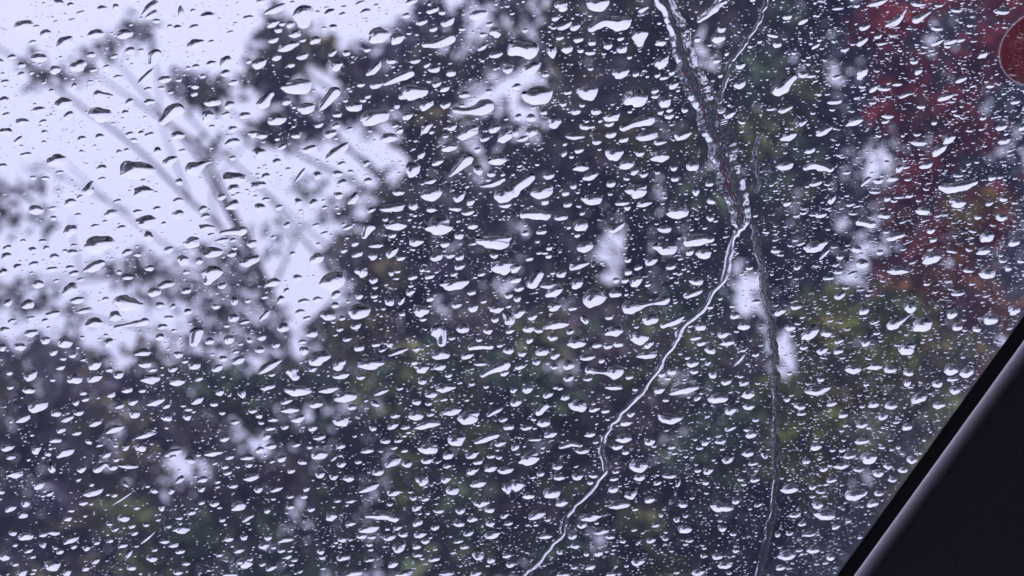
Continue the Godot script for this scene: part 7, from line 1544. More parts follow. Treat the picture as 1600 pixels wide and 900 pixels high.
	plant("low_bush", "low wet bush under the green bushes", "shrub", "", Vector3(0, 0, -18.71), [Vector3(0, -0.1, 0), Vector3(0, 2.85, -0.3), Vector3(0, 3.11, -0.25)], 0.04, mats.bark, [Vector4(-0.54, 3.23, -18.4, 0.2), Vector4(-0.19, 3.4, -19.45, 0.21), Vector4(-0.85, 3.17, -18.93, 0.2), Vector4(-0.59, 3, -18.67, 0.2), Vector4(-0.28, 3.07, -19.29, 0.21), Vector4(0.02, 3.23, -19.68, 0.21), Vector4(0.12, 3.19, -18.75, 0.2), Vector4(0.38, 3.24, -19.9, 0.21), Vector4(0.72, 3.05, -18.66, 0.2), Vector4(-1.03, 2.98, -18.77, 0.2), Vector4(-0.8, 2.78, -17.86, 0.19), Vector4(-0.47, 2.83, -18.51, 0.2), Vector4(-0.39, 2.98, -20.13, 0.22), Vector4(-0.05, 2.87, -18.48, 0.2), Vector4(0.14, 2.84, -19.24, 0.21), Vector4(0.32, 2.88, -19.77, 0.21), Vector4(0.65, 2.89, -17.88, 0.19), Vector4(0.85, 2.94, -18.2, 0.19), Vector4(-0.9, 2.85, -19.76, 0.21), Vector4(-0.67, 2.7, -19.76, 0.21), Vector4(-0.36, 2.85, -19.55, 0.21), Vector4(-0.08, 2.62, -18.51, 0.2), Vector4(0.09, 2.58, -18.22, 0.19), Vector4(0.43, 2.76, -18.44, 0.2), Vector4(0.67, 2.61, -18.32, 0.2), Vector4(0.73, 2.59, -17.86, 0.19), Vector4(-0.52, 2.49, -19.05, 0.2), Vector4(-0.41, 2.46, -18.68, 0.2), Vector4(-0.11, 2.6, -19.66, 0.21), Vector4(0.23, 2.45, -18.17, 0.19)], 46, 0.16, [Color(0.085, 0.13, 0.08), Color(0.11, 0.16, 0.09), Color(0.12, 0.1, 0.1), Color(0.19, 0.2, 0.085)])
	plant("low_bush", "low wet bush behind the window pillar", "shrub", "", Vector3(1.76, 0, -17.73), [Vector3(0, -0.1, 0), Vector3(0, 2.76, -0.28), Vector3(0, 3.01, -0.24)], 0.04, mats.bark, [Vector4(2.41, 3.9, -18.22, 0.2), Vector4(2.21, 3.5, -17.17, 0.19), Vector4(2.43, 3.8, -18.33, 0.2), Vector4(2.73, 3.64, -17.68, 0.19), Vector4(2.1, 3.29, -17.14, 0.18), Vector4(2.44, 3.55, -18.55, 0.2), Vector4(2.75, 3.61, -19.02, 0.2), Vector4(1.29, 3.18, -17.95, 0.19), Vector4(1.56, 3.18, -17.65, 0.19), Vector4(1.92, 3.28, -17.13, 0.18), Vector4(2.29, 3.33, -18.83, 0.2), Vector4(2.39, 3.22, -18.21, 0.2), Vector4(2.87, 3.28, -18.79, 0.2), Vector4(2.9, 3.29, -18.59, 0.2), Vector4(0.82, 2.98, -17.19, 0.18), Vector4(1.14, 3.06, -18.74, 0.2), Vector4(1.39, 3.02, -17.77, 0.19), Vector4(1.48, 3.1, -17.42, 0.19), Vector4(1.78, 3.08, -18.87, 0.2), Vector4(2.06, 3.05, -18.48, 0.2), Vector4(2.15, 3.08, -17.5, 0.19), Vector4(2.45, 3.13, -17.55, 0.19), Vector4(2.83, 3.19, -19.14, 0.21), Vector4(0.69, 2.81, -17.27, 0.18), Vector4(0.97, 2.97, -19, 0.2), Vector4(1.05, 2.76, -17.11, 0.18), Vector4(1.38, 3.07, -19.13, 0.2), Vector4(1.42, 2.85, -16.92, 0.18), Vector4(1.82, 2.96, -18.31, 0.2), Vector4(2.1, 2.99, -18.17, 0.19), Vector4(2.17, 2.86, -17.63, 0.19), Vector4(2.39, 2.87, -17.6, 0.19), Vector4(2.74, 2.81, -17.98, 0.19), Vector4(0.8, 2.76, -19.12, 0.2), Vector4(1.11, 2.62, -17.07, 0.18), Vector4(1.43, 2.74, -18.93, 0.2), Vector4(1.54, 2.84, -19.21, 0.21), Vector4(1.65, 2.69, -17.62, 0.19), Vector4(2.02, 2.73, -17.55, 0.19), Vector4(2.4, 2.83, -18.94, 0.2), Vector4(2.53, 2.61, -18, 0.19), Vector4(2.69, 2.8, -18.58, 0.2), Vector4(1.35, 2.48, -17.31, 0.18), Vector4(1.62, 2.5, -18.73, 0.2), Vector4(1.87, 2.59, -19.14, 0.2), Vector4(1.96, 2.52, -18.66, 0.2)], 46, 0.16, [Color(0.039, 0.055, 0.059), Color(0.05, 0.066, 0.073), Color(0.053, 0.053, 0.073)])
	plant("side_tree", "dense tree standing outside the view behind the window pillar", "tree", "", Vector3(3.79, 0, -22.65), [Vector3(0, -0.1, 0), Vector3(0, 3.19, -0.36), Vector3(0, 6.04, 0.14)], 0.1, mats.bark, [Vector4(3.71, 7.08, -23.42, 0.31), Vector4(3.69, 6.71, -21.71, 0.29), Vector4(3.07, 6.53, -22.27, 0.3), Vector4(3.49, 6.82, -23.05, 0.31), Vector4(3.77, 6.54, -21.73, 0.29), Vector4(3.89, 6.49, -22.02, 0.3), Vector4(2.79, 6.4, -22.29, 0.3), Vector4(2.99, 6.38, -22.52, 0.3), Vector4(3.42, 6.58, -22.94, 0.31), Vector4(3.63, 6.1, -21.32, 0.29), Vector4(4.01, 6.49, -22.49, 0.3), Vector4(4.17, 6.07, -21.37, 0.29), Vector4(3.1, 6.07, -22.85, 0.31), Vector4(3.41, 5.77, -21.62, 0.29), Vector4(3.98, 6.22, -23.19, 0.31), Vector4(4.28, 5.95, -22.58, 0.3), Vector4(4.59, 6.19, -22.65, 0.3), Vector4(2.79, 5.71, -23.01, 0.31), Vector4(3.18, 5.73, -22.53, 0.3), Vector4(3.48, 5.72, -22.3, 0.3), Vector4(3.81, 5.81, -22.56, 0.3), Vector4(4.14, 5.67, -22.3, 0.3), Vector4(4.53, 5.87, -22.75, 0.3), Vector4(3.03, 5.39, -22.07, 0.29), Vector4(3.52, 5.43, -23.23, 0.31), Vector4(3.79, 5.51, -22.56, 0.3), Vector4(4.35, 5.4, -23.48, 0.31), Vector4(4.53, 5.48, -23.4, 0.31), Vector4(4.74, 5.35, -22.32, 0.3), Vector4(3.23, 5.39, -23.68, 0.31), Vector4(3.3, 5.09, -22.37, 0.3), Vector4(3.79, 4.82, -22.06, 0.29), Vector4(4.08, 5.16, -23.09, 0.31), Vector4(4.41, 5.05, -21.74, 0.29), Vector4(4.7, 5.13, -22.34, 0.3), Vector4(3.08, 4.65, -21.86, 0.29), Vector4(3.31, 4.51, -21.9, 0.29), Vector4(3.76, 4.73, -23.38, 0.31), Vector4(4.08, 4.81, -23.3, 0.31), Vector4(4.67, 4.9, -23.28, 0.31), Vector4(3.06, 4.21, -22.15, 0.29), Vector4(3.5, 4.41, -22.34, 0.29), Vector4(3.98, 4.41, -23.66, 0.31), Vector4(4.29, 4.63, -23.91, 0.32), Vector4(4.75, 4.52, -23.8, 0.31), Vector4(3.65, 3.96, -22.54, 0.3), Vector4(4.2, 4.07, -22.83, 0.3)], 46, 0.16, [Color(0.039, 0.055, 0.059), Color(0.05, 0.066, 0.073), Color(0.053, 0.053, 0.073)])
	plant("side_tree", "spreading tree standing outside the view beyond the hedge", "tree", "", Vector3(-5.16, 0, -25.61), [Vector3(0, -0.1, 0), Vector3(0, 3.44, -0.41), Vector3(0, 5.59, -0.03)], 0.1, mats.bark, [Vector4(-6.01, 5.43, -26.62, 0.38), Vector4(-5.46, 5.34, -26.21, 0.38), Vector4(-5, 5.62, -26.5, 0.38), Vector4(-4.36, 5.36, -25.67, 0.37), Vector4(-6.74, 5.16, -26.71, 0.38), Vector4(-6.44, 4.99, -25.98, 0.37), Vector4(-5.89, 5.03, -26.17, 0.38), Vector4(-5.5, 5, -26.09, 0.38), Vector4(-4.92, 5.29, -26.65, 0.38), Vector4(-4.66, 5.14, -26.67, 0.38), Vector4(-4.2, 4.95, -26.3, 0.38), Vector4(-6.06, 4.57, -24.74, 0.36), Vector4(-5.7, 4.61, -26.16, 0.38), Vector4(-5.4, 4.54, -25.53, 0.37), Vector4(-5.1, 4.9, -26.62, 0.38), Vector4(-4.32, 4.6, -25.04, 0.36), Vector4(-4.14, 4.63, -25.04, 0.36), Vector4(-6.23, 4.16, -25.58, 0.37), Vector4(-6.04, 4.18, -26.08, 0.37), Vector4(-5.07, 4.13, -24.7, 0.35), Vector4(-4.94, 4.36, -26.85, 0.38), Vector4(-4.4, 4.29, -26.17, 0.38), Vector4(-3.97, 4.16, -24.99, 0.36), Vector4(-6.67, 4.1, -26.97, 0.39), Vector4(-6.02, 4.02, -26.25, 0.38), Vector4(-5.21, 3.73, -24.85, 0.36), Vector4(-4.71, 3.71, -24.87, 0.36), Vector4(-4.52, 4.12, -26.36, 0.38), Vector4(-4.04, 3.84, -24.94, 0.36), Vector4(-5.28, 3.51, -25.52, 0.36)], 46, 0.16, [Color(0.13, 0.11, 0.15), Color(0.15, 0.14, 0.16), Color(0.13, 0.13, 0.11), Color(0.16, 0.14, 0.082)])
	build_car()
	build_sticker(80.61, 61.56)
	fibre("short pale curled fibre stuck on the glass near the top edge", [Vector3(43.88, 0, 61.45), Vector3(42.89, 0, 60.84), Vector3(42.71, 0, 59.77), Vector3(43.18, 0, 58.49)])
	fibre("pale straight fibre on the glass touching the pillar edge, lower right", [Vector3(83.73, 0, -26.99), Vector3(85.33, 0, -29.03), Vector3(87.26, 0, -30.46), Vector3(88.89, 0, -31.29)])
	trail("water_trail", "wide crooked water trail from the top edge through the fork to the bottom edge", 0.16, 0.1, [Vector3(9.08, 69.44, 1.11), Vector3(12.51, 61.98, 1.35), Vector3(15.31, 58.04, 1.6), Vector3(17.75, 53.77, 1.72), Vector3(20.76, 48.18, 2.09), Vector3(23.9, 43.08, 2.21), Vector3(27.47, 37.28, 2.58), Vector3(30.85, 31.39, 2.71), Vector3(34.04, 25.42, 2.46), Vector3(37.08, 20.08, 2.34), Vector3(38.18, 17.21, 1.48), Vector3(38.38, 15.54, 0.92), Vector3(37.59, 13.52, 0.64), Vector3(37.84, 8.86, 0.57), Vector3(38.16, 3.9, 0.57), Vector3(36.7, 0.22, 0.53), Vector3(35.31, -3.76, 0.57), Vector3(33.19, -6.78, 0.6), Vector3(32.7, -10.15, 0.64), Vector3(31.28, -14.62, 0.53), Vector3(30.51, -18.33, 0.5), Vector3(29.26, -22.09, 0.5), Vector3(27.28, -25.91, 0.53), Vector3(25.38, -29.58, 0.5), Vector3(24.86, -33.5, 0.46), Vector3(25.63, -37.22, 0.57), Vector3(26.93, -40.62, 0.57), Vector3(25.78, -44.02, 0.53), Vector3(23.77, -47.94, 0.57), Vector3(22.09, -51.24, 0.57), Vector3(22.4, -55.69, 0.5), Vector3(20.61, -59.64, 0.5), Vector3(18.81, -63.61, 0.53), Vector3(15.47, -68.44, 0.57), Vector3(11.8, -74.1, 0.57)])
	trail("water_trail", "faint straight water trail dropping from the fork past the pale sky gap", 0.13, 0.1, [Vector3(40.58, 16.26, 0.55), Vector3(42.15, 12.98, 0.74), Vector3(43.31, 9.94, 0.74), Vector3(45.73, 4.39, 0.8), Vector3(48.55, -2.64, 0.8), Vector3(51.29, -9.75, 0.74), Vector3(53.57, -16.99, 0.8), Vector3(55.76, -24.31, 0.74), Vector3(57.73, -31.73, 0.68), Vector3(59.6, -39.25, 0.74), Vector3(61.12, -46.88, 0.74), Vector3(62.04, -54.62, 0.8), Vector3(62.42, -60.89, 0.86), Vector3(63.23, -68.79, 0.86)])
	trail("water_trail", "short water branch joining the wide trail near the top edge", 0.2, 0.12, [Vector3(23.45, 65.5, 0.86), Vector3(21.97, 61.47, 0.74), Vector3(20.93, 59.29, 0.62), Vector3(19.93, 58.29, 0.49)])
	trail("water_trail", "hair thin water trail slanting down beside the wide trail", 0.13, 0.12, [Vector3(30.62, 68.71, 0.49), Vector3(30.73, 62.2, 0.43), Vector3(30.45, 58.89, 0.39), Vector3(29.42, 55.78, 0.39), Vector3(28.17, 51.7, 0.42), Vector3(27.33, 48.7, 0.42), Vector3(27.66, 44.71, 0.39), Vector3(27.65, 42.02, 0.49)])
	trail("water_trail", "fine wavering water thread right of the wide trail above the fork", 0.13, 0.2, [Vector3(36.66, 35.24, 0.37), Vector3(37.2, 30.49, 0.39), Vector3(38.97, 26.47, 0.39), Vector3(39.22, 23.71, 0.37)])
	raindrop("largest oval raindrop over pale sky, left of centre, below the top edge", -70.6, 20.41, Vector2(2.7, 0.49), Vector2(-0.49, 2.01))
	raindrop("largest oval raindrop over dark trees, right of middle, below the top edge", -4.7, 40.86, Vector2(2.72, 0.21), Vector2(-0.45, 1.94))
	raindrop("largest oval raindrop over dark trees, middle, above mid height", -5.41, 9.82, Vector2(2.9, 0.51), Vector2(-0.53, 1.77))
	raindrop("largest oval raindrop over pale sky, far left, above mid height", -74.22, 4.47, Vector2(2.6, 0.47), Vector2(-0.44, 1.82))
	raindrop("second largest oval raindrop over dark trees, middle, above mid height", -15.96, 12.57, Vector2(2.34, 0.69), Vector2(-0.72, 1.97))
	merged_drop("lumpy merged raindrop over dark trees, right of middle, along the top edge", [Vector3(-10.25, 50.32, 1.82), Vector3(-8.45, 49.81, 1.88)])
	merged_drop("long tailed raindrop over dark trees, right of middle, along the top edge", [Vector3(1.58, 55.21, 0.79), Vector3(3.35, 56.66, 1.15), Vector3(6.44, 56.75, 1.76)])
	raindrop("largest oval raindrop over hazy branches, just left of middle, above mid height", -32.24, -0.68, Vector2(1.94, 1.39), Vector2(-1.03, 1.74))
	raindrop("largest oval raindrop over pale sky, just left of middle, along the top edge", -46.35, 39.43, Vector2(2.37, 0.71), Vector2(-0.57, 1.64))
	raindrop("oval raindrop over dark trees, just left of middle, below the top edge", -31.99, 34.27, Vector2(2.48, 1.05), Vector2(-0.65, 1.47))
	raindrop("roundish raindrop over dark trees, right of middle, below mid height", 15.42, -1.14, Vector2(1.26, 1.95), Vector2(-1.53, 1.47))
	merged_drop("largest long tailed raindrop over dark trees, beside the water trails, below mid height", [Vector3(22.55, -3.01, 1.58), Vector3(25.57, -1.93, 0.59), Vector3(28.33, -1.03, 1.18)])
	raindrop("largest roundish raindrop over dark trees, right of middle, below the top edge", 12.53, 41.69, Vector2(1.75, 0.98), Vector2(-1.02, 1.79))
	merged_drop("lumpy merged raindrop over dark trees, middle, along the top edge", [Vector3(-27.96, 39.05, 0.91), Vector3(-27, 39.79, 1.67), Vector3(-24.83, 40.12, 1.06)])
	merged_drop("lumpy merged raindrop over dark trees, right of middle, below the top edge", [Vector3(-2.19, 23.68, 1.01), Vector3(-3.58, 22.21, 1.32), Vector3(-4.65, 20.59, 1.26)])
	merged_drop("largest long tailed raindrop over dark trees, middle, below the top edge", [Vector3(-18.22, 36.82, 0.61), Vector3(-16.24, 36.8, 0.68), Vector3(-13.37, 37.86, 1.69)])
	raindrop("roundish raindrop over dark trees, beside the water trails, above mid height", 26.1, 18.61, Vector2(1.38, 1.25), Vector2(-1.19, 1.56))
	raindrop("third largest oval raindrop over dark trees, middle, above mid height", -2.6, 4.41, Vector2(1.83, 0.77), Vector2(-0.74, 1.64))
	merged_drop("lumpy merged raindrop over dark trees, right of middle, below mid height", [Vector3(18.5, -17.2, 1.07), Vector3(20.7, -17.62, 0.6), Vector3(23.07, -17.48, 1.8)])
	raindrop("largest oval raindrop over pale sky, far left, below the top edge", -78.42, 31.22, Vector2(1.98, 0.03), Vector2(-0.19, 1.53))
	raindrop("largest oval raindrop over hazy branches, just left of middle, above the bottom edge", -33.78, -24.97, Vector2(2.45, 0.14), Vector2(-0.28, 1.44))
	merged_drop("long tailed raindrop over red leaves, far right, below the top edge", [Vector3(73.1, 27.18, 0.82), Vector3(75.83, 27.2, 1.25), Vector3(78.8, 28.47, 0.72)])
	merged_drop("lumpy merged raindrop over pale sky, just left of middle, along the top edge", [Vector3(-48.24, 54.01, 1.77), Vector3(-47.73, 52.13, 1.03)])
	raindrop("fourth largest oval raindrop over dark trees, middle, above mid height", -5.78, 19.82, Vector2(1.71, 0.96), Vector2(-0.8, 1.47))
	raindrop("largest oval raindrop over dark trees, just left of middle, below mid height", -26.24, -6.98, Vector2(1.83, 0.77), Vector2(-0.68, 1.58))
	merged_drop("long tailed raindrop over dark trees, right of middle, below the top edge", [Vector3(12.04, 35.43, 0.81), Vector3(13.78, 36.58, 0.88), Vector3(15.79, 37.23, 1.44)])
	raindrop("roundish raindrop over dark trees, just left of middle, along the top edge", -34.71, 50.78, Vector2(1.4, 0.99), Vector2(-0.91, 1.46))
	merged_drop("largest lumpy merged raindrop over hazy branches, left of centre, below mid height", [Vector3(-68.3, -7.54, 1.5), Vector3(-66.38, -8.11, 1.41), Vector3(-64.86, -8.02, 0.5)])
	raindrop("fifth largest oval raindrop over dark trees, middle, above mid height", -10.5, 0.03, Vector2(2.3, 0.67), Vector2(-0.47, 1.29))
	raindrop("largest oval raindrop over dark trees, right of middle, above mid height", 0.74, 20.97, Vector2(1.93, 0.81), Vector2(-0.64, 1.37))
	raindrop("second largest oval raindrop over dark trees, just left of middle, below mid height", -21.89, -18.32, Vector2(2.46, 0.15), Vector2(-0.28, 1.35))
	merged_drop("lumpy merged raindrop over pale sky, left of centre, below the top edge", [Vector3(-66.13, 33.14, 1.49), Vector3(-67.75, 30.72, 0.84)])
	merged_drop("lumpy merged raindrop over red leaves, under the red leaves, along the top edge", [Vector3(37.79, 45.5, 1.51), Vector3(39.32, 47.98, 0.94)])
	raindrop("largest roundish raindrop over dark trees, right of middle, along the top edge", 3.96, 42.2, Vector2(1.46, 0.82), Vector2(-0.88, 1.57))
	raindrop("largest oval raindrop over dark trees, middle, above the bottom edge", -1.43, -29.35, Vector2(1.97, 0.57), Vector2(-0.59, 1.6))
	raindrop("largest oval raindrop over green leaves, far right, below mid height", 78.1, -3.34, Vector2(1.9, 0.79), Vector2(-0.81, 1.55))
	merged_drop("lumpy merged raindrop over dark trees, beside the water trails, above mid height", [Vector3(29.78, 12.21, 1.23), Vector3(31.44, 12.68, 1.36), Vector3(33.49, 12.81, 0.78)])
	raindrop("largest oval raindrop over dark trees, right of middle, along the top edge", 1.54, 60.09, Vector2(1.82, 0.77), Vector2(-0.62, 1.29))
	merged_drop("largest long tailed raindrop over dark trees, middle, along the top edge", [Vector3(-26.31, 49.68, 0.66), Vector3(-24.71, 49.97, 0.9), Vector3(-22.73, 51.11, 1.35)])
	merged_drop("largest lumpy merged raindrop over dark trees, right of middle, above mid height", [Vector3(-1.3, 16, 0.95), Vector3(0.69, 16.14, 1.27), Vector3(2.48, 15.92, 1.02)])
	raindrop("largest oval raindrop over hazy branches, just left of middle, below mid height", -31.32, -17.62, Vector2(1.78, 0.75), Vector2(-0.64, 1.52))
	raindrop("largest oval raindrop over dark trees, beside the water trails, above mid height", 25.8, 10.36, Vector2(2.22, 0.15), Vector2(-0.35, 1.4))
	raindrop("second largest oval raindrop over dark trees, right of middle, below the top edge", 17.55, 22.34, Vector2(1.91, 0.56), Vector2(-0.56, 1.41))
	raindrop("largest oval raindrop over dark trees, right of middle, above the bottom edge", 11.94, -38.12, Vector2(1.84, 0.92), Vector2(-0.74, 1.49))
	raindrop("long narrow raindrop over dark trees, beside the water trails, above the bottom edge", 37.02, -20.72, Vector2(2.4, 1), Vector2(-0.55, 1.16))
	raindrop("sixth largest oval raindrop over dark trees, middle, above mid height", -18.64, 19.08, Vector2(1.82, 0.54), Vector2(-0.51, 1.4))
	raindrop("long narrow raindrop over green leaves, under the red leaves, above the bottom edge", 62.42, -19.26, Vector2(2.64, 0.89), Vector2(-0.5, 1.1))
	raindrop("largest oval raindrop over dark trees, beside the water trails, above the bottom edge", 35.97, -27.47, Vector2(2.29, 0.13), Vector2(-0.35, 1.4))
	raindrop("second largest oval raindrop over pale sky, left of centre, below the top edge", -53.56, 19.97, Vector2(2.25, -0.07), Vector2(-0.13, 1.18))
	raindrop("largest oval raindrop over green leaves, under the red leaves, above mid height", 53.27, 12.74, Vector2(1.84, 1.34), Vector2(-0.75, 1.09))
	raindrop("second largest oval raindrop over hazy branches, just left of middle, above the bottom edge", -24.86, -25.91, Vector2(1.85, 0.78), Vector2(-0.58, 1.38))
	raindrop("second largest oval raindrop over dark trees, right of middle, above the bottom edge", 32.93, -38.72, Vector2(1.78, 0.6), Vector2(-0.65, 1.55))
	merged_drop("largest long tailed raindrop over dark trees, middle, below mid height", [Vector3(-0.9, -19.62, 0.59), Vector3(0.86, -18.24, 1.06), Vector3(2.41, -17.24, 1.25)])
	raindrop("largest oval raindrop over green leaves, under the red leaves, along the bottom edge", 71.78, -48.49, Vector2(2.16, 0.35), Vector2(-0.5, 1.45))
	raindrop("largest oval raindrop over pale sky, left of centre, above mid height", -66.96, 9.73, Vector2(1.75, 0.44), Vector2(-0.39, 1.33))
	raindrop("steeply tilted raindrop over hazy branches, just left of middle, below the top edge", -36.89, 26.73, Vector2(1.52, 1.66), Vector2(-0.71, 0.86))
	merged_drop("lumpy merged raindrop over hazy branches, left of centre, above mid height", [Vector3(-53.83, -0.53, 1.82), Vector3(-54.1, -2.11, 0.88)])
	merged_drop("long tailed raindrop over dark trees, just left of middle, along the bottom edge", [Vector3(-15.19, -53.07, 0.61), Vector3(-12.27, -52.74, 1.09), Vector3(-10.14, -53.58, 0.95)])
	merged_drop("second largest long tailed raindrop over dark trees, middle, along the top edge", [Vector3(-31.49, 41.25, 0.48), Vector3(-29.81, 42.53, 0.85), Vector3(-28.06, 43.49, 1.15)])
	merged_drop("long tailed raindrop over red leaves, under the red leaves, below the top edge", [Vector3(46.94, 29.47, 0.64), Vector3(48.8, 30.3, 1.22), Vector3(51.41, 29.45, 0.71)])
	raindrop("largest oval raindrop over dark trees, middle, below the top edge", -14.99, 32.38, Vector2(1.58, 1.13), Vector2(-0.65, 1.03))
	raindrop("steeply tilted raindrop over green leaves, under the red leaves, below mid height", 57.41, -6.45, Vector2(1.2, 1.75), Vector2(-0.95, 0.94))
	raindrop("largest oval raindrop over the dark hedge, far left, above the bottom edge", -79.15, -31.15, Vector2(1.82, 0.31), Vector2(-0.31, 1.34))
	raindrop("largest oval raindrop over dark trees, right of middle, below mid height", 25.82, -9.66, Vector2(1.77, 0.3), Vector2(-0.46, 1.43))
	raindrop("largest oval raindrop over dark trees, beside the water trails, along the bottom edge", 51.14, -47.75, Vector2(2.13, 0.1), Vector2(-0.35, 1.36))
	raindrop("second largest oval raindrop over dark trees, right of middle, below mid height", 9.98, -7.57, Vector2(1.92, 0.8), Vector2(-0.52, 1.12))
	raindrop("largest oval raindrop over green leaves, far right, above mid height", 75.5, 11.55, Vector2(1.79, 0.52), Vector2(-0.58, 1.3))
	raindrop("roundish raindrop over dark trees, right of middle, above the bottom edge", 18.2, -25.49, Vector2(1.58, 0.46), Vector2(-0.58, 1.52))
	raindrop("second largest oval raindrop over pale sky, far left, below the top edge", -84.25, 21.41, Vector2(1.56, 0.29), Vector2(-0.31, 1.31))
	raindrop("largest oval raindrop over dark trees, beside the water trails, below the top edge", 16.56, 34.08, Vector2(1.81, 0.76), Vector2(-0.51, 1.05))
	raindrop("roundish raindrop over dark trees, middle, below the top edge", -23.11, 24.03, Vector2(1.19, 0.66), Vector2(-0.77, 1.45))
	raindrop("second largest oval raindrop over dark trees, middle, above the bottom edge", -7.24, -36.89, Vector2(1.81, 0.61), Vector2(-0.49, 1.27))
	raindrop("second largest roundish raindrop over dark trees, right of middle, below the top edge", 11.67, 29.8, Vector2(1.33, 0.56), Vector2(-0.68, 1.43))
	raindrop("largest steeply tilted raindrop over hazy branches, just left of middle, below mid height", -39.81, -19.92, Vector2(1.92, 1.73), Vector2(-0.52, 0.78))
	raindrop("largest oval raindrop over pale sky, far left, along the top edge", -93.95, 47.85, Vector2(1.48, 0.63), Vector2(-0.44, 1.13))
	raindrop("third largest oval raindrop over dark trees, right of middle, below mid height", 14.55, -11.26, Vector2(1.76, 0.3), Vector2(-0.41, 1.34))
	raindrop("steeply tilted raindrop over pale sky, far left, along the top edge", -86.75, 45.1, Vector2(1.15, 1), Vector2(-0.71, 1.06))
	raindrop("largest long narrow raindrop over dark trees, middle, above the bottom edge", -8.56, -31.41, Vector2(2.19, 0.74), Vector2(-0.39, 1.01))
	raindrop("second largest oval raindrop over green leaves, far right, below mid height", 76.75, -8.95, Vector2(1.53, 0.64), Vector2(-0.72, 1.4))
	raindrop("second largest oval raindrop over dark trees, right of middle, above mid height", 9.97, 19.91, Vector2(1.97, 0.14), Vector2(-0.27, 1.13))
	raindrop("seventh largest oval raindrop over dark trees, middle, above mid height", -23.57, 12.05, Vector2(1.76, 0.31), Vector2(-0.34, 1.2))
	raindrop("largest oval raindrop over dark trees, middle, below mid height", -9.78, -15.43, Vector2(1.86, 0.11), Vector2(-0.27, 1.27))
	raindrop("second largest oval raindrop over dark trees, beside the water trails, above the bottom edge", 44, -22.36, Vector2(1.88, 0.31), Vector2(-0.43, 1.29))
	raindrop("long narrow raindrop over dark trees, middle, above mid height", -24.91, 15.73, Vector2(2.01, 0.36), Vector2(-0.29, 1.03))
	raindrop("third largest oval raindrop over dark trees, middle, above the bottom edge", -2.52, -34.6, Vector2(1.67, 0.4), Vector2(-0.46, 1.37))
	merged_drop("second largest lumpy merged raindrop over hazy branches, left of centre, below mid height", [Vector3(-54.02, -13.48, 1.33), Vector3(-54.09, -15.43, 1.02)])
	merged_drop("lumpy merged raindrop over green leaves, under the red leaves, along the bottom edge", [Vector3(75.99, -43.63, 1.63), Vector3(77.55, -42.97, 0.99)])
	merged_drop("second largest long tailed raindrop over dark trees, middle, below the top edge", [Vector3(-14.28, 26.54, 1.43), Vector3(-15.52, 24.41, 0.69), Vector3(-16.25, 23.17, 0.31)])
	merged_drop("lumpy merged raindrop over dark trees, middle, below mid height", [Vector3(-11.17, -10.31, 1.49), Vector3(-10.15, -11.68, 0.91), Vector3(-9.84, -13.1, 0.72)])
	raindrop("second largest oval raindrop over pale sky, just left of middle, along the top edge", -49.56, 47.47, Vector2(1.62, 0.69), Vector2(-0.43, 1))
	raindrop("largest oval raindrop over pale sky, just left of middle, below the top edge", -48.59, 32.51, Vector2(1.64, 0.3), Vector2(-0.31, 1.15))
	raindrop("second largest oval raindrop over dark trees, beside the water trails, below the top edge", 19.92, 29.9, Vector2(1.57, 0.66), Vector2(-0.55, 1.13))
	raindrop("largest long narrow raindrop over dark trees, right of middle, along the bottom edge", 31.38, -48.14, Vector2(2.02, 0.57), Vector2(-0.44, 1.14))
	raindrop("third largest oval raindrop over pale sky, far left, below the top edge", -85.05, 33, Vector2(1.48, 0.28), Vector2(-0.28, 1.21))
	raindrop("largest steeply tilted raindrop over dark trees, middle, below the top edge", -8.42, 32.21, Vector2(1.06, 1.18), Vector2(-0.84, 0.98))
	raindrop("second largest oval raindrop over dark trees, right of middle, along the top edge", -7.08, 46.3, Vector2(1.25, 0.89), Vector2(-0.7, 1.08))
	raindrop("second largest oval raindrop over dark trees, middle, below the top edge", -8.7, 27.12, Vector2(1.56, 0.28), Vector2(-0.38, 1.25))
	raindrop("largest long narrow raindrop over green leaves, far right, above mid height", 70.24, 8.51, Vector2(2.21, 0.38), Vector2(-0.36, 1))
	raindrop("largest oval raindrop over dark trees, right of middle, along the bottom edge", 17.98, -45.94, Vector2(1.67, 0.27), Vector2(-0.43, 1.42))
	raindrop("largest oval raindrop over hazy branches, left of centre, above mid height", -54.39, 4.1, Vector2(1.78, 0.12), Vector2(-0.21, 1.13))
	raindrop("second largest oval raindrop over pale sky, left of centre, above mid height", -68.61, 16.03, Vector2(1.8, 0.45), Vector2(-0.29, 1.01))
	raindrop("roundish raindrop over green leaves, under the red leaves, above the bottom edge", 76.52, -34.74, Vector2(1.47, 0.49), Vector2(-0.68, 1.48))
	raindrop("largest oval raindrop over dark trees, beside the water trails, below mid height", 26.84, -5.26, Vector2(1.43, 0.6), Vector2(-0.61, 1.28))
	raindrop("fourth largest oval raindrop over dark trees, right of middle, below mid height", 20.86, -8.34, Vector2(1.35, 0.76), Vector2(-0.69, 1.25))
	merged_drop("long tailed raindrop over pale sky, just left of middle, below the top edge", [Vector3(-39.87, 38.78, 1.15), Vector3(-41.12, 36.05, 0.73), Vector3(-41.65, 34.95, 0.24)])
	raindrop("second largest oval raindrop over hazy branches, left of centre, above mid height", -47.66, 2.65, Vector2(1.56, 0.66), Vector2(-0.45, 1.08))
	raindrop("largest oval raindrop over the dark hedge, left of centre, below mid height", -60.39, -23.99, Vector2(1.76, -0.01), Vector2(-0.16, 1.18))
	raindrop("oval raindrop over dark trees, just left of middle, along the bottom edge", -14.43, -56.07, Vector2(1.89, 0.44), Vector2(-0.36, 1.15))
	raindrop("second largest oval raindrop over green leaves, under the red leaves, along the bottom edge", 66.93, -58.71, Vector2(1.76, 0.59), Vector2(-0.55, 1.26))
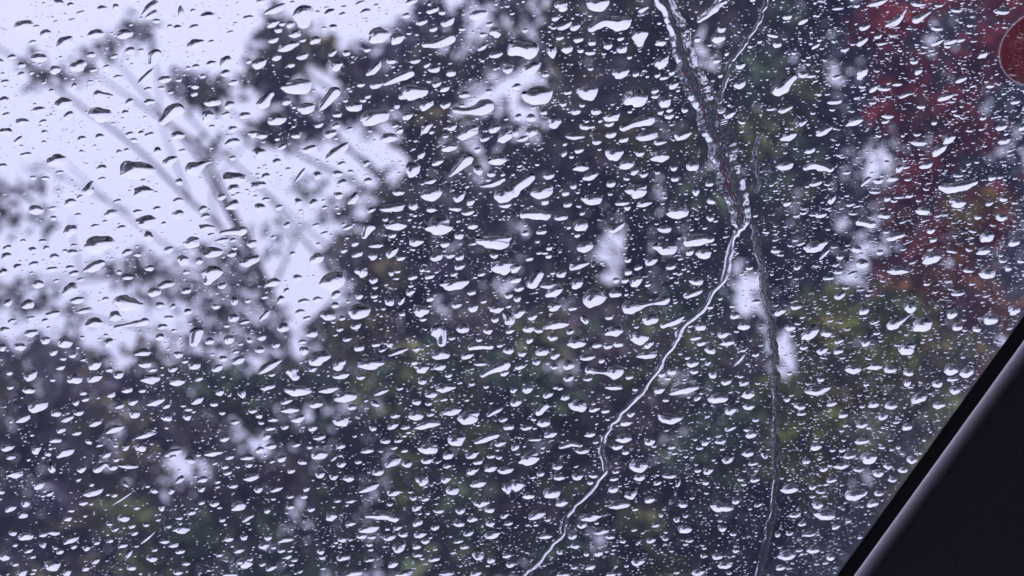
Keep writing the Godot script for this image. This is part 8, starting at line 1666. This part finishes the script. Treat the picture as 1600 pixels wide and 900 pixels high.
	raindrop("long narrow raindrop over dark trees, just left of middle, along the bottom edge", -16.53, -46.53, Vector2(2.08, 0.87), Vector2(-0.39, 0.93))
	merged_drop("long tailed raindrop over hazy branches, left of centre, below mid height", [Vector3(-68.19, -13.12, 0.57), Vector3(-66.33, -12.48, 0.44), Vector3(-63.67, -11.61, 0.95)])
	raindrop("second largest oval raindrop over pale sky, just left of middle, below the top edge", -43.99, 35.17, Vector2(1.41, 0.59), Vector2(-0.47, 1.1))
	merged_drop("lumpy merged raindrop over dark trees, beside the water trails, along the top edge", [Vector3(10.27, 54.45, 1.47), Vector3(10.67, 52.83, 0.74)])
	merged_drop("second largest lumpy merged raindrop over dark trees, right of middle, above mid height", [Vector3(4.12, 3.1, 0.97), Vector3(3.55, 1.12, 1.16)])
	raindrop("second largest oval raindrop over pale sky, far left, along the top edge", -83.76, 40.7, Vector2(1.26, 0.54), Vector2(-0.45, 1.14))
	raindrop("third largest oval raindrop over green leaves, far right, below mid height", 90.71, -1.27, Vector2(1.48, 0.43), Vector2(-0.6, 1.34))
	raindrop("second largest oval raindrop over the dark hedge, far left, above the bottom edge", -72.85, -41.29, Vector2(1.53, 0.64), Vector2(-0.43, 1.15))
	raindrop("steeply tilted raindrop over dark trees, beside the water trails, along the top edge", 15.37, 49.41, Vector2(1.11, 0.99), Vector2(-0.75, 0.96))
	raindrop("third largest oval raindrop over hazy branches, left of centre, above mid height", -58.36, 5.89, Vector2(1.47, 0.26), Vector2(-0.3, 1.19))
	raindrop("second largest oval raindrop over green leaves, far right, above mid height", 87.21, 8.9, Vector2(1.6, 0.28), Vector2(-0.47, 1.25))
	raindrop("largest oval raindrop over hazy branches, left of centre, along the bottom edge", -35.65, -65.06, Vector2(1.45, 0.61), Vector2(-0.52, 1.29))
	merged_drop("lumpy merged raindrop over pale sky, just left of middle, below the top edge", [Vector3(-50.64, 37.45, 0.75), Vector3(-51.52, 35.58, 1.14)])
	merged_drop("long tailed raindrop over hazy branches, left of centre, above mid height", [Vector3(-53.48, 8.27, 0.56), Vector3(-51.89, 8.73, 0.68), Vector3(-50.26, 9.01, 1.06)])
	raindrop("roundish raindrop over the dark hedge, far left, along the bottom edge", -70.64, -67.38, Vector2(1.3, 0.37), Vector2(-0.44, 1.48))
	raindrop("fourth largest oval raindrop over dark trees, middle, above the bottom edge", -7.28, -22.9, Vector2(1.69, 0.49), Vector2(-0.39, 1.09))
	raindrop("steeply tilted raindrop over pale sky, left of centre, along the top edge", -73.84, 53.16, Vector2(1.11, 1.45), Vector2(-0.6, 0.64))
	raindrop("largest roundish raindrop over dark trees, right of middle, above mid height", 9.26, 14.31, Vector2(1.28, 0.54), Vector2(-0.58, 1.24))
	raindrop("second largest long narrow raindrop over dark trees, middle, above the bottom edge", -4.83, -28.07, Vector2(1.75, 0.73), Vector2(-0.43, 0.99))
	raindrop("fifth largest oval raindrop over dark trees, right of middle, below mid height", 7.86, -0.38, Vector2(1.3, 0.94), Vector2(-0.65, 1.03))
	raindrop("fifth largest oval raindrop over dark trees, middle, above the bottom edge", -13.24, -40.19, Vector2(1.46, 0.73), Vector2(-0.54, 1.15))
	raindrop("largest long narrow raindrop over hazy branches, just left of middle, along the bottom edge", -15.38, -66.86, Vector2(1.84, 0.61), Vector2(-0.39, 1.06))
	raindrop("second largest long narrow raindrop over dark trees, right of middle, along the bottom edge", 26.63, -51.44, Vector2(1.96, 0.32), Vector2(-0.33, 1.07))
	raindrop("third largest oval raindrop over green leaves, under the red leaves, along the bottom edge", 63.28, -42.71, Vector2(1.56, 0.65), Vector2(-0.59, 1.21))
	raindrop("long narrow raindrop over pale sky, just left of middle, along the top edge", -52.97, 54.58, Vector2(1.64, 0.91), Vector2(-0.39, 0.75))
	raindrop("third largest oval raindrop over dark trees, right of middle, above mid height", 11.22, 9.73, Vector2(1.19, 0.85), Vector2(-0.7, 1.08))
	raindrop("second largest oval raindrop over dark trees, middle, below mid height", -15.27, -6.11, Vector2(1.41, 0.41), Vector2(-0.44, 1.22))
	raindrop("oval raindrop over pale sky, left of centre, along the top edge", -65.14, 46.53, Vector2(1.32, 0.56), Vector2(-0.41, 1))
	raindrop("roundish raindrop over green leaves, far right, above mid height", 84.64, 17.01, Vector2(1.32, 0.39), Vector2(-0.59, 1.3))
	raindrop("largest roundish raindrop over dark trees, middle, below mid height", 0.93, -6.7, Vector2(0.87, 0.63), Vector2(-0.92, 1.48))
	raindrop("largest roundish raindrop over green leaves, far right, below mid height", 86.56, -13.2, Vector2(1.41, 0.24), Vector2(-0.51, 1.38))
	merged_drop("long tailed raindrop over pale sky, far left, above mid height", [Vector3(-75.75, -1.28, 0.37), Vector3(-74.25, -0.32, 1.11), Vector3(-73.25, 0.36, 0.8)])
	merged_drop("long tailed raindrop over pale sky, left of centre, below the top edge", [Vector3(-60.86, 21.28, 1.46), Vector3(-59.02, 22.59, 0.43), Vector3(-58.13, 22.99, 0.24)])
	raindrop("largest oval raindrop over dark trees, middle, along the top edge", -18.58, 56.31, Vector2(1.4, 0.59), Vector2(-0.43, 0.93))
	raindrop("third largest oval raindrop over dark trees, right of middle, along the top edge", 8.77, 46.57, Vector2(1.5, 0.45), Vector2(-0.39, 0.98))
	raindrop("largest oval raindrop over hazy branches, far left, below mid height", -72.25, -12.32, Vector2(1.58, 0.1), Vector2(-0.18, 1.07))
	raindrop("oval raindrop over red leaves, far right, above mid height", 76.94, 23.93, Vector2(1.56, 0.11), Vector2(-0.34, 1.15))
	raindrop("long narrow raindrop over hazy branches, just left of middle, above the bottom edge", -28.36, -24.47, Vector2(1.8, 0.52), Vector2(-0.31, 0.91))
	raindrop("oval raindrop over green leaves, far right, above the bottom edge", 82.31, -20.19, Vector2(1.42, 0.59), Vector2(-0.61, 1.17))
	raindrop("largest long narrow raindrop over the dark hedge, far left, along the bottom edge", -66.24, -50.13, Vector2(1.73, 0.72), Vector2(-0.35, 0.92))
	raindrop("third largest roundish raindrop over dark trees, right of middle, below the top edge", -0.51, 35.66, Vector2(0.75, 0.83), Vector2(-0.96, 1.1))
	raindrop("roundish raindrop over pale sky, far left, above mid height", -79.59, 7, Vector2(1.01, 0.72), Vector2(-0.62, 1.12))
	raindrop("fourth largest oval raindrop over dark trees, right of middle, above mid height", 10.86, 5.66, Vector2(1.61, 0.47), Vector2(-0.37, 0.96))
	raindrop("roundish raindrop over hazy branches, just left of middle, above the bottom edge", -24.46, -31.55, Vector2(1.18, 0.66), Vector2(-0.6, 1.19))
	raindrop("roundish raindrop over dark trees, right of middle, along the bottom edge", 10.98, -44.58, Vector2(1.23, 0.62), Vector2(-0.62, 1.25))
	raindrop("third largest oval raindrop over dark trees, middle, below the top edge", -28.63, 30.19, Vector2(1.47, 0.27), Vector2(-0.29, 1.01))
	raindrop("second largest oval raindrop over dark trees, right of middle, along the bottom edge", 16.34, -51.36, Vector2(1.42, 0.71), Vector2(-0.54, 1.1))
	raindrop("largest long narrow raindrop over dark trees, beside the water trails, below mid height", 28.37, -13.33, Vector2(1.69, 0.71), Vector2(-0.42, 0.89))
	raindrop("third largest oval raindrop over pale sky, far left, along the top edge", -77.17, 47.64, Vector2(1.14, 0.64), Vector2(-0.47, 0.96))
	raindrop("second largest oval raindrop over dark trees, middle, along the top edge", -31.45, 50.4, Vector2(1.22, 0.52), Vector2(-0.45, 1))
	raindrop("third largest oval raindrop over pale sky, just left of middle, below the top edge", -35.86, 36.13, Vector2(1.29, 0.39), Vector2(-0.37, 1.05))
	raindrop("second largest oval raindrop over hazy branches, far left, below mid height", -76.66, -16.98, Vector2(1.38, 0.08), Vector2(-0.19, 1.16))
	merged_drop("long tailed raindrop over green leaves, far right, below mid height", [Vector3(72.62, -3.68, 1.36), Vector3(74.09, -2.31, 0.61), Vector3(75.14, -1.33, 0.27)])
	merged_drop("lumpy merged raindrop over pale sky, left of centre, along the top edge", [Vector3(-71.43, 43.93, 1.18), Vector3(-71.65, 42.14, 0.59)])
	merged_drop("long tailed raindrop over the dark hedge, far left, above the bottom edge", [Vector3(-66.26, -44.79, 0.92), Vector3(-65.02, -43.62, 0.52), Vector3(-63.5, -44.17, 0.79)])
	raindrop("third largest oval raindrop over pale sky, left of centre, below the top edge", -60.1, 35.25, Vector2(1.45, 0.44), Vector2(-0.3, 0.9))
	raindrop("roundish raindrop over pale sky, left of centre, below the top edge", -60.38, 32.27, Vector2(0.72, 0.96), Vector2(-0.83, 0.89))
	raindrop("roundish raindrop over pale sky, just left of middle, below the top edge", -50.28, 25.4, Vector2(1.01, 0.56), Vector2(-0.58, 1.15))
	raindrop("largest steeply tilted raindrop over red leaves, far right, below the top edge", 70.23, 34.99, Vector2(1.05, 1.21), Vector2(-0.71, 0.76))
	raindrop("second largest roundish raindrop over green leaves, far right, below mid height", 74.68, 0.47, Vector2(0.95, 0.53), Vector2(-0.85, 1.41))
	raindrop("largest roundish raindrop over dark trees, middle, along the bottom edge", -6.88, -44.16, Vector2(0.93, 0.85), Vector2(-0.82, 1.19))
	raindrop("largest oval raindrop over the dark hedge, far left, below mid height", -73.7, -24.76, Vector2(1.46, 0.08), Vector2(-0.18, 1.09))
	raindrop("second largest oval raindrop over hazy branches, just left of middle, below mid height", -31.6, -8.2, Vector2(1.51, -0.07), Vector2(-0.14, 1.08))
	raindrop("second largest long narrow raindrop over dark trees, beside the water trails, below mid height", 33.23, 0.89, Vector2(1.62, 0.68), Vector2(-0.42, 0.88))
	raindrop("long narrow raindrop over the dark hedge, left of centre, along the bottom edge", -48.92, -57.89, Vector2(1.77, 0.21), Vector2(-0.21, 0.97))
	raindrop("third largest oval raindrop over hazy branches, just left of middle, above the bottom edge", -26.99, -39.42, Vector2(1.43, 0.41), Vector2(-0.38, 1.11))
	raindrop("third largest oval raindrop over dark trees, right of middle, above the bottom edge", 28.53, -32.55, Vector2(1.4, 0.58), Vector2(-0.51, 1.09))
	raindrop("roundish raindrop over red leaves, under the red leaves, along the top edge", 51.49, 50.11, Vector2(0.73, 1.03), Vector2(-0.91, 0.85))
	raindrop("roundish raindrop over the dark hedge, far left, below mid height", -70.74, -21.39, Vector2(0.96, 0.86), Vector2(-0.68, 1.05))
	raindrop("second largest roundish raindrop over dark trees, middle, along the bottom edge", -7.86, -60.17, Vector2(1.07, 0.78), Vector2(-0.71, 1.21))
	merged_drop("long tailed raindrop over dark trees, middle, above the bottom edge", [Vector3(1.3, -34.95, 0.54), Vector3(2.61, -34.13, 0.87), Vector3(4.52, -33.29, 0.67)])
	raindrop("third largest oval raindrop over pale sky, just left of middle, along the top edge", -53.73, 43.57, Vector2(1.16, 0.49), Vector2(-0.43, 1.01))
	raindrop("third largest oval raindrop over dark trees, right of middle, below the top edge", 14.33, 27.78, Vector2(1.27, 0.37), Vector2(-0.43, 1.09))
	raindrop("largest long narrow raindrop over dark trees, right of middle, above mid height", 6.81, 0.97, Vector2(1.87, 0.33), Vector2(-0.25, 0.82))
	raindrop("third largest oval raindrop over hazy branches, far left, below mid height", -77.69, -5.54, Vector2(1.07, 0.76), Vector2(-0.55, 1))
	raindrop("long narrow raindrop over the dark hedge, far left, above the bottom edge", -64.95, -35.59, Vector2(1.71, 0.72), Vector2(-0.31, 0.81))
	raindrop("second largest steeply tilted raindrop over hazy branches, just left of middle, below mid height", -27.45, -18.83, Vector2(1.01, 0.91), Vector2(-0.68, 0.99))
	raindrop("fourth largest oval raindrop over hazy branches, just left of middle, above the bottom edge", -34.38, -29.36, Vector2(1.53, 0.26), Vector2(-0.27, 1.02))
	raindrop("second largest oval raindrop over dark trees, beside the water trails, above mid height", 33.11, 9.61, Vector2(1.36, 0.4), Vector2(-0.43, 1.05))
	raindrop("second largest oval raindrop over the dark hedge, left of centre, below mid height", -55.64, -24.25, Vector2(1.38, 0.24), Vector2(-0.27, 1.09))
	raindrop("largest oval raindrop over green leaves, under the red leaves, below mid height", 67.86, -14.3, Vector2(1.47, 0.25), Vector2(-0.39, 1.12))
	raindrop("second largest oval raindrop over hazy branches, left of centre, along the bottom edge", -39.43, -51.98, Vector2(1.37, 0.39), Vector2(-0.37, 1.12))
	merged_drop("second largest long tailed raindrop over dark trees, middle, below mid height", [Vector3(-4.43, -13.67, 0.65), Vector3(-2.89, -13.32, 0.72), Vector3(-0.98, -13.28, 0.66)])
	raindrop("third largest roundish raindrop over dark trees, middle, along the bottom edge", 7.4, -61.21, Vector2(0.83, 0.77), Vector2(-0.91, 1.31))
	merged_drop("long tailed raindrop over dark trees, beside the water trails, along the top edge", [Vector3(19.69, 58.99, 0.31), Vector3(21.24, 60.76, 0.61), Vector3(23.39, 62.4, 0.49)])
	merged_drop("second largest long tailed raindrop over dark trees, beside the water trails, below mid height", [Vector3(29.7, -6.53, 0.73), Vector3(31.79, -5.31, 0.86), Vector3(32.65, -4.54, 0.4)])
	raindrop("largest roundish raindrop over dark trees, beside the water trails, below the top edge", 17.96, 41.27, Vector2(1.08, 0.46), Vector2(-0.54, 1.11))
	raindrop("second largest oval raindrop over hazy branches, just left of middle, above mid height", -36.02, 3.94, Vector2(1.14, 0.48), Vector2(-0.46, 1.08))
	raindrop("fourth largest oval raindrop over dark trees, right of middle, below the top edge", 6.34, 26.69, Vector2(1.15, 0.48), Vector2(-0.5, 1.06))
	raindrop("sixth largest oval raindrop over dark trees, middle, above the bottom edge", -11.18, -29.53, Vector2(1.32, 0.07), Vector2(-0.26, 1.21))
	raindrop("fourth largest oval raindrop over pale sky, far left, along the top edge", -81.91, 47.25, Vector2(1.31, 0.4), Vector2(-0.28, 0.87))
	raindrop("fifth largest oval raindrop over pale sky, far left, along the top edge", -90.47, 41.77, Vector2(1.37, 0.11), Vector2(-0.14, 0.9))
	raindrop("steeply tilted raindrop over dark trees, just left of middle, along the top edge", -34, 44, Vector2(0.95, 1.27), Vector2(-0.59, 0.61))
	raindrop("fifth largest oval raindrop over dark trees, right of middle, below the top edge", 9.4, 37.42, Vector2(1.43, 0.26), Vector2(-0.3, 0.93))
	raindrop("third largest oval raindrop over dark trees, beside the water trails, below the top edge", 22.83, 34.55, Vector2(1.25, 0.7), Vector2(-0.5, 0.87))
	raindrop("largest oval raindrop over red leaves, under the red leaves, below the top edge", 48.04, 37.47, Vector2(1.28, 0.92), Vector2(-0.54, 0.77))
	raindrop("second largest oval raindrop over red leaves, under the red leaves, below the top edge", 41.99, 35.81, Vector2(1.17, 0.84), Vector2(-0.58, 0.84))
	raindrop("third largest oval raindrop over red leaves, under the red leaves, below the top edge", 53.14, 39.9, Vector2(1.17, 0.84), Vector2(-0.59, 0.84))
	raindrop("fourth largest oval raindrop over red leaves, under the red leaves, below the top edge", 43.07, 29.54, Vector2(1.41, 0.42), Vector2(-0.4, 0.94))
	raindrop("fourth largest oval raindrop over green leaves, far right, below mid height", 89.87, -13.75, Vector2(1.32, 0.75), Vector2(-0.59, 0.97))
	raindrop("second largest oval raindrop over pale sky, far left, above mid height", -86.11, 10.93, Vector2(1.31, -0.19), Vector2(-0.02, 1.02))
	raindrop("second largest long narrow raindrop over green leaves, far right, above mid height", 67.55, 15.84, Vector2(1.62, 0.68), Vector2(-0.41, 0.79))
	raindrop("second largest oval raindrop over the dark hedge, far left, below mid height", -81.47, -24.5, Vector2(1.15, 0.64), Vector2(-0.45, 1))
	merged_drop("lumpy merged raindrop over green leaves, under the red leaves, above mid height", [Vector3(59.98, 18.51, 0.82), Vector3(62.35, 18.15, 0.82)])
	raindrop("second largest roundish raindrop over dark trees, right of middle, along the top edge", -4.72, 59.24, Vector2(0.69, 0.76), Vector2(-0.83, 0.94))
	raindrop("roundish raindrop over dark trees, just left of middle, above mid height", -27.58, 1.72, Vector2(1.07, 0.32), Vector2(-0.42, 1.2))
	merged_drop("lumpy merged raindrop over hazy branches, just left of middle, below mid height", [Vector3(-35.44, -20.92, 1.17), Vector3(-34.77, -22.14, 0.84)])
	raindrop("roundish raindrop over pale sky, left of centre, along the top edge", -59.43, 43.44, Vector2(0.63, 1.03), Vector2(-0.77, 0.7))
	raindrop("roundish raindrop over dark trees, beside the water trails, along the top edge", 24.13, 55.08, Vector2(1.01, 0.56), Vector2(-0.58, 0.98))
	raindrop("fourth largest oval raindrop over pale sky, left of centre, below the top edge", -65.23, 22.64, Vector2(1.1, 0.78), Vector2(-0.48, 0.82))
	raindrop("second largest roundish raindrop over dark trees, right of middle, above mid height", 22.16, 2.86, Vector2(0.98, 0.71), Vector2(-0.67, 1.03))
	raindrop("largest long narrow raindrop over the dark hedge, left of centre, above the bottom edge", -59.06, -36.54, Vector2(1.76, 0.6), Vector2(-0.26, 0.75))
	raindrop("third largest oval raindrop over the dark hedge, far left, above the bottom edge", -80.68, -46.63, Vector2(1.32, 0.45), Vector2(-0.32, 1))
	raindrop("largest oval raindrop over dark trees, middle, along the bottom edge", 5.32, -49.03, Vector2(1.34, 0.56), Vector2(-0.45, 1.02))
	merged_drop("lumpy merged raindrop over dark trees, just left of middle, above mid height", [Vector3(-28.34, 11.03, 1.19), Vector3(-28.56, 9.29, 0.57)])
	raindrop("long narrow raindrop over the dark hedge, left of centre, below mid height", -62.8, -18.26, Vector2(1.66, 0.1), Vector2(-0.14, 0.83))
	raindrop("second largest long narrow raindrop over the dark hedge, far left, along the bottom edge", -68.45, -61.24, Vector2(1.51, 0.76), Vector2(-0.35, 0.83))
	raindrop("second largest oval raindrop over dark trees, middle, along the bottom edge", -0.72, -46.3, Vector2(1.26, 0.36), Vector2(-0.41, 1.13))
	raindrop("fourth largest oval raindrop over dark trees, middle, below the top edge", -23.55, 37.41, Vector2(1.15, 0.82), Vector2(-0.47, 0.75))
	raindrop("oval raindrop over hazy branches, left of centre, above the bottom edge", -38.35, -45.2, Vector2(1.43, 0.41), Vector2(-0.31, 0.94))
	raindrop("third largest oval raindrop over dark trees, middle, along the bottom edge", 8.95, -56.51, Vector2(1.41, 0.59), Vector2(-0.42, 0.95))
	raindrop("second largest oval raindrop over dark trees, beside the water trails, along the bottom edge", 55.49, -61.59, Vector2(1.39, 0.7), Vector2(-0.5, 0.96))
	raindrop("long narrow raindrop over red leaves, far right, below the top edge", 66.21, 36.42, Vector2(1.55, 0.46), Vector2(-0.35, 0.78))
	raindrop("second largest steeply tilted raindrop over red leaves, far right, below the top edge", 71.3, 37.49, Vector2(0.77, 1.11), Vector2(-0.75, 0.7))
	raindrop("long narrow raindrop over hazy branches, left of centre, above mid height", -61.2, -3.26, Vector2(1.5, 0.44), Vector2(-0.26, 0.79))
	raindrop("fifth largest oval raindrop over dark trees, middle, below the top edge", -17.79, 28.98, Vector2(1.19, 0.5), Vector2(-0.4, 0.9))
	raindrop("third largest oval raindrop over hazy branches, just left of middle, above mid height", -42.73, -1.71, Vector2(1.26, 0.37), Vector2(-0.32, 0.96))
	raindrop("second largest roundish raindrop over dark trees, beside the water trails, below the top edge", 26.3, 28.31, Vector2(1.02, 0.3), Vector2(-0.48, 1.17))
	raindrop("second largest long narrow raindrop over dark trees, right of middle, above mid height", 15.86, 14.24, Vector2(1.29, 0.93), Vector2(-0.47, 0.72))
	raindrop("third largest oval raindrop over the dark hedge, far left, below mid height", -70.24, -24.38, Vector2(1.26, 0.37), Vector2(-0.3, 0.98))
	raindrop("second largest long narrow raindrop over the dark hedge, left of centre, above the bottom edge", -58.5, -29.08, Vector2(1.39, 0.78), Vector2(-0.37, 0.78))
	raindrop("third largest oval raindrop over dark trees, middle, below mid height", -12.42, -18.84, Vector2(1.34, 0.23), Vector2(-0.29, 1.01))
	raindrop("sixth largest oval raindrop over dark trees, right of middle, below mid height", 2.43, -5.53, Vector2(1.16, 0.65), Vector2(-0.5, 0.92))
	raindrop("second largest oval raindrop over green leaves, under the red leaves, below mid height", 71.63, -13.33, Vector2(1.4, 0.24), Vector2(-0.37, 1.03))
	raindrop("oval raindrop over the dark hedge, far left, along the bottom edge", -76.6, -60.87, Vector2(1.33, 0.22), Vector2(-0.24, 1.05))
	raindrop("third largest long narrow raindrop over dark trees, right of middle, along the bottom edge", 29.38, -54.59, Vector2(1.65, 0.38), Vector2(-0.32, 0.89))
	raindrop("roundish raindrop over pale sky, just left of middle, along the top edge", -40.56, 44.3, Vector2(0.75, 0.81), Vector2(-0.69, 0.83))
	raindrop("third largest roundish raindrop over dark trees, right of middle, above mid height", 11.51, 1.63, Vector2(1.1, 0.32), Vector2(-0.44, 1.13))
	raindrop("fourth largest roundish raindrop over dark trees, middle, along the bottom edge", 9.27, -45.04, Vector2(0.93, 0.27), Vector2(-0.54, 1.48))
	raindrop("fourth largest oval raindrop over hazy branches, far left, below mid height", -68.88, -10.71, Vector2(1.12, 0.33), Vector2(-0.33, 1.04))
	raindrop("seventh largest oval raindrop over dark trees, middle, above the bottom edge", 8.09, -41.14, Vector2(1.45, 0.24), Vector2(-0.29, 0.96))
	raindrop("fourth largest oval raindrop over dark trees, middle, along the bottom edge", 3.72, -44.57, Vector2(1.39, 0.4), Vector2(-0.35, 0.95))
	merged_drop("largest lumpy merged raindrop over pale sky, far left, below the top edge", [Vector3(-79.36, 35.22, 1.04), Vector3(-77.18, 35.07, 0.3)])
	merged_drop("lumpy merged raindrop over dark trees, right of middle, above the bottom edge", [Vector3(11.91, -26.21, 0.94), Vector3(11.42, -27.35, 1.01)])
	raindrop("fourth largest oval raindrop over hazy branches, left of centre, above mid height", -52.78, 14.28, Vector2(1.13, 0.48), Vector2(-0.37, 0.91))
	raindrop("eighth largest oval raindrop over dark trees, middle, above mid height", -19.29, 8.71, Vector2(1.15, 0.48), Vector2(-0.41, 0.93))
	raindrop("third largest oval raindrop over green leaves, far right, above mid height", 71.03, 21.75, Vector2(1.25, 0.36), Vector2(-0.43, 0.96))
	raindrop("fifth largest oval raindrop over hazy branches, far left, below mid height", -84.32, -9.08, Vector2(1.18, 0.35), Vector2(-0.29, 0.95))
	raindrop("third largest oval raindrop over dark trees, beside the water trails, above the bottom edge", 49.5, -21.12, Vector2(1.21, 0.5), Vector2(-0.49, 1))
	raindrop("third largest oval raindrop over dark trees, right of middle, along the bottom edge", 33.07, -45.57, Vector2(1.15, 0.65), Vector2(-0.54, 1))
	raindrop("fourth largest oval raindrop over dark trees, right of middle, along the bottom edge", 38.37, -61.57, Vector2(1.3, 0.36), Vector2(-0.42, 1.08))
	raindrop("long narrow raindrop over dark trees, right of middle, below the top edge", 3.71, 32.95, Vector2(1.68, 0.13), Vector2(-0.17, 0.71))
	raindrop("roundish raindrop over hazy branches, left of centre, above mid height", -59.21, 2.05, Vector2(1.05, 0.07), Vector2(-0.2, 1.13))
	raindrop("second largest roundish raindrop over dark trees, middle, below mid height", -6.81, -9.51, Vector2(0.98, 0.41), Vector2(-0.5, 1.12))
	raindrop("roundish raindrop over hazy branches, left of centre, below mid height", -62.98, -5.11, Vector2(1.06, 0.31), Vector2(-0.33, 1.03))
	raindrop("third largest oval raindrop over dark trees, middle, along the top edge", -23.45, 54.45, Vector2(1.04, 0.73), Vector2(-0.46, 0.73))
	raindrop("third largest oval raindrop over pale sky, far left, above mid height", -73.25, 10.99, Vector2(1.23, 0.36), Vector2(-0.27, 0.85))
	raindrop("fourth largest oval raindrop over dark trees, right of middle, above the bottom edge", 23.89, -20.92, Vector2(1.51, 0.25), Vector2(-0.27, 0.85))
	merged_drop("third largest long tailed raindrop over dark trees, middle, below the top edge", [Vector3(-10.29, 21.38, 0.25), Vector3(-8.42, 22.03, 0.69), Vector3(-6.92, 22.99, 0.56)])
	merged_drop("long tailed raindrop over dark trees, right of middle, above the bottom edge", [Vector3(17.31, -35.21, 0.54), Vector3(18.94, -34.38, 0.75), Vector3(20.82, -34.65, 0.44)])
	raindrop("second largest long narrow raindrop over hazy branches, just left of middle, along the bottom edge", -29.44, -59.44, Vector2(1.69, 0.57), Vector2(-0.26, 0.73))
	merged_drop("largest long tailed raindrop over red leaves, far right, along the top edge", [Vector3(53.4, 60.06, 0.37), Vector3(54.97, 61.25, 0.75), Vector3(55.74, 63.46, 0.25)])
	merged_drop("second largest lumpy merged raindrop over pale sky, far left, below the top edge", [Vector3(-77.65, 17.13, 0.48), Vector3(-77.85, 15.54, 1.09)])
	raindrop("fifth largest oval raindrop over pale sky, left of centre, below the top edge", -64.8, 27.98, Vector2(1.16, 0.09), Vector2(-0.17, 0.93))
	raindrop("second largest steeply tilted raindrop over dark trees, middle, below the top edge", -22.57, 32.82, Vector2(0.63, 1.06), Vector2(-0.7, 0.62))
	raindrop("steeply tilted raindrop over hazy branches, just left of middle, above mid height", -32.14, 17.1, Vector2(0.44, 1.22), Vector2(-0.76, 0.5))
	raindrop("steeply tilted raindrop over dark trees, middle, above mid height", -23.06, 6.2, Vector2(0.73, 1), Vector2(-0.67, 0.71))
	raindrop("third largest oval raindrop over dark trees, beside the water trails, above mid height", 33.3, 3.58, Vector2(1.22, 0.21), Vector2(-0.33, 0.99))
	raindrop("second largest oval raindrop over green leaves, under the red leaves, above mid height", 62.95, 9.46, Vector2(1.19, 0.34), Vector2(-0.42, 0.98))
	raindrop("fourth largest oval raindrop over green leaves, far right, above mid height", 84.98, 13.8, Vector2(1.13, 0.47), Vector2(-0.51, 0.95))
	raindrop("long narrow raindrop over hazy branches, just left of middle, below mid height", -26.66, -21.3, Vector2(1.6, 0.27), Vector2(-0.21, 0.76))
	raindrop("seventh largest oval raindrop over dark trees, right of middle, below mid height", 8.75, -13.78, Vector2(1.22, 0.21), Vector2(-0.31, 1.01))
	raindrop("fifth largest oval raindrop over green leaves, far right, below mid height", 94.72, 1, Vector2(1.21, 0.35), Vector2(-0.46, 1))
	raindrop("third largest long narrow raindrop over the dark hedge, left of centre, above the bottom edge", -46.31, -40.07, Vector2(1.6, 0.27), Vector2(-0.2, 0.77))
	raindrop("eighth largest oval raindrop over dark trees, middle, above the bottom edge", 5.13, -40.73, Vector2(1.19, 0.34), Vector2(-0.38, 1.03))
	raindrop("long narrow raindrop over dark trees, middle, along the bottom edge", -5.48, -66.43, Vector2(1.64, 0.38), Vector2(-0.26, 0.81))
	raindrop("third largest oval raindrop over dark trees, beside the water trails, along the bottom edge", 45.41, -53.44, Vector2(1.32, 0.06), Vector2(-0.27, 1.09))
	merged_drop("second largest long tailed raindrop over red leaves, far right, along the top edge", [Vector3(58.36, 61.69, 0.87), Vector3(60.2, 63.27, 0.37)])
	raindrop("roundish raindrop over dark trees, middle, along the top edge", -14.93, 53.04, Vector2(0.55, 0.74), Vector2(-0.82, 0.82))
	raindrop("third largest roundish raindrop over dark trees, right of middle, along the top edge", -4.26, 49.98, Vector2(0.61, 0.68), Vector2(-0.78, 0.89))
	raindrop("fourth largest oval raindrop over the dark hedge, far left, above the bottom edge", -81.22, -34.13, Vector2(1.21, 0.68), Vector2(-0.35, 0.78))
	raindrop("largest roundish raindrop over dark trees, beside the water trails, above the bottom edge", 33.48, -32.85, Vector2(0.77, 0.71), Vector2(-0.76, 1.04))
	raindrop("eighth largest oval raindrop over dark trees, right of middle, below mid height", 8.64, -3.71, Vector2(1.17, 0.49), Vector2(-0.4, 0.87))
	raindrop("fifth largest oval raindrop over dark trees, right of middle, above the bottom edge", 12.75, -29.87, Vector2(1.25, 0.36), Vector2(-0.35, 0.93))
	raindrop("second largest oval raindrop over dark trees, beside the water trails, below mid height", 42.53, -9.55, Vector2(1.26, 0.36), Vector2(-0.37, 0.92))
	raindrop("fifth largest oval raindrop over dark trees, middle, along the bottom edge", -11.59, -47.33, Vector2(1.25, 0.36), Vector2(-0.33, 0.95))
	raindrop("fourth largest oval raindrop over green leaves, under the red leaves, along the bottom edge", 71.75, -57.11, Vector2(1.2, 0.6), Vector2(-0.52, 0.95))
	raindrop("fourth largest roundish raindrop over dark trees, right of middle, below the top edge", -4.08, 33.2, Vector2(1, 0.3), Vector2(-0.38, 0.99))
	raindrop("long narrow raindrop over red leaves, under the red leaves, along the top edge", 50.54, 64.51, Vector2(1.46, 0.82), Vector2(-0.35, 0.56))
	raindrop("second largest roundish raindrop over dark trees, beside the water trails, above the bottom edge", 46.98, -24.99, Vector2(0.89, 0.65), Vector2(-0.66, 1.01))
	raindrop("third largest oval raindrop over pale sky, left of centre, above mid height", -61.75, 11.62, Vector2(1.01, 0.42), Vector2(-0.37, 0.91))
	fine_drops()
